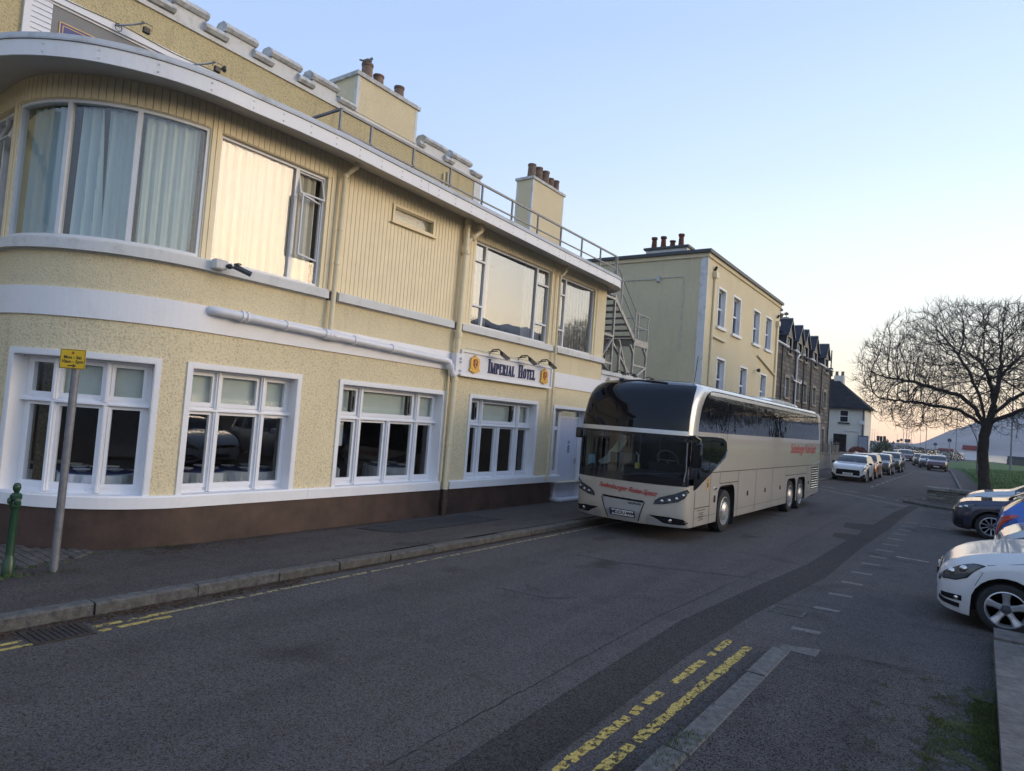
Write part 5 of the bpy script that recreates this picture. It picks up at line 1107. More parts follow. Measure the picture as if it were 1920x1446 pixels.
for a, b, c, d in tw:
    m = MB(); x = -12.16
    m.box(x - .05, x, a, a + .15, c, d); m.box(x - .05, x, b - .15, b, c, d); m.box(x - .05, x, a, b, d - .1, d); m.box(x - .05, x, a, b, c, c + .12); zm = (c + d) / 2; m.box(x - .05, x + .02, a, b, zm - .05, zm + .05); m.box(x - .05, x, (a + b) / 2 - .05, (a + b) / 2 + .05, c, d)
    w_ = tp('window', m, 'white_clean')
    m = MB(); m.box(-12.16, -11.94, a - .18, a, c - .1, d + .22); m.box(-12.16, -11.94, b, b + .18, c - .1, d + .22); m.box(-12.16, -11.95, a, b, d, d + .22); m.box(-12.16, -11.88, a - .2, b + .2, c - .16, c); 
    if d < 9: tp('surround', m, 'dressed', w_)
    else: m = MB(); m.box(-12.16, -11.88, a - .2, b + .2, c - .16, c); tp('surround', m, 'dressed', w_)
    m = MB(); m.add([(x - .02, a, c), (x - .02, b, c), (x - .02, b, d), (x - .02, a, d)], [(0, 1, 2, 3)]); tp('pane', m, 'glass', w_)
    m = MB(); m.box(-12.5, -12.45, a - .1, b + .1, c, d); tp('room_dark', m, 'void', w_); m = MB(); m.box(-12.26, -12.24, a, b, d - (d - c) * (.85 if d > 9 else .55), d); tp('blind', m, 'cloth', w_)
for y in (49.6, 53.75, 56.7, 59.5, 64.0, 68.3): tp('downpipe', MB().tube([(-11.9, y, .1), (-11.9, y, TE)], .055, 6), 'black')
tp('waste_pipe', MB().tube([(-11.88, 54.0, 3.2), (-11.88, 54.2, 8.4), (-11.88, 55.0, 8.8)], .07, 6), 'pipe_white'); tp('waste_pipe', MB().tube([(-11.86, 52.6, 6.9), (-11.84, 53.2, 6.6), (-11.84, 55.6, 6.55), (-11.86, 55.8, 6.8)], .06, 6), 'pipe_white')
for (a, b) in ((46.3, 51.0), (53.0, 54.4), (58.7, 60.4), (62.4, 65.5), (67.5, 68.9)): tp('gutter', MB().tube([(-11.8, a, TE + .05), (-11.8, b, TE + .02)], .07, 6), 'pipe_white')
m = MB(); m.box(-15.2, -14.2, 58.6, 62.2, 10.5, 12.3); ch = tp('chimney', m, 'stonework')
for x, y in ((-14.6, 59.4), (-14.6, 61.4)):
    m = MB(); m.lathe([(.24, 12.3), (.2, 12.7), (.26, 12.75), (.26, 12.9)], (x, y, 0), 8); m.lathe([(.03, 12.9), (.03, 13.1), (.2, 13.15), (.18, 13.3), (0, 13.4)], (x, y, 0), 8); tp('chimney_pot', m, 'pot', ch)
m = MB(); m.box(-12.5, -11.9, 68.9, 69.3, 8.4, 9.2); m.box(-12.1, -12.0, 69.0, 69.1, 9.2, 10.9); tp('end_chimney', m, 'stonework')
# ================================================================ WHITE HOUSE AT THE END
H = thing('white_house', 'pale rendered house with dark hipped slate roof past the tenement', 'house', (-12, 84, 0)); hho = (-12, 84, 0)
hq = lambda n, mb, mat, par=None, **k: mb.build(n, mat, par or H, off=hho, **k)
M['harl'] = plaster('pale_harling', (.78, .74, .64), 40, .012, .4)
mb = MB(); mb.box(-22, -10.35, 80, 85, 0, 5.95); hq('wall', mb, 'harl')
mb = MB(); e = .45; mb.add([(-22.4, 80 - e, 5.95), (-10.35 + e, 80 - e, 5.95), (-10.35 + e, 85 + e, 5.95), (-22.4, 85 + e, 5.95), (-13.6, 82.6, 9.3), (-22.4, 82.6, 9.3)], [(0, 1, 4, 5), (1, 2, 4), (2, 3, 5, 4), (0, 3, 2, 1)]); hq('roof', mb, 'darkslate')
mb = MB(); mb.box(-22, -9.86, 79.5, 79.6, 5.85, 5.97); mb.box(-9.9, -9.8, 79.5, 85.5, 5.85, 5.97); hq('gutter', mb, 'black')
m = MB(); m.box(-14.0, -13.0, 82.4, 83.4, 8.5, 9.7); ch = hq('chimney', m, 'harl')
for x in (-13.8, -13.2): m = MB(); m.lathe([(.18, 9.7), (.15, 10.1), (.19, 10.2)], (x, 82.9, 0), 8); hq('chimney_pot', m, 'pot', ch)
for (a, b, c, d, fr) in ((-12.75, -12.0, 4.4, 5.6, 'white_clean'), (-13.25, -12.15, 1.35, 2.95, 'black')):
    m = MB(); m.box(a - .1, b + .1, 79.93, 80.0, c - .08, d + .08); w_ = hq('window', m, fr); m = MB(); m.add([(a, 79.92, c), (b, 79.92, c), (b, 79.92, d), (a, 79.92, d)], [(0, 1, 2, 3)]); M.setdefault('glass_dark', glass('dark_window_glass', ior=1.5, thru=0)); hq('pane', m, 'glass_dark', w_)
    m = MB(); m.box(a, b, 79.9, 79.93, (c + d) / 2 - .04, (c + d) / 2 + .04); hq('glazing_bar', m, fr, w_); m = MB(); m.box(a - .2, b + .2, 79.85, 80, c - .22, c - .08); hq('window_sill', m, 'black', w_)
m = MB(); m.box(-10.8, -10.4, 79.8, 80, 4.2, 4.6); hq('alarm_box', m, 'signwhite'); hq('downpipe', MB().tube([(-10.75, 79.93, .1), (-10.75, 79.93, 4)], .06, 6), 'pipe_white'); hq('downpipe', MB().tube([(-10.5, 79.93, 2.9), (-10.5, 79.93, 5.8)], .05, 6), 'black')
m = MB(); m.box(-12.3, -10.8, 79.95, 79.98, 3.35, 3.4); hq('cable_trunk', m, 'coping')
# front garden wall, railings, gate, hedge
gw = thing('garden_wall', 'low rendered garden wall topped by dark railings in front of the tenement', 'wall', (-9.9, 50, 0)); wo_ = (-9.9, 50, 0)
m = MB(); m.box(-10.0, -9.75, 46, 79, 0, 1.15); m.build('wall', 'stone_b', gw, off=wo_); m = MB(); m.box(-10.06, -9.7, 46, 79, 1.15, 1.25); m.build('coping', 'stone_a', gw, off=wo_)
m = MB(); m.box(-9.9, -9.86, 46, 62, 2.0, 2.06); m.box(-9.9, -9.87, 46, 62, 1.30, 1.9); m.build('railing_panel', 'black', gw, off=wo_)
m = MB()
for i in range(10): m.box(-9.92, -9.85, 46 + i * 1.8, 46.06 + i * 1.8, 1.2, 2.15)
m.build('railing_posts', 'black', gw, off=wo_)['kind'] = 'stuff'
m = MB(); m.box(-9.6, -9.5, 56.0, 56.1, 0, 2.3); m.build('sign_pole', 'steel', gw, off=wo_)
def bush(name, label, c, r, mat, n=900, s=.09, seed=0, cat='shrub'):
    rr = random.Random(seed); mb = MB()
    for _ in range(n):
        while True:
            p = Vector((rr.uniform(-1, 1), rr.uniform(-1, 1), rr.uniform(-1, 1)))
            if p.length < 1 and p.length > .4 + .3 * noise.noise(p * 2 + Vector((seed, 0, 0))): break
        p = Vector((p.x * r[0], p.y * r[1], p.z * r[2])) * (1 + .25 * noise.noise(p * 1.7 + Vector((seed, 3, 1))))
        a = Vector((rr.gauss(0, 1), rr.gauss(0, 1), rr.gauss(0, 1))).normalized() * s; b = a.orthogonal().normalized() * s * .45
        mb.add([p - a, p + b, p + a, p - b], [(0, 1, 2, 3)])
    t = thing(name, label, cat, c); mb.build('foliage', mat, t, flip=False)
    m = MB(); m.tube([(0, 0, -r[2] - .2), (0, 0, 0)], .05, 5); m.build('stem', 'bark' if 'bark' in M else 'black', t); return t
M['leaf_red'] = simple('red_brown_leaves', (.10, .02, .018), .8, var=.5, scale=4); M['leaf'] = simple('dark_green_leaves', (.025, .04, .012), .5, var=.5, scale=4)
bush('hedge', 'red-leaved hedge in front of the white house', (-9.9, 73, 1.35), (.5, 4.5, .45), 'leaf_red', 1500, .10, 2, 'hedge'); bush('shrub', 'green shrub at the foot of the white house corner', (-9.0, 86, 1.2), (.9, 2.0, 1.5), 'leaf', 1300, .16, 5)
m = thing('garden_gate', 'pale blue-grey board gate at the corner of the white house', 'gate', (-10.2, 79.5, 0)); g_ = MB(); g_.box(-.65, .35, -.05, .05, 0, 3.0); g_.build('panel', 'camgrey', m); g_ = MB(); g_.box(-.6, .3, -.08, -.05, .15, 2.9); M['gatepale'] = simple('pale_gate', (.30, .33, .38), .6); g_.build('boards', 'gatepale', m)
# ================================================================ COACH
def carpaint(name, col, metal=.0, rough=.35, dirt=.25, flake=0):
    m, nt, p = nmat(name); g = coord(nt)
    n = tex(nt, 'ShaderNodeTexNoise', 3, g, 6, .7); sx_ = nt.nodes.new('ShaderNodeSeparateXYZ'); nt.links.new(g, sx_.inputs[0])
    low = ramp(nt, [(0.2, (1, 1, 1)), (.75, (.15, .15, .15))], sx_.outputs[2])
    f = math_(nt, 'MULTIPLY', math_(nt, 'MULTIPLY', ramp(nt, [(.35, (0, 0, 0)), (.7, (1, 1, 1))], n.outputs[0]), low), dirt)
    nt.links.new(mixc(nt, f, col, (.10, .085, .07)), p.inputs['Base Color'])
    p.inputs['Metallic'].default_value = metal; p.inputs['Roughness'].default_value = rough; p.inputs['Coat Weight'].default_value = 1; p.inputs['Coat Roughness'].default_value = .04
    rr = tex(nt, 'ShaderNodeTexNoise', 1.4, g, 3); bump(nt, p, rr.outputs[0], .004, .5)
    return m
M['champagne'] = carpaint('champagne_metallic_paint', (.48, .435, .36), .1, .4, .3); M['silverpaint'] = carpaint('silver_trim_paint', (.50, .50, .49), .45, .35)
M['blackglass'] = glass('tinted_coach_glass', ior=1.45, mult=1.0, thru=0, dark=(.006, .007, .009)); M['windscreen'] = glass('clear_windscreen', (.62, .70, .70), ior=1.5)
def wavyglass():
    m, nt, p = nmat('wavy_tinted_side_glass'); p.inputs['Base Color'].default_value = (.006, .007, .009, 1); p.inputs['Roughness'].default_value = .015; p.inputs['IOR'].default_value = 3.4
    g = coord(nt, 'Object', (1, .8, 1)); n = tex(nt, 'ShaderNodeTexNoise', 3.2, g, 2, .5); bump(nt, p, n.outputs[0], .005, 1); return m
M['wavyglass'] = wavyglass()
M['gloss_black'] = simple('gloss_black_trim', (.010, .010, .012), .12, var=0)
M['rubber'] = simple('tyre_rubber', (.018, .018, .018), .8, var=.3, scale=12); M['hub'] = simple('silver_hub', (.50, .49, .46), .35, .5, var=.15, scale=8)
M['chrome'] = simple('chrome', (.6, .6, .6), .1, 1, var=0); M['lampglass'] = glass('lamp_lens', (.8, .85, .9), ior=1.6, thru=.45, dark=(.10, .11, .12)); M['redtext'] = simple('red_brush_lettering', (.42, .02, .025), .4, var=0)
M['plate'] = simple('number_plate', (.72, .72, .70), .4, var=.02); M['seat'] = simple('dark_seat_fabric', (.02, .022, .03), .9); M['amber'] = simple('smoked_marker_lamp', (.05, .025, .015), .2, var=0)
BX, BW = -5.77, 1.22
YB = [(.25, 12.16), (.5, 12.06), (1.1, 12.02), (2.1, 12.03), (2.4, 12.08), (2.7, 12.19), (2.9, 12.32), (3.05, 12.50), (3.15, 12.72), (3.20, 12.98), (3.23, 13.4)]
INS = [(2.1, 0), (2.8, .02), (3.0, .05), (3.08, .09), (3.14, .17), (3.18, .30), (3.21, .55), (3.23, .9)]
def Fr(u, z, off=0):
    def P(u): 
        w_ = BW - lerpt(z, INS); uu = min(1, abs(u)); return Vector((BX + w_ * u, lerpt(z, YB) + .20 * uu * uu + .42 * (1 - (1 - uu ** 5) ** .2), z))
    p = P(u)
    if off:
        n_ = Vector((math.copysign(abs(u) ** 7, u) * 1.6, -1, 0)).normalized(); p = p + n_ * off
    return p
def yc(z): return lerpt(z, YB) + .62
def Sd(y, z, off=0, side=1): return Vector((BX + side * (BW - lerpt(z, INS) + off), y, z))
BO = (-5.77, 18.4, 0)
bus = thing('tour_coach', 'champagne three-axle touring coach with black wraparound windscreen parked at the kerb', 'coach', BO)
def bu(name, mb, mat, par=None, smooth=True, label=None, **k):
    o = mb.build(name, mat, par or bus, smooth, off=BO, **k)
    if label: o['label'] = label
    return o
US = [-math.cos(i / 40 * PI) for i in range(41)]; US = [math.copysign(1 - (1 - abs(u)) ** 1.25, u) if abs(u) < 1 else u for u in US]
def fstrip(z0, z1, u0=-1, u1=1, off=0, nz=6):
    us = sorted({u0, u1} | {u for u in US if u0 < u < u1}); mb = MB()
    mb.grid([[Fr(u, (z0(u) if callable(z0) else z0) + ((z1(u) if callable(z1) else z1) - (z0(u) if callable(z0) else z0)) * j / nz, off) for j in range(nz + 1)] for u in us]); return mb
zs_all = [.32, .5, .8, 1.12]
mb = fstrip(.30, 1.12, nz=8)
arch = [(14.10, 15.36, 1.05), (20.28, 21.46, 1.0), (21.60, 22.76, 1.0)]
def zlow(y):
    b = .30 + max(0, y - 22.8) * .055
    for a, c, t in arch:
        if a < y < c:
            u = abs((y - (a + c) / 2) / ((c - a) / 2)); return max(b, b + (t - b) * (1 - u ** 7) ** (1 / 4.))
    return b
yv = set()
for a, c, t in arch:
    for i in range(23): yv.add(round(a + (c - a) * (1 - math.cos(i / 22 * PI)) / 2, 4))
    yv.add(round(a - .002, 4)); yv.add(round(c + .002, 4))
y = 13.2
while y < 24.85: yv.add(round(y, 3)); y += .4
yv = sorted(yv | {24.85})
for side in (1, -1):
    m_ = MB(); rows = []
    for y in [None] + yv:
        rows.append([Sd(yc(z) if y is None else y, z, 0, side) for z in [(zlow(y or 12.8)) + (1.35 - zlow(y or 12.8)) * j / 5 for j in range(6)]])
    mb.grid(rows); rows = []
    for y in [None] + yv: rows.append([Sd(yc(z) if y is None else max(y, yc(z)), z, 0, side) for z in [1.35, 1.7, 2.0, 2.17, 2.5, 2.8, 3.0, 3.06, 3.09]])
    mb.grid(rows)
# rear
zr = [.45, 1.0, 2.0, 3.0, 3.09]
mb.grid([[(BX + s * (BW - lerpt(z, INS)), 24.85 + (.10 if abs(s) < .9 else 0), z) for z in zr] for s in (-1, -.88, 0, .88, 1)])
bu('body', mb, 'champagne', weld=True)
# silver band between the screens, silver roof rail and curved corner pillar
mb = fstrip(2.08, 2.165, off=.006, nz=2); bu('silver_band', mb, 'silverpaint')
rz = [3.09, 3.11, 3.14, 3.17]
mb = MB()
for side in (1, -1): mb.grid([[Sd(max(y, 12.95 + (z - 3.09) * 6), z + .002, .002, side) for z in rz] for y in [12.9, 13.3] + [14 + i for i in range(11)] + [24.5]])
bu('roof_rail', mb, 'silverpaint')
mb = MB(); rows = []
for y in [13.35, 13.6, 14, 16, 18, 20, 22, 23, 24, 24.4, 24.7, 24.85]:
    dz = 0 if y < 23 else -.10 * ((y - 23) / 1.85) ** 2
    pr = [(1, 3.17), (.8, 3.195), (.5, 3.215), (0, 3.225)]
    rows.append([(BX - (BW - .25) * k, y, z + dz) for k, z in pr] + [(BX + (BW - .25) * k, y, z + dz) for k, z in pr[-2::-1]])
mb.grid(rows); bu('roof', mb, 'champagne')
mb = MB(); rows = []
for i in range(15):
    t = i / 14; y = 19.0 + 4.2 * t; h = .20 * math.sin(PI * min(1, t * 1.2 + .0)) ** .6 if t < .83 else .20 * math.sin(PI * .996) ** .6 * 0
    h = .20 * (math.sin(PI * t) ** .5)
    rows.append([(BX + .85 * math.cos(a / 10 * PI), y, 3.17 + h * math.sin(a / 10 * PI) ** .6 + .03) for a in range(11)])
mb.grid(rows); bu('roof_air_conditioner', mb, 'silverpaint')
# upper windscreen and black roof front
mb = fstrip(2.165, 3.09, -1, .965, off=.004, nz=12); bu('upper_windscreen', mb, 'blackglass')
mb = MB(); zt = [3.09, 3.12, 3.15, 3.18, 3.20, 3.215, 3.23]
mb.grid([[Fr(u, z, .002) for z in zt] for u in US if u <= .97]); mb.grid([[(BX + (BW - .9) * u, 13.4 + .2 * u * u + .42 * (1 - (1 - min(1, abs(u)) ** 5) ** .2), 3.228), (BX + (BW - .35) * u, 13.9, 3.205)] for u in US if u <= .97]); bu('roof_front', mb, 'gloss_black')
mb = MB()    # bright arch down the corner
rows = []
for i in range(18):
    z = 2.10 + i * .0655; z = min(z, 3.2); rows.append([Fr(.955, z, .010), Fr(.985, z, .012), Fr(.999, z, .010), Sd(yc(z) + .03, z, .010), Sd(yc(z) + (.05 if z < 2.9 else .05 + (z - 2.9) * .8), z, .008)])
mb.grid(rows); bu('corner_pillar', mb, 'silverpaint')
# lower windscreen with black base
mb = fstrip(1.24, 2.085, -.99, .97, off=-.004, nz=8); ws = bu('windscreen', mb, 'windscreen')
mb = fstrip(1.10, 1.26, -1, .99, off=.004, nz=2); mb2 = fstrip(2.04, 2.085, -1, .99, off=.003, nz=1); mb.add(mb2.v, mb2.f)
for u0, u1 in ((-1, -.975), (.955, 1)): q = fstrip(1.24, 2.06, u0, u1, off=.003, nz=3); mb.add(q.v, q.f)
bu('windscreen_border', mb, 'gloss_black', ws)
# front bumper panels
def fpoly(pts, off, n=None):   # closed polygon in (x,z) on the front surface, fan from centroid with subdivision
    us = [((x - BX) / BW, z) for x, z in pts]; cu = sum(p[0] for p in us) / len(us); cz = sum(p[1] for p in us) / len(us); mb = MB(); K = 5
    ring = []
    for i in range(len(us)):
        a, b = us[i], us[(i + 1) % len(us)]
        for k in range(4): ring.append((a[0] + (b[0] - a[0]) * k / 4, a[1] + (b[1] - a[1]) * k / 4))
    rows = [[Fr(max(-1, min(1, cu + (u - cu) * j / K)), cz + (z - cz) * j / K, off) for j in range(K + 1)] for u, z in ring + ring[:1]]; mb.grid(rows); return mb
def mirp(pts): return [(2 * BX - x, z) for x, z in pts]
hl = [(-5.13, .715), (-5.10, .80), (-5.02, .86), (-4.75, .955), (-4.575, 1.05), (-4.555, 1.0), (-4.60, .88), (-4.70, .80), (-4.95, .735)]
for pts, lab in ((hl, 0), (mirp(hl), 1)):
    h = bu('headlight', fpoly(pts, .007), 'gloss_black'); s = -1 if lab else 1
    for x, z in ((-4.98, .79), (-4.85, .815), (-4.73, .86), (-4.63, .93)):
        x = x if not lab else 2 * BX - x; p = Fr((x - BX) / BW, z, .012); m = MB(); m.lathe([(0, -.012), (.022, -.010), (.036, -.004), (.040, 0)], (p.x, p.y, p.z), 12, 'y'); bu('projector', m, 'chrome', h)
    bu('lens', fpoly(pts, .017), 'lampglass', h)
fg = [(-5.22, .50), (-4.85, .50), (-4.62, .47), (-4.56, .40), (-4.60, .355), (-4.95, .36), (-5.05, .43)]
for pts in (fg, mirp(fg)):
    h = bu('fog_lamp_recess', fpoly(pts, .006), 'gloss_black'); s = -1 if pts is not fg else 1; p = Fr((-4.83 * 1 - BX) / BW * s, .425, .014); m = MB(); m.lathe([(0, -.01), (.03, -.004), (.042, 0)], tuple(p), 12, 'y'); bu('fog_lamp', m, 'chrome', h)
lo = [(-5.20, .47), (-5.08, .42), (-4.96, .345), (-4.58, .335), (-4.60, .31), (-5.2, .31)]
bu('lower_lip', fpoly([(-5.25, .46), (-5.05, .42), (-4.95, .345), (-4.57, .34), (-4.57, .31), (-5.25, .31)], .010), 'silverpaint'); bu('lower_lip', fpoly(mirp([(-5.25, .46), (-5.05, .42), (-4.95, .345), (-4.57, .34), (-4.57, .31), (-5.25, .31)]), .010), 'silverpaint')
bu('grille_panel', fpoly([(-6.22, .74), (-5.32, .72), (-5.38, .52), (-5.44, .33), (-6.1, .33), (-6.16, .52)], .008), 'silverpaint')
bu('grille_slot', fpoly([(-6.22, .775), (-5.32, .755), (-5.33, .715), (-6.21, .735)], .012), 'gloss_black')
M['panel_line'] = simple('dark_panel_gap', (.02, .018, .015), .8, var=0)
for pts in ([(-5.31, .74), (-5.29, .74), (-5.43, .33), (-5.45, .33)], [(-6.23, .74), (-6.25, .74), (-6.11, .33), (-6.09, .33)]): bu('panel_gap', fpoly(pts, .013), 'panel_line')
pl_ = bu('number_plate', fpoly([(-6.03, .515), (-5.51, .515), (-5.51, .405), (-6.03, .405)], .022), 'plate')
bu('plate_surround', fpoly([(-6.045, .528), (-5.495, .528), (-5.495, .392), (-6.045, .392)], .016), 'gloss_black', pl_)
bu('plate_flag', fpoly([(-6.028, .513), (-5.985, .513), (-5.985, .407), (-6.028, .407)], .025), 'blue_sign', pl_)
def ftext(name, txt, size, x, z, mat, slope=0, par=None, off=.012, **k):
    tm = textmesh(txt, size, **k); m = MB(); m.add([tuple(Fr((x + a - BX) / BW, z + b + slope * a, off + max(0, c))) for a, b, c in tm.v], tm.f); return bu(name, m, mat, par, smooth=False)
ftext('plate_lettering', 'MD.DU 4444', .105, -5.745, .46, 'ink', par=pl_, off=.027, offset=.002, extrude=.0005, spacing=.86)
ftext('front_lettering', 'Sudenburger Reise-Spatz', .142, -5.70, .945, 'redtext', -.05, shear=.45, offset=.0012, extrude=.0008, spacing=.88)
ftext('maker_lettering', 'NEOPLAN', .055, -5.50, .675, 'ink', off=.014, offset=.002, extrude=.0005, spacing=1.1)
# side glazing
def sstrip(pts_lo, pts_hi, ys, off, side=1):
    mb = MB(); mb.grid([[Sd(y, lerpt(y, pts_lo) + (lerpt(y, pts_hi) - lerpt(y, pts_lo)) * j / 6, off, side) for j in range(7)] for y in ys]); return mb
hi_ = [(12.70, 2.19), (12.72, 2.35), (12.80, 2.55), (12.92, 2.72), (13.1, 2.89), (13.3, 2.99), (13.6, 3.05), (14.1, 3.06), (24.0, 3.06), (24.35, 2.98), (24.5, 2.75), (24.6, 2.3)]
lo_ = [(12.70, 2.19), (12.74, 2.18), (24.62, 2.18)]
cuts = [12.70, 14.55, 16.9, 19.3, 21.7, 24.58]
for side in (1, -1):
    for a, b in zip(cuts, cuts[1:]):
        n = max(8, int((b - a) * 6)); bu('side_window', sstrip(lo_, hi_, [a + .006 + (b - a - .012) * i / n for i in range(n + 1)], .006, side), 'wavyglass', smooth=True)
drv_lo = [(12.62, 1.03), (12.7, 1.02), (12.85, 1.06), (13.85, 1.42), (14.45, 1.66), (14.58, 1.80)]; drv_hi = [(12.62, 2.09), (14.0, 2.09), (14.35, 2.06), (14.53, 1.99), (14.58, 1.86)]
dys = [12.64, 12.7, 12.78, 12.85, 13, 13.25, 13.53, 13.7, 13.85, 14.1, 14.3, 14.45, 14.53, 14.58]
dw = bu('driver_window', sstrip(drv_lo, drv_hi, dys, .006), 'gloss_black'); bu('driver_window', sstrip(drv_lo, drv_hi, dys, .006, -1), 'gloss_black')
bu('window_pane', sstrip([(12.8, 1.22), (13.4, 1.34)], [(12.8, 2.0), (13.4, 2.0)], [12.82, 13.1, 13.44], .010), 'blackglass', dw); bu('window_pane', sstrip([(13.5, 1.36), (13.9, 1.5), (14.5, 1.75)], [(13.5, 2.03), (14.3, 2.0), (14.5, 1.92)], [13.5, 13.8, 14.1, 14.4, 14.5], .010), 'blackglass', dw)
m = MB(); m.tube([Sd(13.86, 1.43, .012), Sd(14.46, 1.67, .012), Sd(14.585, 1.82, .012)], .010, 5); bu('chrome_strip', m, 'chrome', dw)
# gaps, doors and lamps on the side
mb = MB()
def gap(y0, z0, y1, z1, w=.008):
    for side in (1,):
        d = Vector((0, y1 - y0, z1 - z0)).normalized(); n_ = Vector((0, -d.z, d.y)) * w; a, b = Sd(y0, z0, .0035, side), Sd(y1, z1, .0035, side)
        mb.add([a - n_, b - n_, b + n_, a + n_], [(0, 1, 2, 3)])
gap(13.70, 1.35, 24.84, 1.355); gap(15.56, .30, 15.56, 1.35); gap(17.03, .30, 17.03, 1.35); gap(18.62, .30, 18.62, 1.35); gap(20.1, 1.02, 20.1, 1.35); gap(23.0, .33, 23.0, 1.35); gap(13.62, .30, 13.62, 1.34); gap(12.75, .66, 13.62, .66); gap(12.74, .3, 12.74, 1.0); gap(14.22, 1.1, 15.56, 1.1); gap(14.22, 1.1, 14.22, 1.35); gap(14.55, 2.05, 14.55, 2.18); gap(20.1, 1.1, 22.9, 1.1); gap(12.72, 1.03, 13.7, 1.36, .01); gap(12.8, .47, 24.5, .47, .003)
bu('panel_gaps', mb, 'panel_line', flip=False)['kind'] = 'stuff'
for y, z, w_, h in ((13.93, .79, .05, .075), (16.35, .79, .05, .06), (17.93, .79, .05, .06), (19.5, .79, .05, .06), (23.2, .79, .04, .055)):
    m = MB(); m.cham(BX + BW - .01, BX + BW + .014, y - w_, y + w_, z - h, z + h, .012); bu('marker_lamp', m, 'amber')
m = MB(); m.cham(BX + BW - .01, BX + BW + .016, 13.88, 14.02, .98, 1.03, .008); bu('door_handle', m, 'chrome')
m = MB(); m.box(BX + BW, BX + BW + .004, 13.40, 13.52, 1.01, 1.25); st = bu('side_sticker', m, 'gold'); m = MB(); m.lathe([(.025, 0), (.0, .001)], (BX + BW + .005, 13.46, 1.2), 8, 'x'); m.box(BX + BW + .004, BX + BW + .006, 13.43, 13.49, 1.05, 1.15); bu('sticker_print', m, 'ink', st)
mb = MB()
for i, w_ in enumerate((.24, .14, .12, .16, .12, .15)): mb.box(BX + BW + .001, BX + BW + .003, 13.15 - w_, 13.15 + w_, .60 - i * .035 - (.02 if i else 0), .612 - i * .035 - (.02 if i else 0))
bu('side_small_print', mb, 'panel_line')['kind'] = 'stuff'
def stext(name, txt, size, y, z, mat, **k):
    tm = textmesh(txt, size, **k); m = MB(); m.add([(BX + BW + .003 + max(0, c), y + a, z + b) for a, b, c in tm.v], tm.f); return bu(name, m, mat, smooth=False)
stext('side_lettering', 'Sudenburger Reise-Spatz', .40, 22.3, 1.87, 'redtext', shear=.45, offset=.002, extrude=.0008, spacing=.9)
for i in range(9):
    m = MB(); z = .58 + i * .078; m.prism([(z, BX + BW - .005), (z + .035, BX + BW + .012), (z + .042, BX + BW - .005)], 24.66, 'x', 23.62 + .03)
    m.v = [(b, a, c) if 0 else v for v in m.v for a, b, c in [v]]; m2 = MB(); m2.add([(p[2], p[0], p[1]) for p in m.v], m.f)
    m3 = MB(); y0, y1 = 23.62, 24.66 - i * .0; m3.add([(BX + BW - .01, y0, z), (BX + BW - .01, y1, z), (BX + BW + .016, y1, z + .012), (BX + BW + .016, y0, z + .012), (BX + BW - .01, y0, z + .05), (BX + BW - .01, y1, z + .05)], [(0, 1, 2, 3), (3, 2, 5, 4), (0, 3, 4), (1, 5, 2)]); bu('vent_slat', m3, 'champagne', smooth=False)
m = MB(); m.box(BX + BW - .001, BX + BW + .002, 23.6, 24.68, .56, 1.28); bu('vent_recess', m, 'panel_line')
m = MB(); m.prism([(23.5, 1.35), (24.7, 1.42), (24.85, 1.50), (24.85, 1.36)], BX + BW + .01, 'x', BX + BW - .002); bu('rear_flare', m, 'silverpaint')
# wheels
def bwheel(y, side=1):
    c = (BX + side * (BW - .03), y, .47); m = MB(); s = side
    m.lathe([(.30, -.26 * s), (.44, -.25 * s), (.465, -.20 * s), (.47, -.12 * s), (.468, -.06 * s), (.45, -.01 * s), (.40, .005 * s), (.315, -.005 * s)], c, 32, 'x', False); t = bu('wheel', m, 'rubber')
    m = MB(); m.lathe([(.315, -.02 * s), (.315, .0), (.30, .005 * s), (.285, -.06 * s), (.20, -.085 * s)], c, 28, 'x', False); bu('rim', m, 'hub', t)
    m = MB(); m.lathe([(.215, -.08 * s), (.20, -.0), (.13, .045 * s), (.10, .05 * s), (0, .05 * s)], c, 24, 'x'); bu('hub_cap', m, 'hub', t)
    m = MB()
    for k in range(10): q = 2 * PI * k / 10; m.lathe([(.013, -.07 * s), (.013, -.03 * s), (0, -.03 * s)], (c[0], c[1] + .25 * math.cos(q), c[2] + .25 * math.sin(q)), 6, 'x')
    bu('wheel_nuts', m, 'chrome', t)['kind'] = 'stuff'
for y in (14.75, 20.88, 22.2):
    for s in (1, -1): bwheel(y, s)
m = MB()
for a, c, t in arch: m.box(BX - BW + .35, BX + BW - .36, a + .0, c - .0, .3, t + .02); 
for a, c, t in arch:
    for s in (1, -1): m.box(BX + s * (BW - .36), BX + s * (BW - .01), a + .005, a + .01, .3, t); m.box(BX + s * (BW - .36), BX + s * (BW - .01), c - .01, c - .005, .3, t); m.box(BX + s * (BW - .36), BX + s * (BW - .01), a, c, t + .0, t + .02)
m.box(BX - 1.1, BX + 1.1, 12.8, 24.7, .27, .33); bu('wheel_wells', m, 'void')
for y in (15.42,): m = MB(); m.box(BX + .8, BX + BW - .02, y - .02, y, .12, .6); bu('mudflap', m, 'rubber')
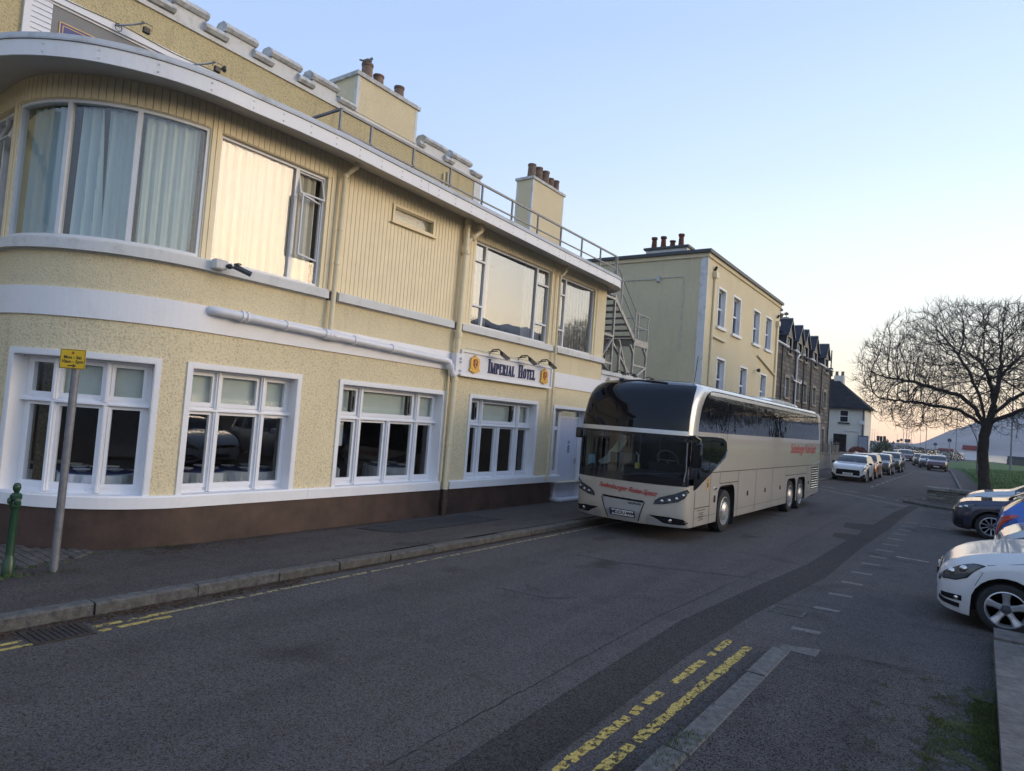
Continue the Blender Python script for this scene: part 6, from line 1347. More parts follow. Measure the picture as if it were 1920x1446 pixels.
# mirrors
m = MB(); m.tube([Fr(.97, 2.06, .0), Fr(.99, 2.08, .10), Vector((BX + BW + .12, 12.50, 2.02)), Vector((BX + BW + .13, 12.46, 1.95))], .03, 8); mi = bu('mirror', m, 'black')
m = MB(); m.cham(BX + BW + .02, BX + BW + .22, 12.36, 12.46, 1.48, 1.96, .03); bu('mirror_housing', m, 'gloss_black', mi)
m = MB(); m.tube([Fr(-.97, 2.06, .0), Vector((BX - BW - .08, 12.5, 2.04))], .03, 8); mi = bu('mirror', m, 'black'); m = MB(); m.cham(BX - BW - .17, BX - BW - .01, 12.42, 12.54, 1.86, 2.08, .02); bu('mirror_housing', m, 'gloss_black', mi)
# cab interior
def bi(n, m, mat, **k): return bu(n, m, mat, **k)
m = MB(); m.box(BX - 1.15, BX + 1.15, 12.5, 16, 1.0, 1.04); m.box(BX - 1.18, BX - 1.14, 13.3, 16, 1.04, 2.9); m.box(BX + 1.14, BX + 1.18, 12.9, 16, 1.04, 2.9); m.box(BX - 1.15, BX + 1.15, 12.9, 16, 2.12, 2.16); m.box(BX - 1.15, BX + 1.15, 15.5, 15.55, 1, 2.2); bi('cab_lining', m, 'void')
m = MB(); m.prism([(12.28, 1.05), (12.25, 1.26), (12.55, 1.34), (12.85, 1.32), (12.95, 1.05)], BX + 1.02, 'x', BX - 1.02); bi('dashboard', m, 'seat')
m = MB(); m.prism([(12.8, 1.25), (12.75, 1.48), (12.95, 1.5), (13.1, 1.25)], BX + 1.0, 'x', BX + .2); bi('instrument_binnacle', m, 'seat')
m = MB(); cx, cy, cz = BX + .58, 12.82, 1.55; ring = [Vector((cx + .23 * math.cos(2 * PI * k / 24), cy + .10 * math.sin(2 * PI * k / 24) * -1, cz + .20 * math.sin(2 * PI * k / 24))) for k in range(25)]; m.tube(ring, .014, 6); m.tube([(cx - .2, cy, cz), (cx + .2, cy, cz)], .012, 5); m.tube([(cx, cy, cz), (cx, cy + .2, cz - .3)], .03, 6); bi('steering_wheel', m, 'rail')
for x, nm in ((BX + .6, 'driver_seat'), (BX - .55, 'guide_seat')):
    m = MB(); m.cham(x - .24, x + .24, 13.25, 13.4, 1.25, 1.95, .05); m.cham(x - .14, x + .14, 13.24, 13.36, 1.92, 2.08, .04); m.cham(x - .24, x + .24, 12.95, 13.4, 1.2, 1.35, .04); bi(nm, m, 'seat')
m = MB(); m.cham(BX - .62, BX - .05, 12.62, 12.66, 1.40, 1.62, .01); bi('folded_screen', m, 'camgrey'); m = MB(); m.tube([(BX - .68, 12.64, 1.36), (BX - .68, 12.64, 1.60), (BX - .62, 12.64, 1.66)], .01, 5); m.tube([(BX + .02, 12.64, 1.36), (BX + .02, 12.64, 1.60), (BX - .04, 12.64, 1.66)], .01, 5); bi('grab_rail', m, 'plate')
m = MB(); m.cham(BX + .0, BX + .09, 12.52, 12.6, 1.33, 1.45, .01); M['cup'] = simple('yellow_cup', (.6, .5, .12), .5); bi('cup', m, 'cup')
m = MB(); m.box(BX - 1.14, BX - .98, 12.62, 12.64, 1.30, 1.52); M['bluebox'] = simple('pale_blue_box', (.25, .45, .6), .6); bi('notice', m, 'bluebox')
m = MB(); rows = []
for k in range(12): t = k / 11; rows.append([Vector((BX - 1.08 + .55 * t, 12.9, 1.38 + .62 * t ** 1.6)), Vector((BX - .96 + .62 * t, 12.9, 1.32 + .64 * t ** 2.0))])
m.grid(rows); bi('stair_handrail_panel', m, 'blind', flip=False)
for x in (BX - .12, BX + .32): m = MB(); m.tube([(x, 13.0, 1.2), (x, 13.0, 2.12)], .012, 6); bi('grab_pole', m, 'rail')
m = MB()
for k in range(3): m.cham(BX + 1.02, BX + 1.12, 12.9 + k * .16, 13.03 + k * .16, 1.22, 1.42, .03)
M['bottles'] = simple('clear_plastic_bottles', (.30, .38, .42), .2, var=.4, scale=20)
m = MB(); m.tube([(BX + .9, 13.2, 3.2), (BX + .93, 13.25, 3.75)], .008, 5); bu('aerial', m, 'black')
m = MB(); m.tube([Fr(-.45, 3.13, .03), Fr(-.2, 3.165, .04), Fr(.2, 3.15, .04), Fr(.5, 3.12, .03)], .016, 6); m.cham(BX - .62, BX - .5, 12.8, 12.95, 3.15, 3.20, .01); bu('screen_wiper', m, 'black')
m = MB(); m.cham(BX + .98, BX + 1.06, 12.95, 13.02, 3.0, 3.07, .012); bu('roof_camera', m, 'black')
for s in (-1,): m = MB(); m.tube([Fr(-.1, 1.20, .03), Fr(.45, 1.30, .03), Fr(.93, 1.36, .03)], .010, 5); bu('lower_wiper', m, 'black'); m = MB(); m.tube([Fr(.93, 1.20, .035), Fr(.95, 1.4, .03), Fr(.945, 1.95, .03)], .012, 5); bu('lower_wiper', m, 'rail')
# ================================================================ CARS
def herm(x, tab):
    n = len(tab)
    if x <= tab[0][0]: return tab[0][1]
    if x >= tab[-1][0]: return tab[-1][1]
    for i in range(n - 1):
        if tab[i][0] <= x <= tab[i + 1][0]: break
    (x0, y0), (x1, y1) = tab[i], tab[i + 1]; h = x1 - x0; d = (y1 - y0) / h
    dm = (y0 - tab[i - 1][1]) / (x0 - tab[i - 1][0]) if i > 0 else d; dn = (tab[i + 2][1] - y1) / (tab[i + 2][0] - x1) if i + 2 < n else d
    m0 = 0 if dm * d <= 0 else 2 * dm * d / (dm + d); m1 = 0 if dn * d <= 0 else 2 * dn * d / (dn + d)
    t = (x - x0) / h; return (2 * t ** 3 - 3 * t ** 2 + 1) * y0 + (t ** 3 - 2 * t ** 2 + t) * h * m0 + (-2 * t ** 3 + 3 * t ** 2) * y1 + (t ** 3 - t ** 2) * h * m1
TYPES = {
 'hatch': dict(L=4.05, W=1.78, wf=.72, wr=3.28, r=.305, ra=.365, top=[(0, .60), (.04, .70), (.12, .78), (.3, .885), (.6, .975), (.9, 1.03), (1.12, 1.07), (1.5, 1.26), (1.85, 1.40), (2.3, 1.45), (3.0, 1.43), (3.5, 1.36), (3.75, 1.2), (3.95, .98), (4.0, .85), (4.05, .6)],
    belt=[(0, .58), (.05, .66), (.15, .73), (.35, .82), (.7, .90), (1.1, .945), (2.5, .98), (3.7, 1.0), (3.95, .9), (4.05, .55)], hw=[(0, .60), (.06, .73), (.16, .80), (.35, .855), (.7, .88), (2, .89), (3.4, .88), (3.8, .82), (4.0, .70), (4.05, .6)], low=[(0, .25), (.08, .19), (.3, .15), (.5, .14), (1.2, .16), (2.9, .16), (3.7, .2), (4.05, .3)], ws=(1.14, 1.86), rg=(3.45, 3.9), sg=(1.25, 3.5), pil=(2.05, 2.9)),
 'suv': dict(L=4.3, W=1.84, wf=.82, wr=3.45, r=.35, ra=.42, top=[(0, .66), (.03, .80), (.10, .90), (.35, 1.0), (.8, 1.06), (1.1, 1.10), (1.5, 1.34), (1.85, 1.50), (2.4, 1.57), (3.3, 1.56), (3.8, 1.48), (4.05, 1.25), (4.2, .98), (4.27, .85), (4.3, .6)],
    belt=[(0, .60), (.05, .78), (.2, .88), (.6, .95), (1.1, 1.0), (2.5, 1.04), (3.9, 1.08), (4.2, .9), (4.3, .55)], hw=[(0, .68), (.06, .80), (.2, .87), (.5, .91), (2, .92), (3.7, .91), (4.1, .85), (4.3, .7)], low=[(0, .30), (.08, .24), (.3, .2), (1.2, .22), (3.0, .22), (3.9, .26), (4.3, .36)], ws=(1.12, 1.86), rg=(3.85, 4.15), sg=(1.25, 3.85), pil=(2.1, 3.05)),
}
def car(name, label, typ, paint, loc, heading, group=None, detail=True, scale=(1, 1, 1), plate=None, far=False, spokes=5, grille='slot', rails=False, skip_side=None):
    T_ = TYPES[typ]; root = thing(name, label, 'car', loc, heading, group); L_ = T_['L']
    xs = {0, L_} | {i / (30 if not far else 22) * L_ for i in range(31 if not far else 23)} | {.02, .05, .1, .16, L_ - .03, L_ - .1, *T_['ws'], *T_['rg'], *T_['sg']}
    for p in T_['pil']: xs |= {p - .04, p + .04}
    for wc in (T_['wf'], T_['wr']):
        for k in range(13): xs.add(wc - T_['ra'] * math.cos(k / 12 * PI))
        xs |= {wc - T_['ra'] - .004, wc + T_['ra'] + .004}
    xs = sorted(round(x, 4) for x in xs); xs = [x for i, x in enumerate(xs) if i == 0 or x - xs[i - 1] > .0025]
    def sec(x):
        top, belt, hw, low = herm(x, T_['top']), herm(x, T_['belt']), herm(x, T_['hw']), herm(x, T_['low']); belt = min(belt, top - .015); h = top - belt; lo = low
        for wc in (T_['wf'], T_['wr']):
            if abs(x - wc) < T_['ra']: lo = max(lo, T_['r'] + math.sqrt(T_['ra'] ** 2 - (x - wc) ** 2) * 1.0)
        inw = lo > low + .01; m1 = lo + .015 if inw else lo + .10
        wy = hw * .955 - .02 - h * .34
        return [(0, low if not inw else lo), (hw * .93, lo), (hw * (.985 if not inw else 1.0), m1), (hw, max(m1 + .01, lo + (belt - lo) * .45)), (hw * .995, max(m1 + .02, belt - .09)), (hw * .955, belt), (max(.1, wy), belt + h * .90), (max(.08, wy * .80), top - .012), (0, top)]
    S_ = [sec(x) for x in xs]; parts = {'body': MB(), 'glass': MB(), 'trim': MB()}
    fx = lambda x: (-x, )   # nose at local x=0, body extends to -x
    for i in range(len(xs) - 1):
        xm = (xs[i] + xs[i + 1]) / 2
        for j in range(8):
            key = 'body'
            if j == 5 and T_['sg'][0] < xm < T_['sg'][1] and not any(abs(xm - p) < .035 for p in T_['pil']): key = 'glass'
            if j in (6, 7) and (T_['ws'][0] < xm < T_['ws'][1] or T_['rg'][0] < xm < T_['rg'][1]): key = 'glass'
            if j == 0: key = 'trim'
            if j == 1 and typ == 'suv': key = 'trim'
            for s in (1, -1):
                a, b, c, d = S_[i][j], S_[i + 1][j], S_[i + 1][j + 1], S_[i][j + 1]
                q = [(-xs[i], s * a[0], a[1]), (-xs[i + 1], s * b[0], b[1]), (-xs[i + 1], s * c[0], c[1]), (-xs[i], s * d[0], d[1])]
                parts[key].add(q, [(0, 1, 2, 3)])
    for x, S1 in ((xs[0], S_[0]), (xs[-1], S_[-1])):
        for j in range(1, 8):
            a, b = S1[j], S1[j + 1]; parts['body'].add([(-x, a[0], a[1]), (-x, b[0], b[1]), (-x, -b[0], b[1]), (-x, -a[0], a[1])], [(0, 1, 2, 3)])
    def pb(n, mb, mat, par=None, smooth=True, **k): return mb.build(n, mat, par or root, smooth, **k)
    pb('body', parts['body'], paint, weld=True); pb('windows', parts['glass'], 'carglass', weld=True); pb('underbody', parts['trim'], 'black')
    def at(x, v, off=.008, s=1):
        S1 = sec(x); j = min(7, int(v)); t = v - j; a, b = S1[j], S1[j + 1]; y = a[0] + (b[0] - a[0]) * t; z = a[1] + (b[1] - a[1]) * t
        e = .03; Sx = sec(x + e); y2 = Sx[j][0] + (Sx[j + 1][0] - Sx[j][0]) * t; z2 = Sx[j][1] + (Sx[j + 1][1] - Sx[j][1]) * t
        t1 = Vector((-e, y2 - y, z2 - z)); t2 = Vector((0, b[0] - a[0], b[1] - a[1])); n_ = t1.cross(t2)
        n_ = n_.normalized() if n_.length > 1e-9 else Vector((1, 0, 0)); 
        if n_.y < 0: n_ = -n_
        p = Vector((-x, y, z)) + n_ * off; return Vector((p.x, s * p.y, p.z))
    def patch(x0, x1, lo, hi, off, s, n=8, m=4):
        mb = MB(); mb.grid([[at(x0 + (x1 - x0) * i / n, lerpt(i / n, lo) + (lerpt(i / n, hi) - lerpt(i / n, lo)) * j / m, off, s) for j in range(m + 1)] for i in range(n + 1)]); return mb
    for s in (1, -1):
        if typ == 'hatch': hl_ = dict(x0=.02, x1=.50, lo=[(0, 3.9), (.35, 3.55), (.75, 3.65), (1, 4.2)], hi=[(0, 4.5), (.5, 4.75), (.8, 4.7), (1, 4.3)])
        else: hl_ = dict(x0=.015, x1=.50, lo=[(0, 4.1), (.6, 4.0), (1, 4.5)], hi=[(0, 4.7), (.6, 4.85), (1, 4.75)])
        mb = patch(hl_['x0'], hl_['x1'], hl_['lo'], hl_['hi'], .006, s); h = pb('headlight', mb, 'gloss_black' if not far else 'lampglass')
        if not far:
            pb('lens', patch(hl_['x0'] + .012, hl_['x1'] - .03, [(a, b + .06) for a, b in hl_['lo']], [(a, b - .06) for a, b in hl_['hi']], .012, s), 'lampinner', h)
            for xx, vv in ((.16, 4.15), (.28, 4.15)):
                p = at(xx, vv, .012, s); m = MB(); m.lathe([(0, .02), (.03, .015), (.045, 0)], tuple(p), 12, 'y'); pb('reflector', m, 'chrome', h)
        L2 = L_
        mb = patch(L2 - .36, L2 - .02, [(0, 4.35), (.3, 4.0), (1, 3.55)], [(0, 4.75), (.4, 4.95), (1, 4.95)], .008, s); tl = pb('tail_lamp', mb, 'tailred')
        p = at(1.32, 5.0, 0, s); m = MB(); m.cham(p.x - .06, p.x + .05, min(p.y + s * .02, p.y + s * .19), max(p.y + s * .02, p.y + s * .19), p.z - .0, p.z + .12, .025); pb('door_mirror', m, paint if typ == 'hatch' else 'gloss_black')
        if not far:
            m = MB()
            for xx in (1.22, 2.25, 3.05): m.tube([at(xx, 1.6, .001, s), at(xx, 3, .001, s), at(xx, 4, .001, s), at(xx, 4.95, .001, s)], .005, 4)
            m.tube([at(.52, 4.35, .001, s), at(.9, 4.62, .001, s), at(1.2, 4.72, .001, s)], .004, 4)
            if typ == 'hatch': m.tube([at(.44, 3.5, .001, s), at(.48, 3.2, .001, s), at(.40, 2.3, .001, s)], .003, 4)
            pb('shut_lines', m, 'panel_line')['kind'] = 'stuff'
            if typ == 'suv':
                for wc in (T_['wf'], T_['wr']):
                    m = MB(); ring = []
                    for k in range(15):
                        q = PI * k / 14; x_ = wc - T_['ra'] * math.cos(q); z_ = T_['r'] + T_['ra'] * math.sin(q); hw_ = herm(x_, T_['hw']); ring.append([(-x_, s * hw_ * .9, z_), (-x_, s * (hw_ + .012), z_), (-x_ + .05 * math.cos(q) , s * (hw_ + .008), z_ + .05 * math.sin(q))])
                    m.grid(ring); pb('arch_trim', m, 'black')
        if rails:
            m = MB(); m.tube([at(1.9, 6.6, .02, s), at(2.2, 6.6, .05, s), at(3.4, 6.6, .05, s), at(3.75, 6.5, .02, s)], .018, 5); pb('roof_rail', m, 'chrome')
    # grille, bumper openings, plate
    def fbox(n, y0, y1, z0, z1, x=.006, mat='gloss_black', par=None): m = MB(); m.cham(-.012, x, y0, y1, z0, z1, .006); return pb(n, m, mat, par, False)
    w0 = herm(0, T_['hw'])
    if typ == 'hatch':
        fbox('grille', -.56, .56, .575, .655, .010); fbox('bumper_grille', -.42, .42, .29, .40)
        for s in (1, -1):
            pb('bumper_slot', patch(.05, .27, [(0, 2.25), (1, 2.35)], [(0, 2.78), (1, 2.70)], .006, s), 'gloss_black'); pb('bumper_slot', patch(.03, .25, [(0, 1.6), (1, 1.75)], [(0, 2.15), (1, 2.15)], .006, s), 'gloss_black')
            p = at(.215, 2.5, .012, s); m = MB(); m.lathe([(0, .012), (.025, .008), (.03, 0)], tuple(p), 10, 'y'); pb('fog_lamp', m, 'chrome')
        m = MB(); m.lathe([(.055, 0), (.055, .012), (0, .014)], (0.006, 0, .62), 14, 'x'); pb('badge', m, 'chrome')
    else:
        if grille == 'slot': fbox('grille', -.5, .5, .42, .58); fbox('lower_grille', -.6, .6, .28, .37)
        else: fbox('grille', -.6, .6, .38, .70, .012)
        for s in (1, -1): pb('bumper_slot', patch(.03, .22, [(0, 1.7), (1, 2.0)], [(0, 2.7), (1, 2.9)], .008, s), 'gloss_black'); m = MB(); m.tube([(0.012, s * .6, .36), (0.012, s * .62, .62)], .012, 5); pb('bumper_trim', m, 'chrome')
    pl2 = fbox('number_plate', -.26, .26, .40, .51, .018, 'plate')
    if plate: tm = textmesh(plate, .10, extrude=.0005, offset=.002); m = MB(); m.add([(.0195, a, b + .455) for a, b, c in tm.v], tm.f); pb('plate_lettering', m, 'ink', pl2, False)
    # inside
    m = MB(); m.box(-L_ + .5, -1.3, -.7, .7, .3, .85); pb('cabin_floor', m, 'void', None, False)
    m = MB()
    for x_ in (2.05, 2.95):
        for s in (.36, -.36): m.cham(-x_ - .08, -x_ + .06, s - .23, s + .23, .8, 1.22, .05)
    pb('seats', m, 'seat')['kind'] = 'stuff'
    for wc in (T_['wf'], T_['wr']):
        m = MB(); m.box(-wc - T_['ra'], -wc + T_['ra'], -.62, .62, .2, T_['r'] + T_['ra']); pb('wheel_well', m, 'void', None, False)
        for s in (1, -1):
            r_ = T_['r']; yw = s * (herm(wc, T_['hw']) - .03); m = MB(); m.lathe([(r_ * .7, -.20 * s), (r_ * .97, -.19 * s), (r_, -.13 * s), (r_, -.05 * s), (r_ * .97, -.01 * s), (r_ * .85, .004 * s), (r_ * .70, -.004 * s)], (-wc, yw, r_), 28 if not far else 16, 'y', False); tw_ = pb('wheel', m, 'rubber')
            if far: m = MB(); m.lathe([(r_ * .70, -.01 * s), (r_ * .66, -.03 * s), (.1, -.02 * s), (0, -.01 * s)], (-wc, yw, r_), 12, 'y'); pb('rim', m, 'hub', tw_); continue
            m = MB(); m.lathe([(r_ * .71, -.15 * s), (r_ * .72, -.002 * s), (r_ * .68, .002 * s), (r_ * .65, -.03 * s), (r_ * .63, -.15 * s)], (-wc, yw, r_), 28, 'y', False); pb('rim', m, 'alloy', tw_)
            m = MB(); m.lathe([(r_ * .64, -.12 * s), (0, -.12 * s)], (-wc, yw, r_), 20, 'y'); pb('brake', m, 'void', tw_)
            for k in range(spokes):
                q = 2 * PI * k / spokes + PI / 2; u = Vector((math.cos(q), 0, math.sin(q))); v = Vector((-math.sin(q), 0, math.cos(q))); c0 = Vector((-wc, yw, r_)); m = MB(); wd = .052 if spokes < 7 else .022
                pts = []
                for rr_, ww, dd in ((.05, wd * .75, -.030), (r_ * .4, wd * .72, -.022), (r_ * .67, wd, -.006)):
                    for e, dz in ((-1, -.022), (-.55, 0), (.55, 0), (1, -.022)): pts.append(c0 + u * rr_ + v * ww * e + Vector((0, s * (dd + dz), 0)))
                m.add(pts, [(i * 4 + j, i * 4 + j + 1, i * 4 + 5 + j, i * 4 + 4 + j) for i in range(2) for j in range(3)]); pb('spoke', m, 'alloy', tw_, False)
            m = MB(); m.lathe([(.055, -.03 * s), (.045, -.012 * s), (0, -.008 * s)], (-wc, yw, r_), 16, 'y'); pb('hub_cap', m, 'camgrey', tw_)
    root.scale = scale
    return root
M['carglass'] = glass('car_glass', (.35, .40, .40), ior=1.6); M['lampinner'] = glass('headlamp_lens', (.75, .8, .85), ior=1.5, thru=.5, dark=(.16, .17, .18)); M['alloy'] = simple('silver_alloy', (.50, .51, .53), .3, .6, var=.08, scale=20)
M['tailred'] = simple('red_tail_lamp', (.45, .02, .015), .12, var=.3, scale=18, coat=1)
P_ = {k: carpaint(k + '_car_paint', c, mt, .3, d) for k, c, mt, d in (('white', (.66, .68, .70), 0, .35), ('silver', (.42, .44, .45), .5, .3), ('blue', (.012, .10, .42), .2, .2), ('navy', (.010, .016, .045), .2, .25), ('pearl', (.50, .53, .55), .3, .3), ('orange', (.35, .11, .02), .3, .2), ('charcoal', (.03, .035, .045), .3, .3), ('maroon', (.07, .012, .02), .3, .3), ('black', (.012, .013, .016), .2, .3))}
M.update({'p_' + k: v for k, v in P_.items()})
g1 = 'cars parked nose-in on the right'
# nose toward -x : local +x must point to world -x  -> heading pi
car('parked_car', 'white hatchback nearest the camera with its nose and front alloy wheel in view', 'hatch', 'p_white', (-.41, 11.03, 0), PI, g1)
car('parked_car', 'pale silver small car squeezed between the near white hatchback and the blue car', 'hatch', 'p_silver', (.26, 14.9, 0), PI, g1, scale=(1, 1, 1.04))
c_ = car('parked_car', 'bright blue hatchback parked tail-out with a large red rear lamp', 'hatch', 'p_blue', (4.35, 18.0, 0), 0, g1, scale=(1, 1, .98))
car('parked_car', 'dark navy crossover with slim headlamps and black lower bumper on the right', 'suv', 'p_navy', (-.55, 21.75, 0), PI, g1, spokes=10, grille='big', scale=(1, 1, .93))
car('parked_car', 'silver car furthest back in the nose-in row, against the stone wall', 'hatch', 'p_pearl', (-.42, 26.6, 0), PI, g1, scale=(1.05, 1, 1.0))
g2 = 'cars parked along the left kerb'; g3 = 'cars facing down the right of the road'
# facing -y: local +x -> world -y : heading -pi/2
car('parked_car', 'white crossover with black grille leading the line at the left kerb', 'suv', 'p_white', (-6.05, 41.2, 0), -PI / 2, g2, plate='J70 KVR', spokes=10, grille='big', scale=(1, .98, .96))
car('parked_car', 'bronze-orange car directly behind the leading white crossover', 'suv', 'p_orange', (-6.15, 46.6, 0), -PI / 2, g2, far=True, rails=True, scale=(.9, .98, 1.0))
car('parked_car', 'dark grey crossover, third in the line at the left kerb', 'suv', 'p_charcoal', (-6.2, 54.6, 0), -PI / 2, g2, far=True, scale=(1, .98, .98))
car('parked_car', 'dark car with pale bonnet highlights, fourth in the line at the left kerb', 'suv', 'p_black', (-6.2, 62.0, 0), -PI / 2, g2, far=True, rails=True, scale=(1, .98, 1.05))
car('parked_car', 'silver car mostly hidden behind the fourth car at the left kerb', 'hatch', 'p_silver', (-6.9, 72.0, 0), -PI / 2, g2, far=True, scale=(1, 1, 1.08))
car('distant_car', 'maroon car where the road bends out of sight', 'suv', 'p_maroon', (-8.0, 101.0, 0), -PI / 2 + .12, None, far=True, scale=(1.1, 1.15, 1.15))
car('distant_car', 'dark red car with roof rails facing the camera on the right of the road', 'suv', 'p_maroon', (-3.52, 76.8, 0), -PI / 2, g3, far=True, rails=True, scale=(1, .92, 1.0), plate='SF12 UKG')
car('distant_car', 'dark car just behind and left of the red car with roof rails', 'hatch', 'p_charcoal', (-4.55, 84, 0), -PI / 2 + .1, g3, far=True); car('distant_car', 'rearmost dark car on the right side of the road bend', 'suv', 'p_black', (-5.6, 91, 0), -PI / 2 + .12, g3, far=True, scale=(1, .95, .95))
car('distant_car', 'tiny silver car beyond the maroon one', 'hatch', 'p_silver', (-10.5, 118, 0), -PI / 2 + .2, None, far=True, scale=(1.1, 1.1, 1.1))
# ================================================================ TREES, HILLS, FAR THINGS
from mathutils.kdtree import KDTree
M['bark'] = simple('dark_tree_bark', (.042, .035, .030), .95, var=.4, scale=7, bumpd=.03, bscale=14)
def grow_tree(seed, trunk, limbs, centre, rad, natt=3800, step=.24):
    r = random.Random(seed); att = []
    while len(att) < natt:
        p = Vector((r.uniform(-1, 1), r.uniform(-1, 1), r.uniform(-1, 1)))
        if p.length > 1 or p.z < -.85: continue
        if r.random() > .25 + .75 * p.length: continue
        if p.z < -.1 and math.hypot(p.x, p.y) < .45: continue
        k = 1 + .16 * noise.noise(p * 2.2 + Vector((seed, 0, 0)))
        att.append(Vector((centre[0] + p.x * rad[0] * k, centre[1] + p.y * rad[1] * k, centre[2] + p.z * (rad[2] if p.z > 0 else rad[2] * .85) * k)))
    nodes = []; par = []
    def chain(pts, start=-1):
        last = start
        for a, b in zip(pts, pts[1:]):
            a, b = Vector(a), Vector(b); n = max(1, int((b - a).length / step))
            for i in range(n if last != start or start >= 0 else n):
                nodes.append(a.lerp(b, (i + 1) / n)); par.append(last); last = len(nodes) - 1
        return last
    nodes.append(Vector(trunk[0])); par.append(-1); idx0 = 0
    def chain2(pts, start):
        last = start
        for a, b in zip(pts, pts[1:]):
            a, b = Vector(a), Vector(b); n = max(1, int((b - a).length / step))
            for i in range(n): nodes.append(a.lerp(b, (i + 1) / n) + Vector((r.gauss(0, .02), r.gauss(0, .02), r.gauss(0, .02)))); par.append(last); last = len(nodes) - 1
        return last
    tend = chain2(trunk, 0)
    for L_ in limbs:
        s = min(range(len(nodes)), key=lambda i: (nodes[i] - Vector(L_[0])).length); chain2([nodes[s]] + L_[1:], s)
    grown = {}
    for it in range(64):
        if not att: break
        kd = KDTree(len(nodes))
        for i, n in enumerate(nodes): kd.insert(n, i)
        kd.balance(); pull = {}; keep = []
        for a in att:
            co, i, d = kd.find(a)
            if d < step * 1.25: continue
            keep.append(a)
            if d < 2.6: pull[i] = pull.get(i, Vector()) + (a - nodes[i]).normalized()
        att = keep
        if not pull: break
        for i, v in pull.items():
            if grown.get(i, 0) >= 2: continue
            grown[i] = grown.get(i, 0) + 1
            v = v.normalized() + Vector((r.gauss(0, .10), r.gauss(0, .10), r.gauss(0, .10) + .05)); pd = (nodes[i] - nodes[par[i]]).normalized() if par[i] >= 0 else Vector((0, 0, 1)); v = v.normalized() + pd * .7; nodes.append(nodes[i] + v.normalized() * step); par.append(i)
    n = len(nodes); kids = [[] for _ in range(n)]
    for i in range(1, n): kids[par[i]].append(i)
    # dead ends that collapsed onto each other are fine; pipe model radii
    R2 = [0.0] * n
    for i in range(n - 1, -1, -1):
        R2[i] = sum(R2[k] ** 2.3 for k in kids[i]) ** (1 / 2.3) if kids[i] else .0085
    sc = .215 / R2[0]
    rad_ = [max(.007, x * (sc if x > .05 else 1 + (sc - 1) * x / .05)) for x in R2]
    big, small = MB(), MB(); done = set()
    for i in range(n):
        if i and kids[par[i]] and kids[par[i]][0] == i and par[i] != 0: continue
        # start a strand at i
        st = [par[i]] if i else []; j = i
        while True:
            st.append(j)
            if not kids[j]: break
            kids[j].sort(key=lambda k: -rad_[k]); j = kids[j][0]
        if len(st) < 2: continue
        pts = [nodes[k] for k in st]; rs = [rad_[k] for k in st]; rs[0] = rs[1] if i else rs[0]
        if i == 0:
            for q in range(len(pts)): hgt = pts[q].z - trunk[0][2]; rs[q] = rs[q] * (1 + .75 * math.exp(-hgt / .38))
        m = big if max(rs) > .035 else small; m.tube(pts, rs, 10 if max(rs) > .15 else 5 if max(rs) > .035 else 3, False)
        # twig sprays at the tip and along the thin wood
        spots = [(pts[-1], (pts[-1] - pts[-2]).normalized())] * 3 + [(pts[q_], (pts[q_] - pts[q_ - 1]).normalized()) for q_ in range(1, len(pts)) if rs[q_] < .03 for _ in range(2)]
        for t, d in spots:
            q = t; ln = r.uniform(.22, .55); dd = (d + Vector((r.gauss(0, .45), r.gauss(0, .45), r.gauss(.25, .35)))).normalized()
            small.tube([q, q + dd * ln * .55, q + (dd + Vector((0, 0, .25))).normalized() * ln], [.006, .005, .0035], 3, False)
    return big, small
def sycamore(name, label, base, seed, trunk, limbs, centre, rad, **k):
    t = thing(name, label, 'tree', base); big, small = grow_tree(seed, trunk, limbs, centre, rad, **k)
    big.build('trunk', 'bark', t, True); small.build('crown', 'bark', t); return t
tb = (.22, 38.0, .32)
main_tree = sycamore('bare_tree', 'large bare spreading tree with a forked trunk standing on the grass bank', tb, 4,
    [(0, 0, -.2), (-.12, 0, 1.2), (-.15, 0, 2.6), (.0, .1, 3.3), (.25, .1, 4.3), (.35, .1, 5.6), (.4, 0, 7.0)],
    [[(0, 0, 2.0), (-.45, -.1, 2.5), (-.7, -.2, 3.1), (-1.2, -.3, 3.35)], [(0, 0, 3.0), (-.5, .3, 3.9), (-1.1, .4, 4.5), (-2.0, .3, 4.8), (-3.0, .2, 5.1), (-4.2, 0, 5.3)], [(0, 0, 3.1), (-.3, -.3, 4.3), (-.8, -.5, 5.6), (-1.4, -.6, 6.6)],
     [(.1, 0, 3.4), (.8, .4, 4.4), (1.8, .6, 5.2), (3.0, .6, 5.8)], [(.1, 0, 3.2), (1.2, -.6, 3.9), (2.6, -1.0, 4.6), (4.0, -1.1, 5.0)], [(.2, .1, 4.2), (.3, 1.2, 5.0), (.4, 2.6, 5.8)], [(.2, .1, 4.2), (.0, -1.2, 5.0), (-.2, -2.6, 5.6)], [(.3, .1, 5.4), (1.2, .4, 6.6)], [(0, 0, 3.0), (-1.2, -.8, 3.8), (-2.8, -1.4, 4.0), (-4.4, -1.6, 4.1)]],
    (.15, 0, 5.35), (5.8, 5.2, 3.6), natt=10500, step=.21)
for lb, loc, rz, sc in (('bare tree beside the car park, out past the right edge', (10.5, 50, .6), 1.4, 1.05), ('bare tree beyond the parked cars at far right', (13.5, 37, .5), 2.6, .95), ('bare tree further along the shore bank', (21, 47, .6), 4.0, 1.15), ('second bare tree along the shore bank', (14.5, 74, .8), .6, 1.2)):
    c = copy_tree(main_tree); c.location = loc; c.rotation_euler = (0, 0, rz); c.scale = (sc, sc, sc); c['label'] = lb
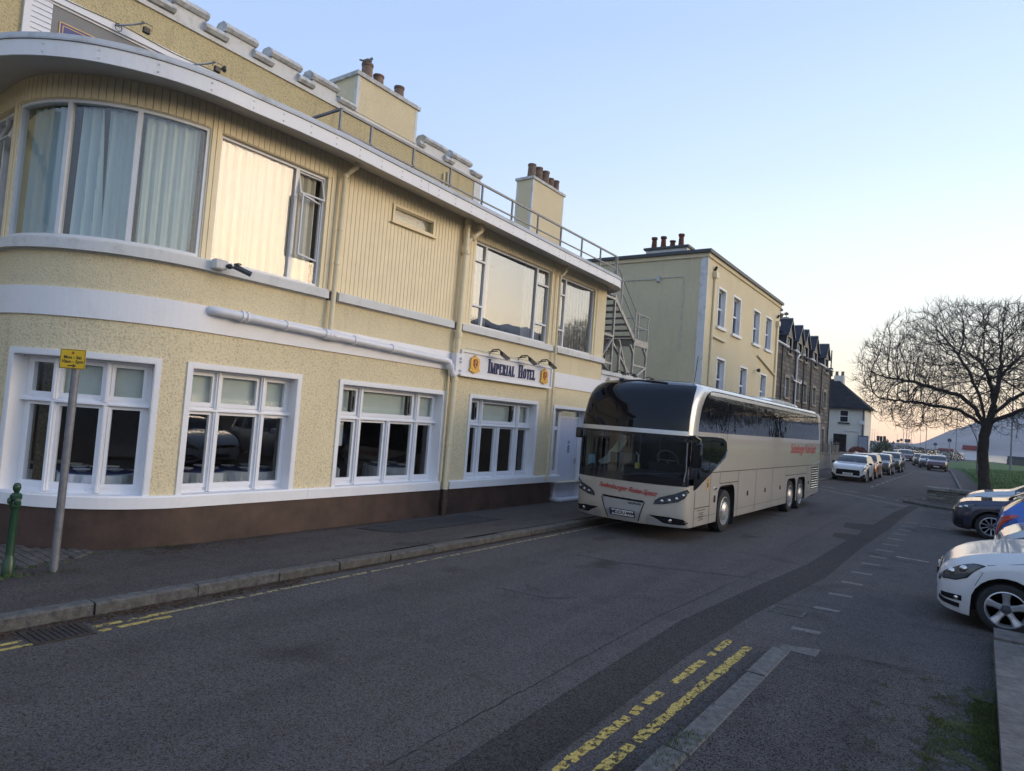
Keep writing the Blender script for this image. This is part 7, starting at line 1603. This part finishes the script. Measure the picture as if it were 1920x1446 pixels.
# hills across the loch: ring of real terrain with its ridge heights given by bearing
prof = [(-180, 1.2), (-120, 1.5), (-60, .8), (-12, .5), (-4.4, .25), (-3.6, .45), (-3.1, .75), (-2.6, 1.08), (-1.9, 1.50), (-1.2, 1.78), (-.6, 2.05), (.4, 2.45), (1.7, 2.95), (4, 3.6), (8, 3.3), (14, 2.6), (19, 2.9), (25, 4.4), (31, 6.6), (36, 8.4), (40, 7.6), (46, 5.2), (53, 4.2), (62, 4.6), (80, 3.5), (110, 2.5), (140, 1.8), (180, 1.2)]
def hillmat():
    m, nt, p = nmat('heather_hillside'); g = coord(nt); n = tex(nt, 'ShaderNodeTexNoise', .012, g, 8, .65)
    nt.links.new(mixc(nt, ramp(nt, [(.4, (0, 0, 0)), (.6, (1, 1, 1))], n.outputs[0]), (.08, .09, .09), (.19, .19, .19)), p.inputs['Base Color']); p.inputs['Roughness'].default_value = 1; return m
M['hill'] = hillmat()
mb = MB(); rows = []
azs = []; a = -180
while a <= 180: azs.append(a); a += .25 if -5 < a < 70 else 2
for az in azs:
    e = lerpt(az, prof); q = R_(az); row = []
    for t in (0, .15, .35, .6, .8, 1.0, 1.25):
        rr = 1150 + 450 * t; hh = math.tan(R_(e)) * 1600 * (math.sin(min(1, t) * PI / 2) ** 1.3 if t <= 1 else .8); w_ = noise.noise(Vector((az * .35, t * 2.3, 1))) * .16 * min(1, t) * (1 - .7 * (t == 1.0)) + (noise.noise(Vector((az * 1.3, 0, 5))) * .03 + noise.noise(Vector((az * 4, 0, 7))) * .012 if t == 1.0 else 0)
        row.append((rr * math.sin(q), rr * math.cos(q), hh * (1 + w_) - .5))
    rows.append(row)
mb.grid(rows); struct('hills', mb, 'hill', flip=False, smooth=True)
def water():
    m, nt, p = nmat('loch_water'); p.inputs['Base Color'].default_value = (.02, .03, .04, 1); p.inputs['Roughness'].default_value = .12; g = coord(nt, 'Object', (.6, .6, 1)); n = tex(nt, 'ShaderNodeTexNoise', 1, g, 4); bump(nt, p, n.outputs[0], .2, .4); return m
M['water'] = water()
mb = MB(); mb.add([(60, 60, -.2), (1300, -900, -.2), (1600, 1500, -.2), (-60, 1500, -.2), (-40, 330, -.2)], [(0, 1, 2, 3, 4)]); struct('water', mb, 'water', flip=False)
# lamp columns and small things far down the road
M['column'] = simple('grey_lamp_column', (.22, .225, .24), .6, .2)
cols = [(-51.6, 431, 10), (-47.8, 409.6, 10), (-55.9, 495, 10), (-48.3, 533, 10), (-22.3, 267, 10), (-17.1, 214, 10), (-26.7, 345, 10), (-28, 376, 10), (-22, 341, 10), (-9.2, 158, 10), (-3.6, 138, 10), (2.3, 79, 10)]
import itertools
base_l = None
lbs = ['lamp column furthest left on the skyline beside the white house', 'second lamp column from the left on the skyline', 'short-looking lamp column just right of the house', 'lone lamp column left of the middle group', 'left column of the cluster of lamp columns', 'tall column of the skyline cluster', 'third column of the skyline cluster', 'right column of the skyline cluster', 'slim column below the bare branches', 'tall column rising behind the tree crown, left of the trunk', 'column between the dark branches and the hill', 'large near lamp column right of the tree trunk']
for (x, y, h), lb in zip(cols, lbs):
    t = thing('lamp_column', lb, 'lamp post', (x, y, .2), R_(20), group='lamp columns along the road')
    k = 1 if y < 200 else 1.35; m = MB(); m.tube([(0, 0, 0), (0, 0, 3), (0, 0, h)], [.11 * k, .075 * k, .05 * k], 8); m.build('column', 'column', t, True)
    m = MB(); m.tube([(0, 0, h), (-.5, 0, h + .12), (-.9, 0, h + .14)], .035 * k, 5); m.cham(-1.35, -.8, -.12, .12, h + .08, h + .18, .02); m.build('lantern', 'column', t)
t = thing('marker_post', 'short pale concrete post standing in the grass left of the tree', 'post', (-.2, 62, .4)); m = MB(); m.cham(-.09, .09, -.09, .09, 0, 2.6, .02); m.build('post', 'stone_b', t)
fw = thing('shore_wall', 'long low dark wall and fence along the back of the grass', 'wall', (8, 118, 0)); m = MB(); m.box(-5, 60, -.2, .2, -.5, 1.5); m.build('wall', 'stone_c', fw); m = MB(); m.box(-5, 60, -.1, .1, 1.5, 1.95); m.build('fence_panel', 'camgrey', fw)
m = MB()
for i in range(34): m.box(-5 + i * 1.95, -4.9 + i * 1.95, -.14, -.1, .9, 1.95)
m.build('fence_posts', 'steel', fw)['kind'] = 'stuff'
M['redroof'] = simple('red_sheet_roof', (.22, .035, .035), .6)
for (x0, x1, y, z1, zr, lb) in ((-3.7, .1, 205, 2.5, 3.7, 'white low building with a red roof seen left of the tree trunk'), (-10.2, -7.0, 235, 1.7, 2.5, 'smaller red-roofed shed further left beyond the grass')):
    t = thing('red_roofed_building', lb, 'building', ((x0 + x1) / 2, y, 0)); w2 = (x1 - x0) / 2
    m = MB(); m.box(-w2, w2, 0, 8, 0, z1); m.build('wall', 'signwhite', t); m = MB(); m.prism([(-w2 - .4, z1), (w2 + .4, z1), (w2 + .2, zr), (-w2 - .2, zr)], 8.4, 'y', -.4); m.build('roof', 'redroof', t)
M['vmgreen'] = simple('dark_far_foliage', (.03, .035, .025), .9)
for i, (az, y, h, w_, lb) in enumerate(((-6.6, 190, 3.2, 4, 'dark bushes far beyond the house'), (-5.3, 230, 3.0, 8, 'low dark trees in front of the distant lamp columns'), (-4.4, 210, 2.6, 6, 'low scrub beyond the bend in the road'), (-2.5, 170, 2.3, 5, 'small dark shrubs behind the red car'))):
    x = y * math.tan(R_(az)); bush('far_scrub', lb, (x, y, h * .4), (w_, 2, h * .6), 'vmgreen', 900, .22, 30 + i, 'shrub')
rr = random.Random(77)
# traffic signals and round signs on the skyline
for i, (az, y) in enumerate(((-6.42, 150), (-6.22, 152), (-6.0, 148))):
    x = y * math.tan(R_(az)); t = thing('traffic_light', ['left-hand traffic light on the skyline beside the house corner', 'middle traffic light on the skyline', 'right-hand traffic light on the skyline'][i], 'traffic light', (x, y, .2), group='traffic lights at the bend')
    m = MB(); m.tube([(0, 0, 0), (0, 0, 3.2)], .06, 6); m.build('pole', 'column', t); m = MB(); m.cham(-.24, .24, -.15, .15, 2.7, 3.7, .03); m.build('signal_head', 'black', t)
for i, (az, y, h) in enumerate(((-5.1, 140, 2.9), (-4.9, 150, 3.2), (-4.5, 135, 3.0), (-2.75, 125, 2.7), (-1.9, 110, 3.3), (-5.4, 170, 2.6))):
    x = y * math.tan(R_(az)); t = thing('road_sign', ['small round sign among the distant cars', 'tall round road sign left of the bend', 'square board sign on the skyline', 'small sign below the hanging branches', 'round sign in front of the hillside near the pale post', 'tiny triangular warning sign far down the road'][i], 'road sign', (x, y, .2), group='small road signs on the skyline')
    m = MB(); m.tube([(0, 0, 0), (0, 0, h)], .05, 6); m.build('pole', 'column', t); m = MB()
    if i == 2: m.box(-.45, .45, -.03, .03, h - .3, h + .3)
    elif i == 5: m.prism([(-.4, h - .3), (.4, h - .3), (0, h + .45)], .03, 'y', -.03)
    else: m.lathe([(.26, -.03), (.26, .03)], (0, 0, h), 14, 'y')
    m.build('sign_plate', 'camgrey', t)
# evergreen shrub poking in at the right edge over the slab
sh = thing('evergreen_shrub', 'dark glossy-leaved shrub at the right edge in front of the white hatchback wheel', 'shrub', (1.0, 9.35, .15))
r = random.Random(8); mb = MB(); st = MB()
for k in range(46):
    q = r.uniform(0, 2 * PI); h = r.uniform(.3, 1.02); rad0 = r.uniform(.1, .55) * (1.0 - .35 * h); tip = Vector((rad0 * math.cos(q), rad0 * math.sin(q), h)); st.tube([(0, 0, 0), tip * .5 + Vector((0, 0, .1)), tip], [.012, .008, .003], 4, False)
    for j in range(26):
        t = r.uniform(.35, 1.05); p = (tip * t) + Vector((r.gauss(0, .03), r.gauss(0, .03), r.gauss(0, .03) + .05)); a = Vector((r.gauss(0, 1), r.gauss(0, 1), r.gauss(.3, .8))).normalized() * r.uniform(.018, .034); b = a.cross(Vector((r.random(), r.random(), r.random()))).normalized() * .011
        mb.add([p - a, p + b, p + a, p - b], [(0, 1, 2, 3)])
M['glossleaf'] = simple('glossy_dark_leaf', (.022, .032, .014), .35, var=.6, scale=30); mb.build('leaves', 'glossleaf', sh, flip=False); st.build('stems', 'bark', sh)

hs = thing('corner_house', 'dark-roofed house across the side street, seen only reflected in the rounded bay window', 'house', (-28, -19, 0)); o_ = (-28, -19, 0)
m = MB(); m.box(-38, -20, -27, -13, 0, 9.0); m.build('wall', 'harl', hs, off=o_); m = MB(); m.box(-38.2, -19.8, -27.2, -12.8, 5.2, 6.2); m.build('band', 'white', hs, off=o_)
m = MB(); m.prism([(-28, 9.0), (-12, 9.0), (-20, 14.5)], -19.5, 'x', -38.5); m.build('roof', 'slate', hs, off=o_)
for y in (-24, -20, -16):
    for z in (1.2, 6.6): m = MB(); m.box(-20.05, -19.95, y, y + 1.4, z, z + 1.8); m.build('window', 'glass_dark', hs, off=o_)
for x in (-35, -31, -27, -23):
    for z in (1.2, 6.5): m = MB(); m.box(x, x + 1.4, -13.05, -12.95, z, z + 1.8); m.build('window', 'glass_dark', hs, off=o_)
# ---------------------------------------------------------------- thin dusk haze
hz = MB(); hz.box(-1760, 1760, -1760, 1760, -1.9, 262)
m = bpy.data.materials.new('haze_air'); m.use_nodes = True; m.node_tree.nodes.clear()
o_ = m.node_tree.nodes.new('ShaderNodeOutputMaterial'); v_ = m.node_tree.nodes.new('ShaderNodeVolumePrincipled'); v_.inputs['Color'].default_value = (.82, .88, 1.0, 1); v_.inputs['Density'].default_value = .00032; v_.inputs['Anisotropy'].default_value = .2
m.node_tree.links.new(v_.outputs[0], o_.inputs['Volume']); M['haze'] = m
tag(hz.build('haze', 'haze'), kind='stuff')
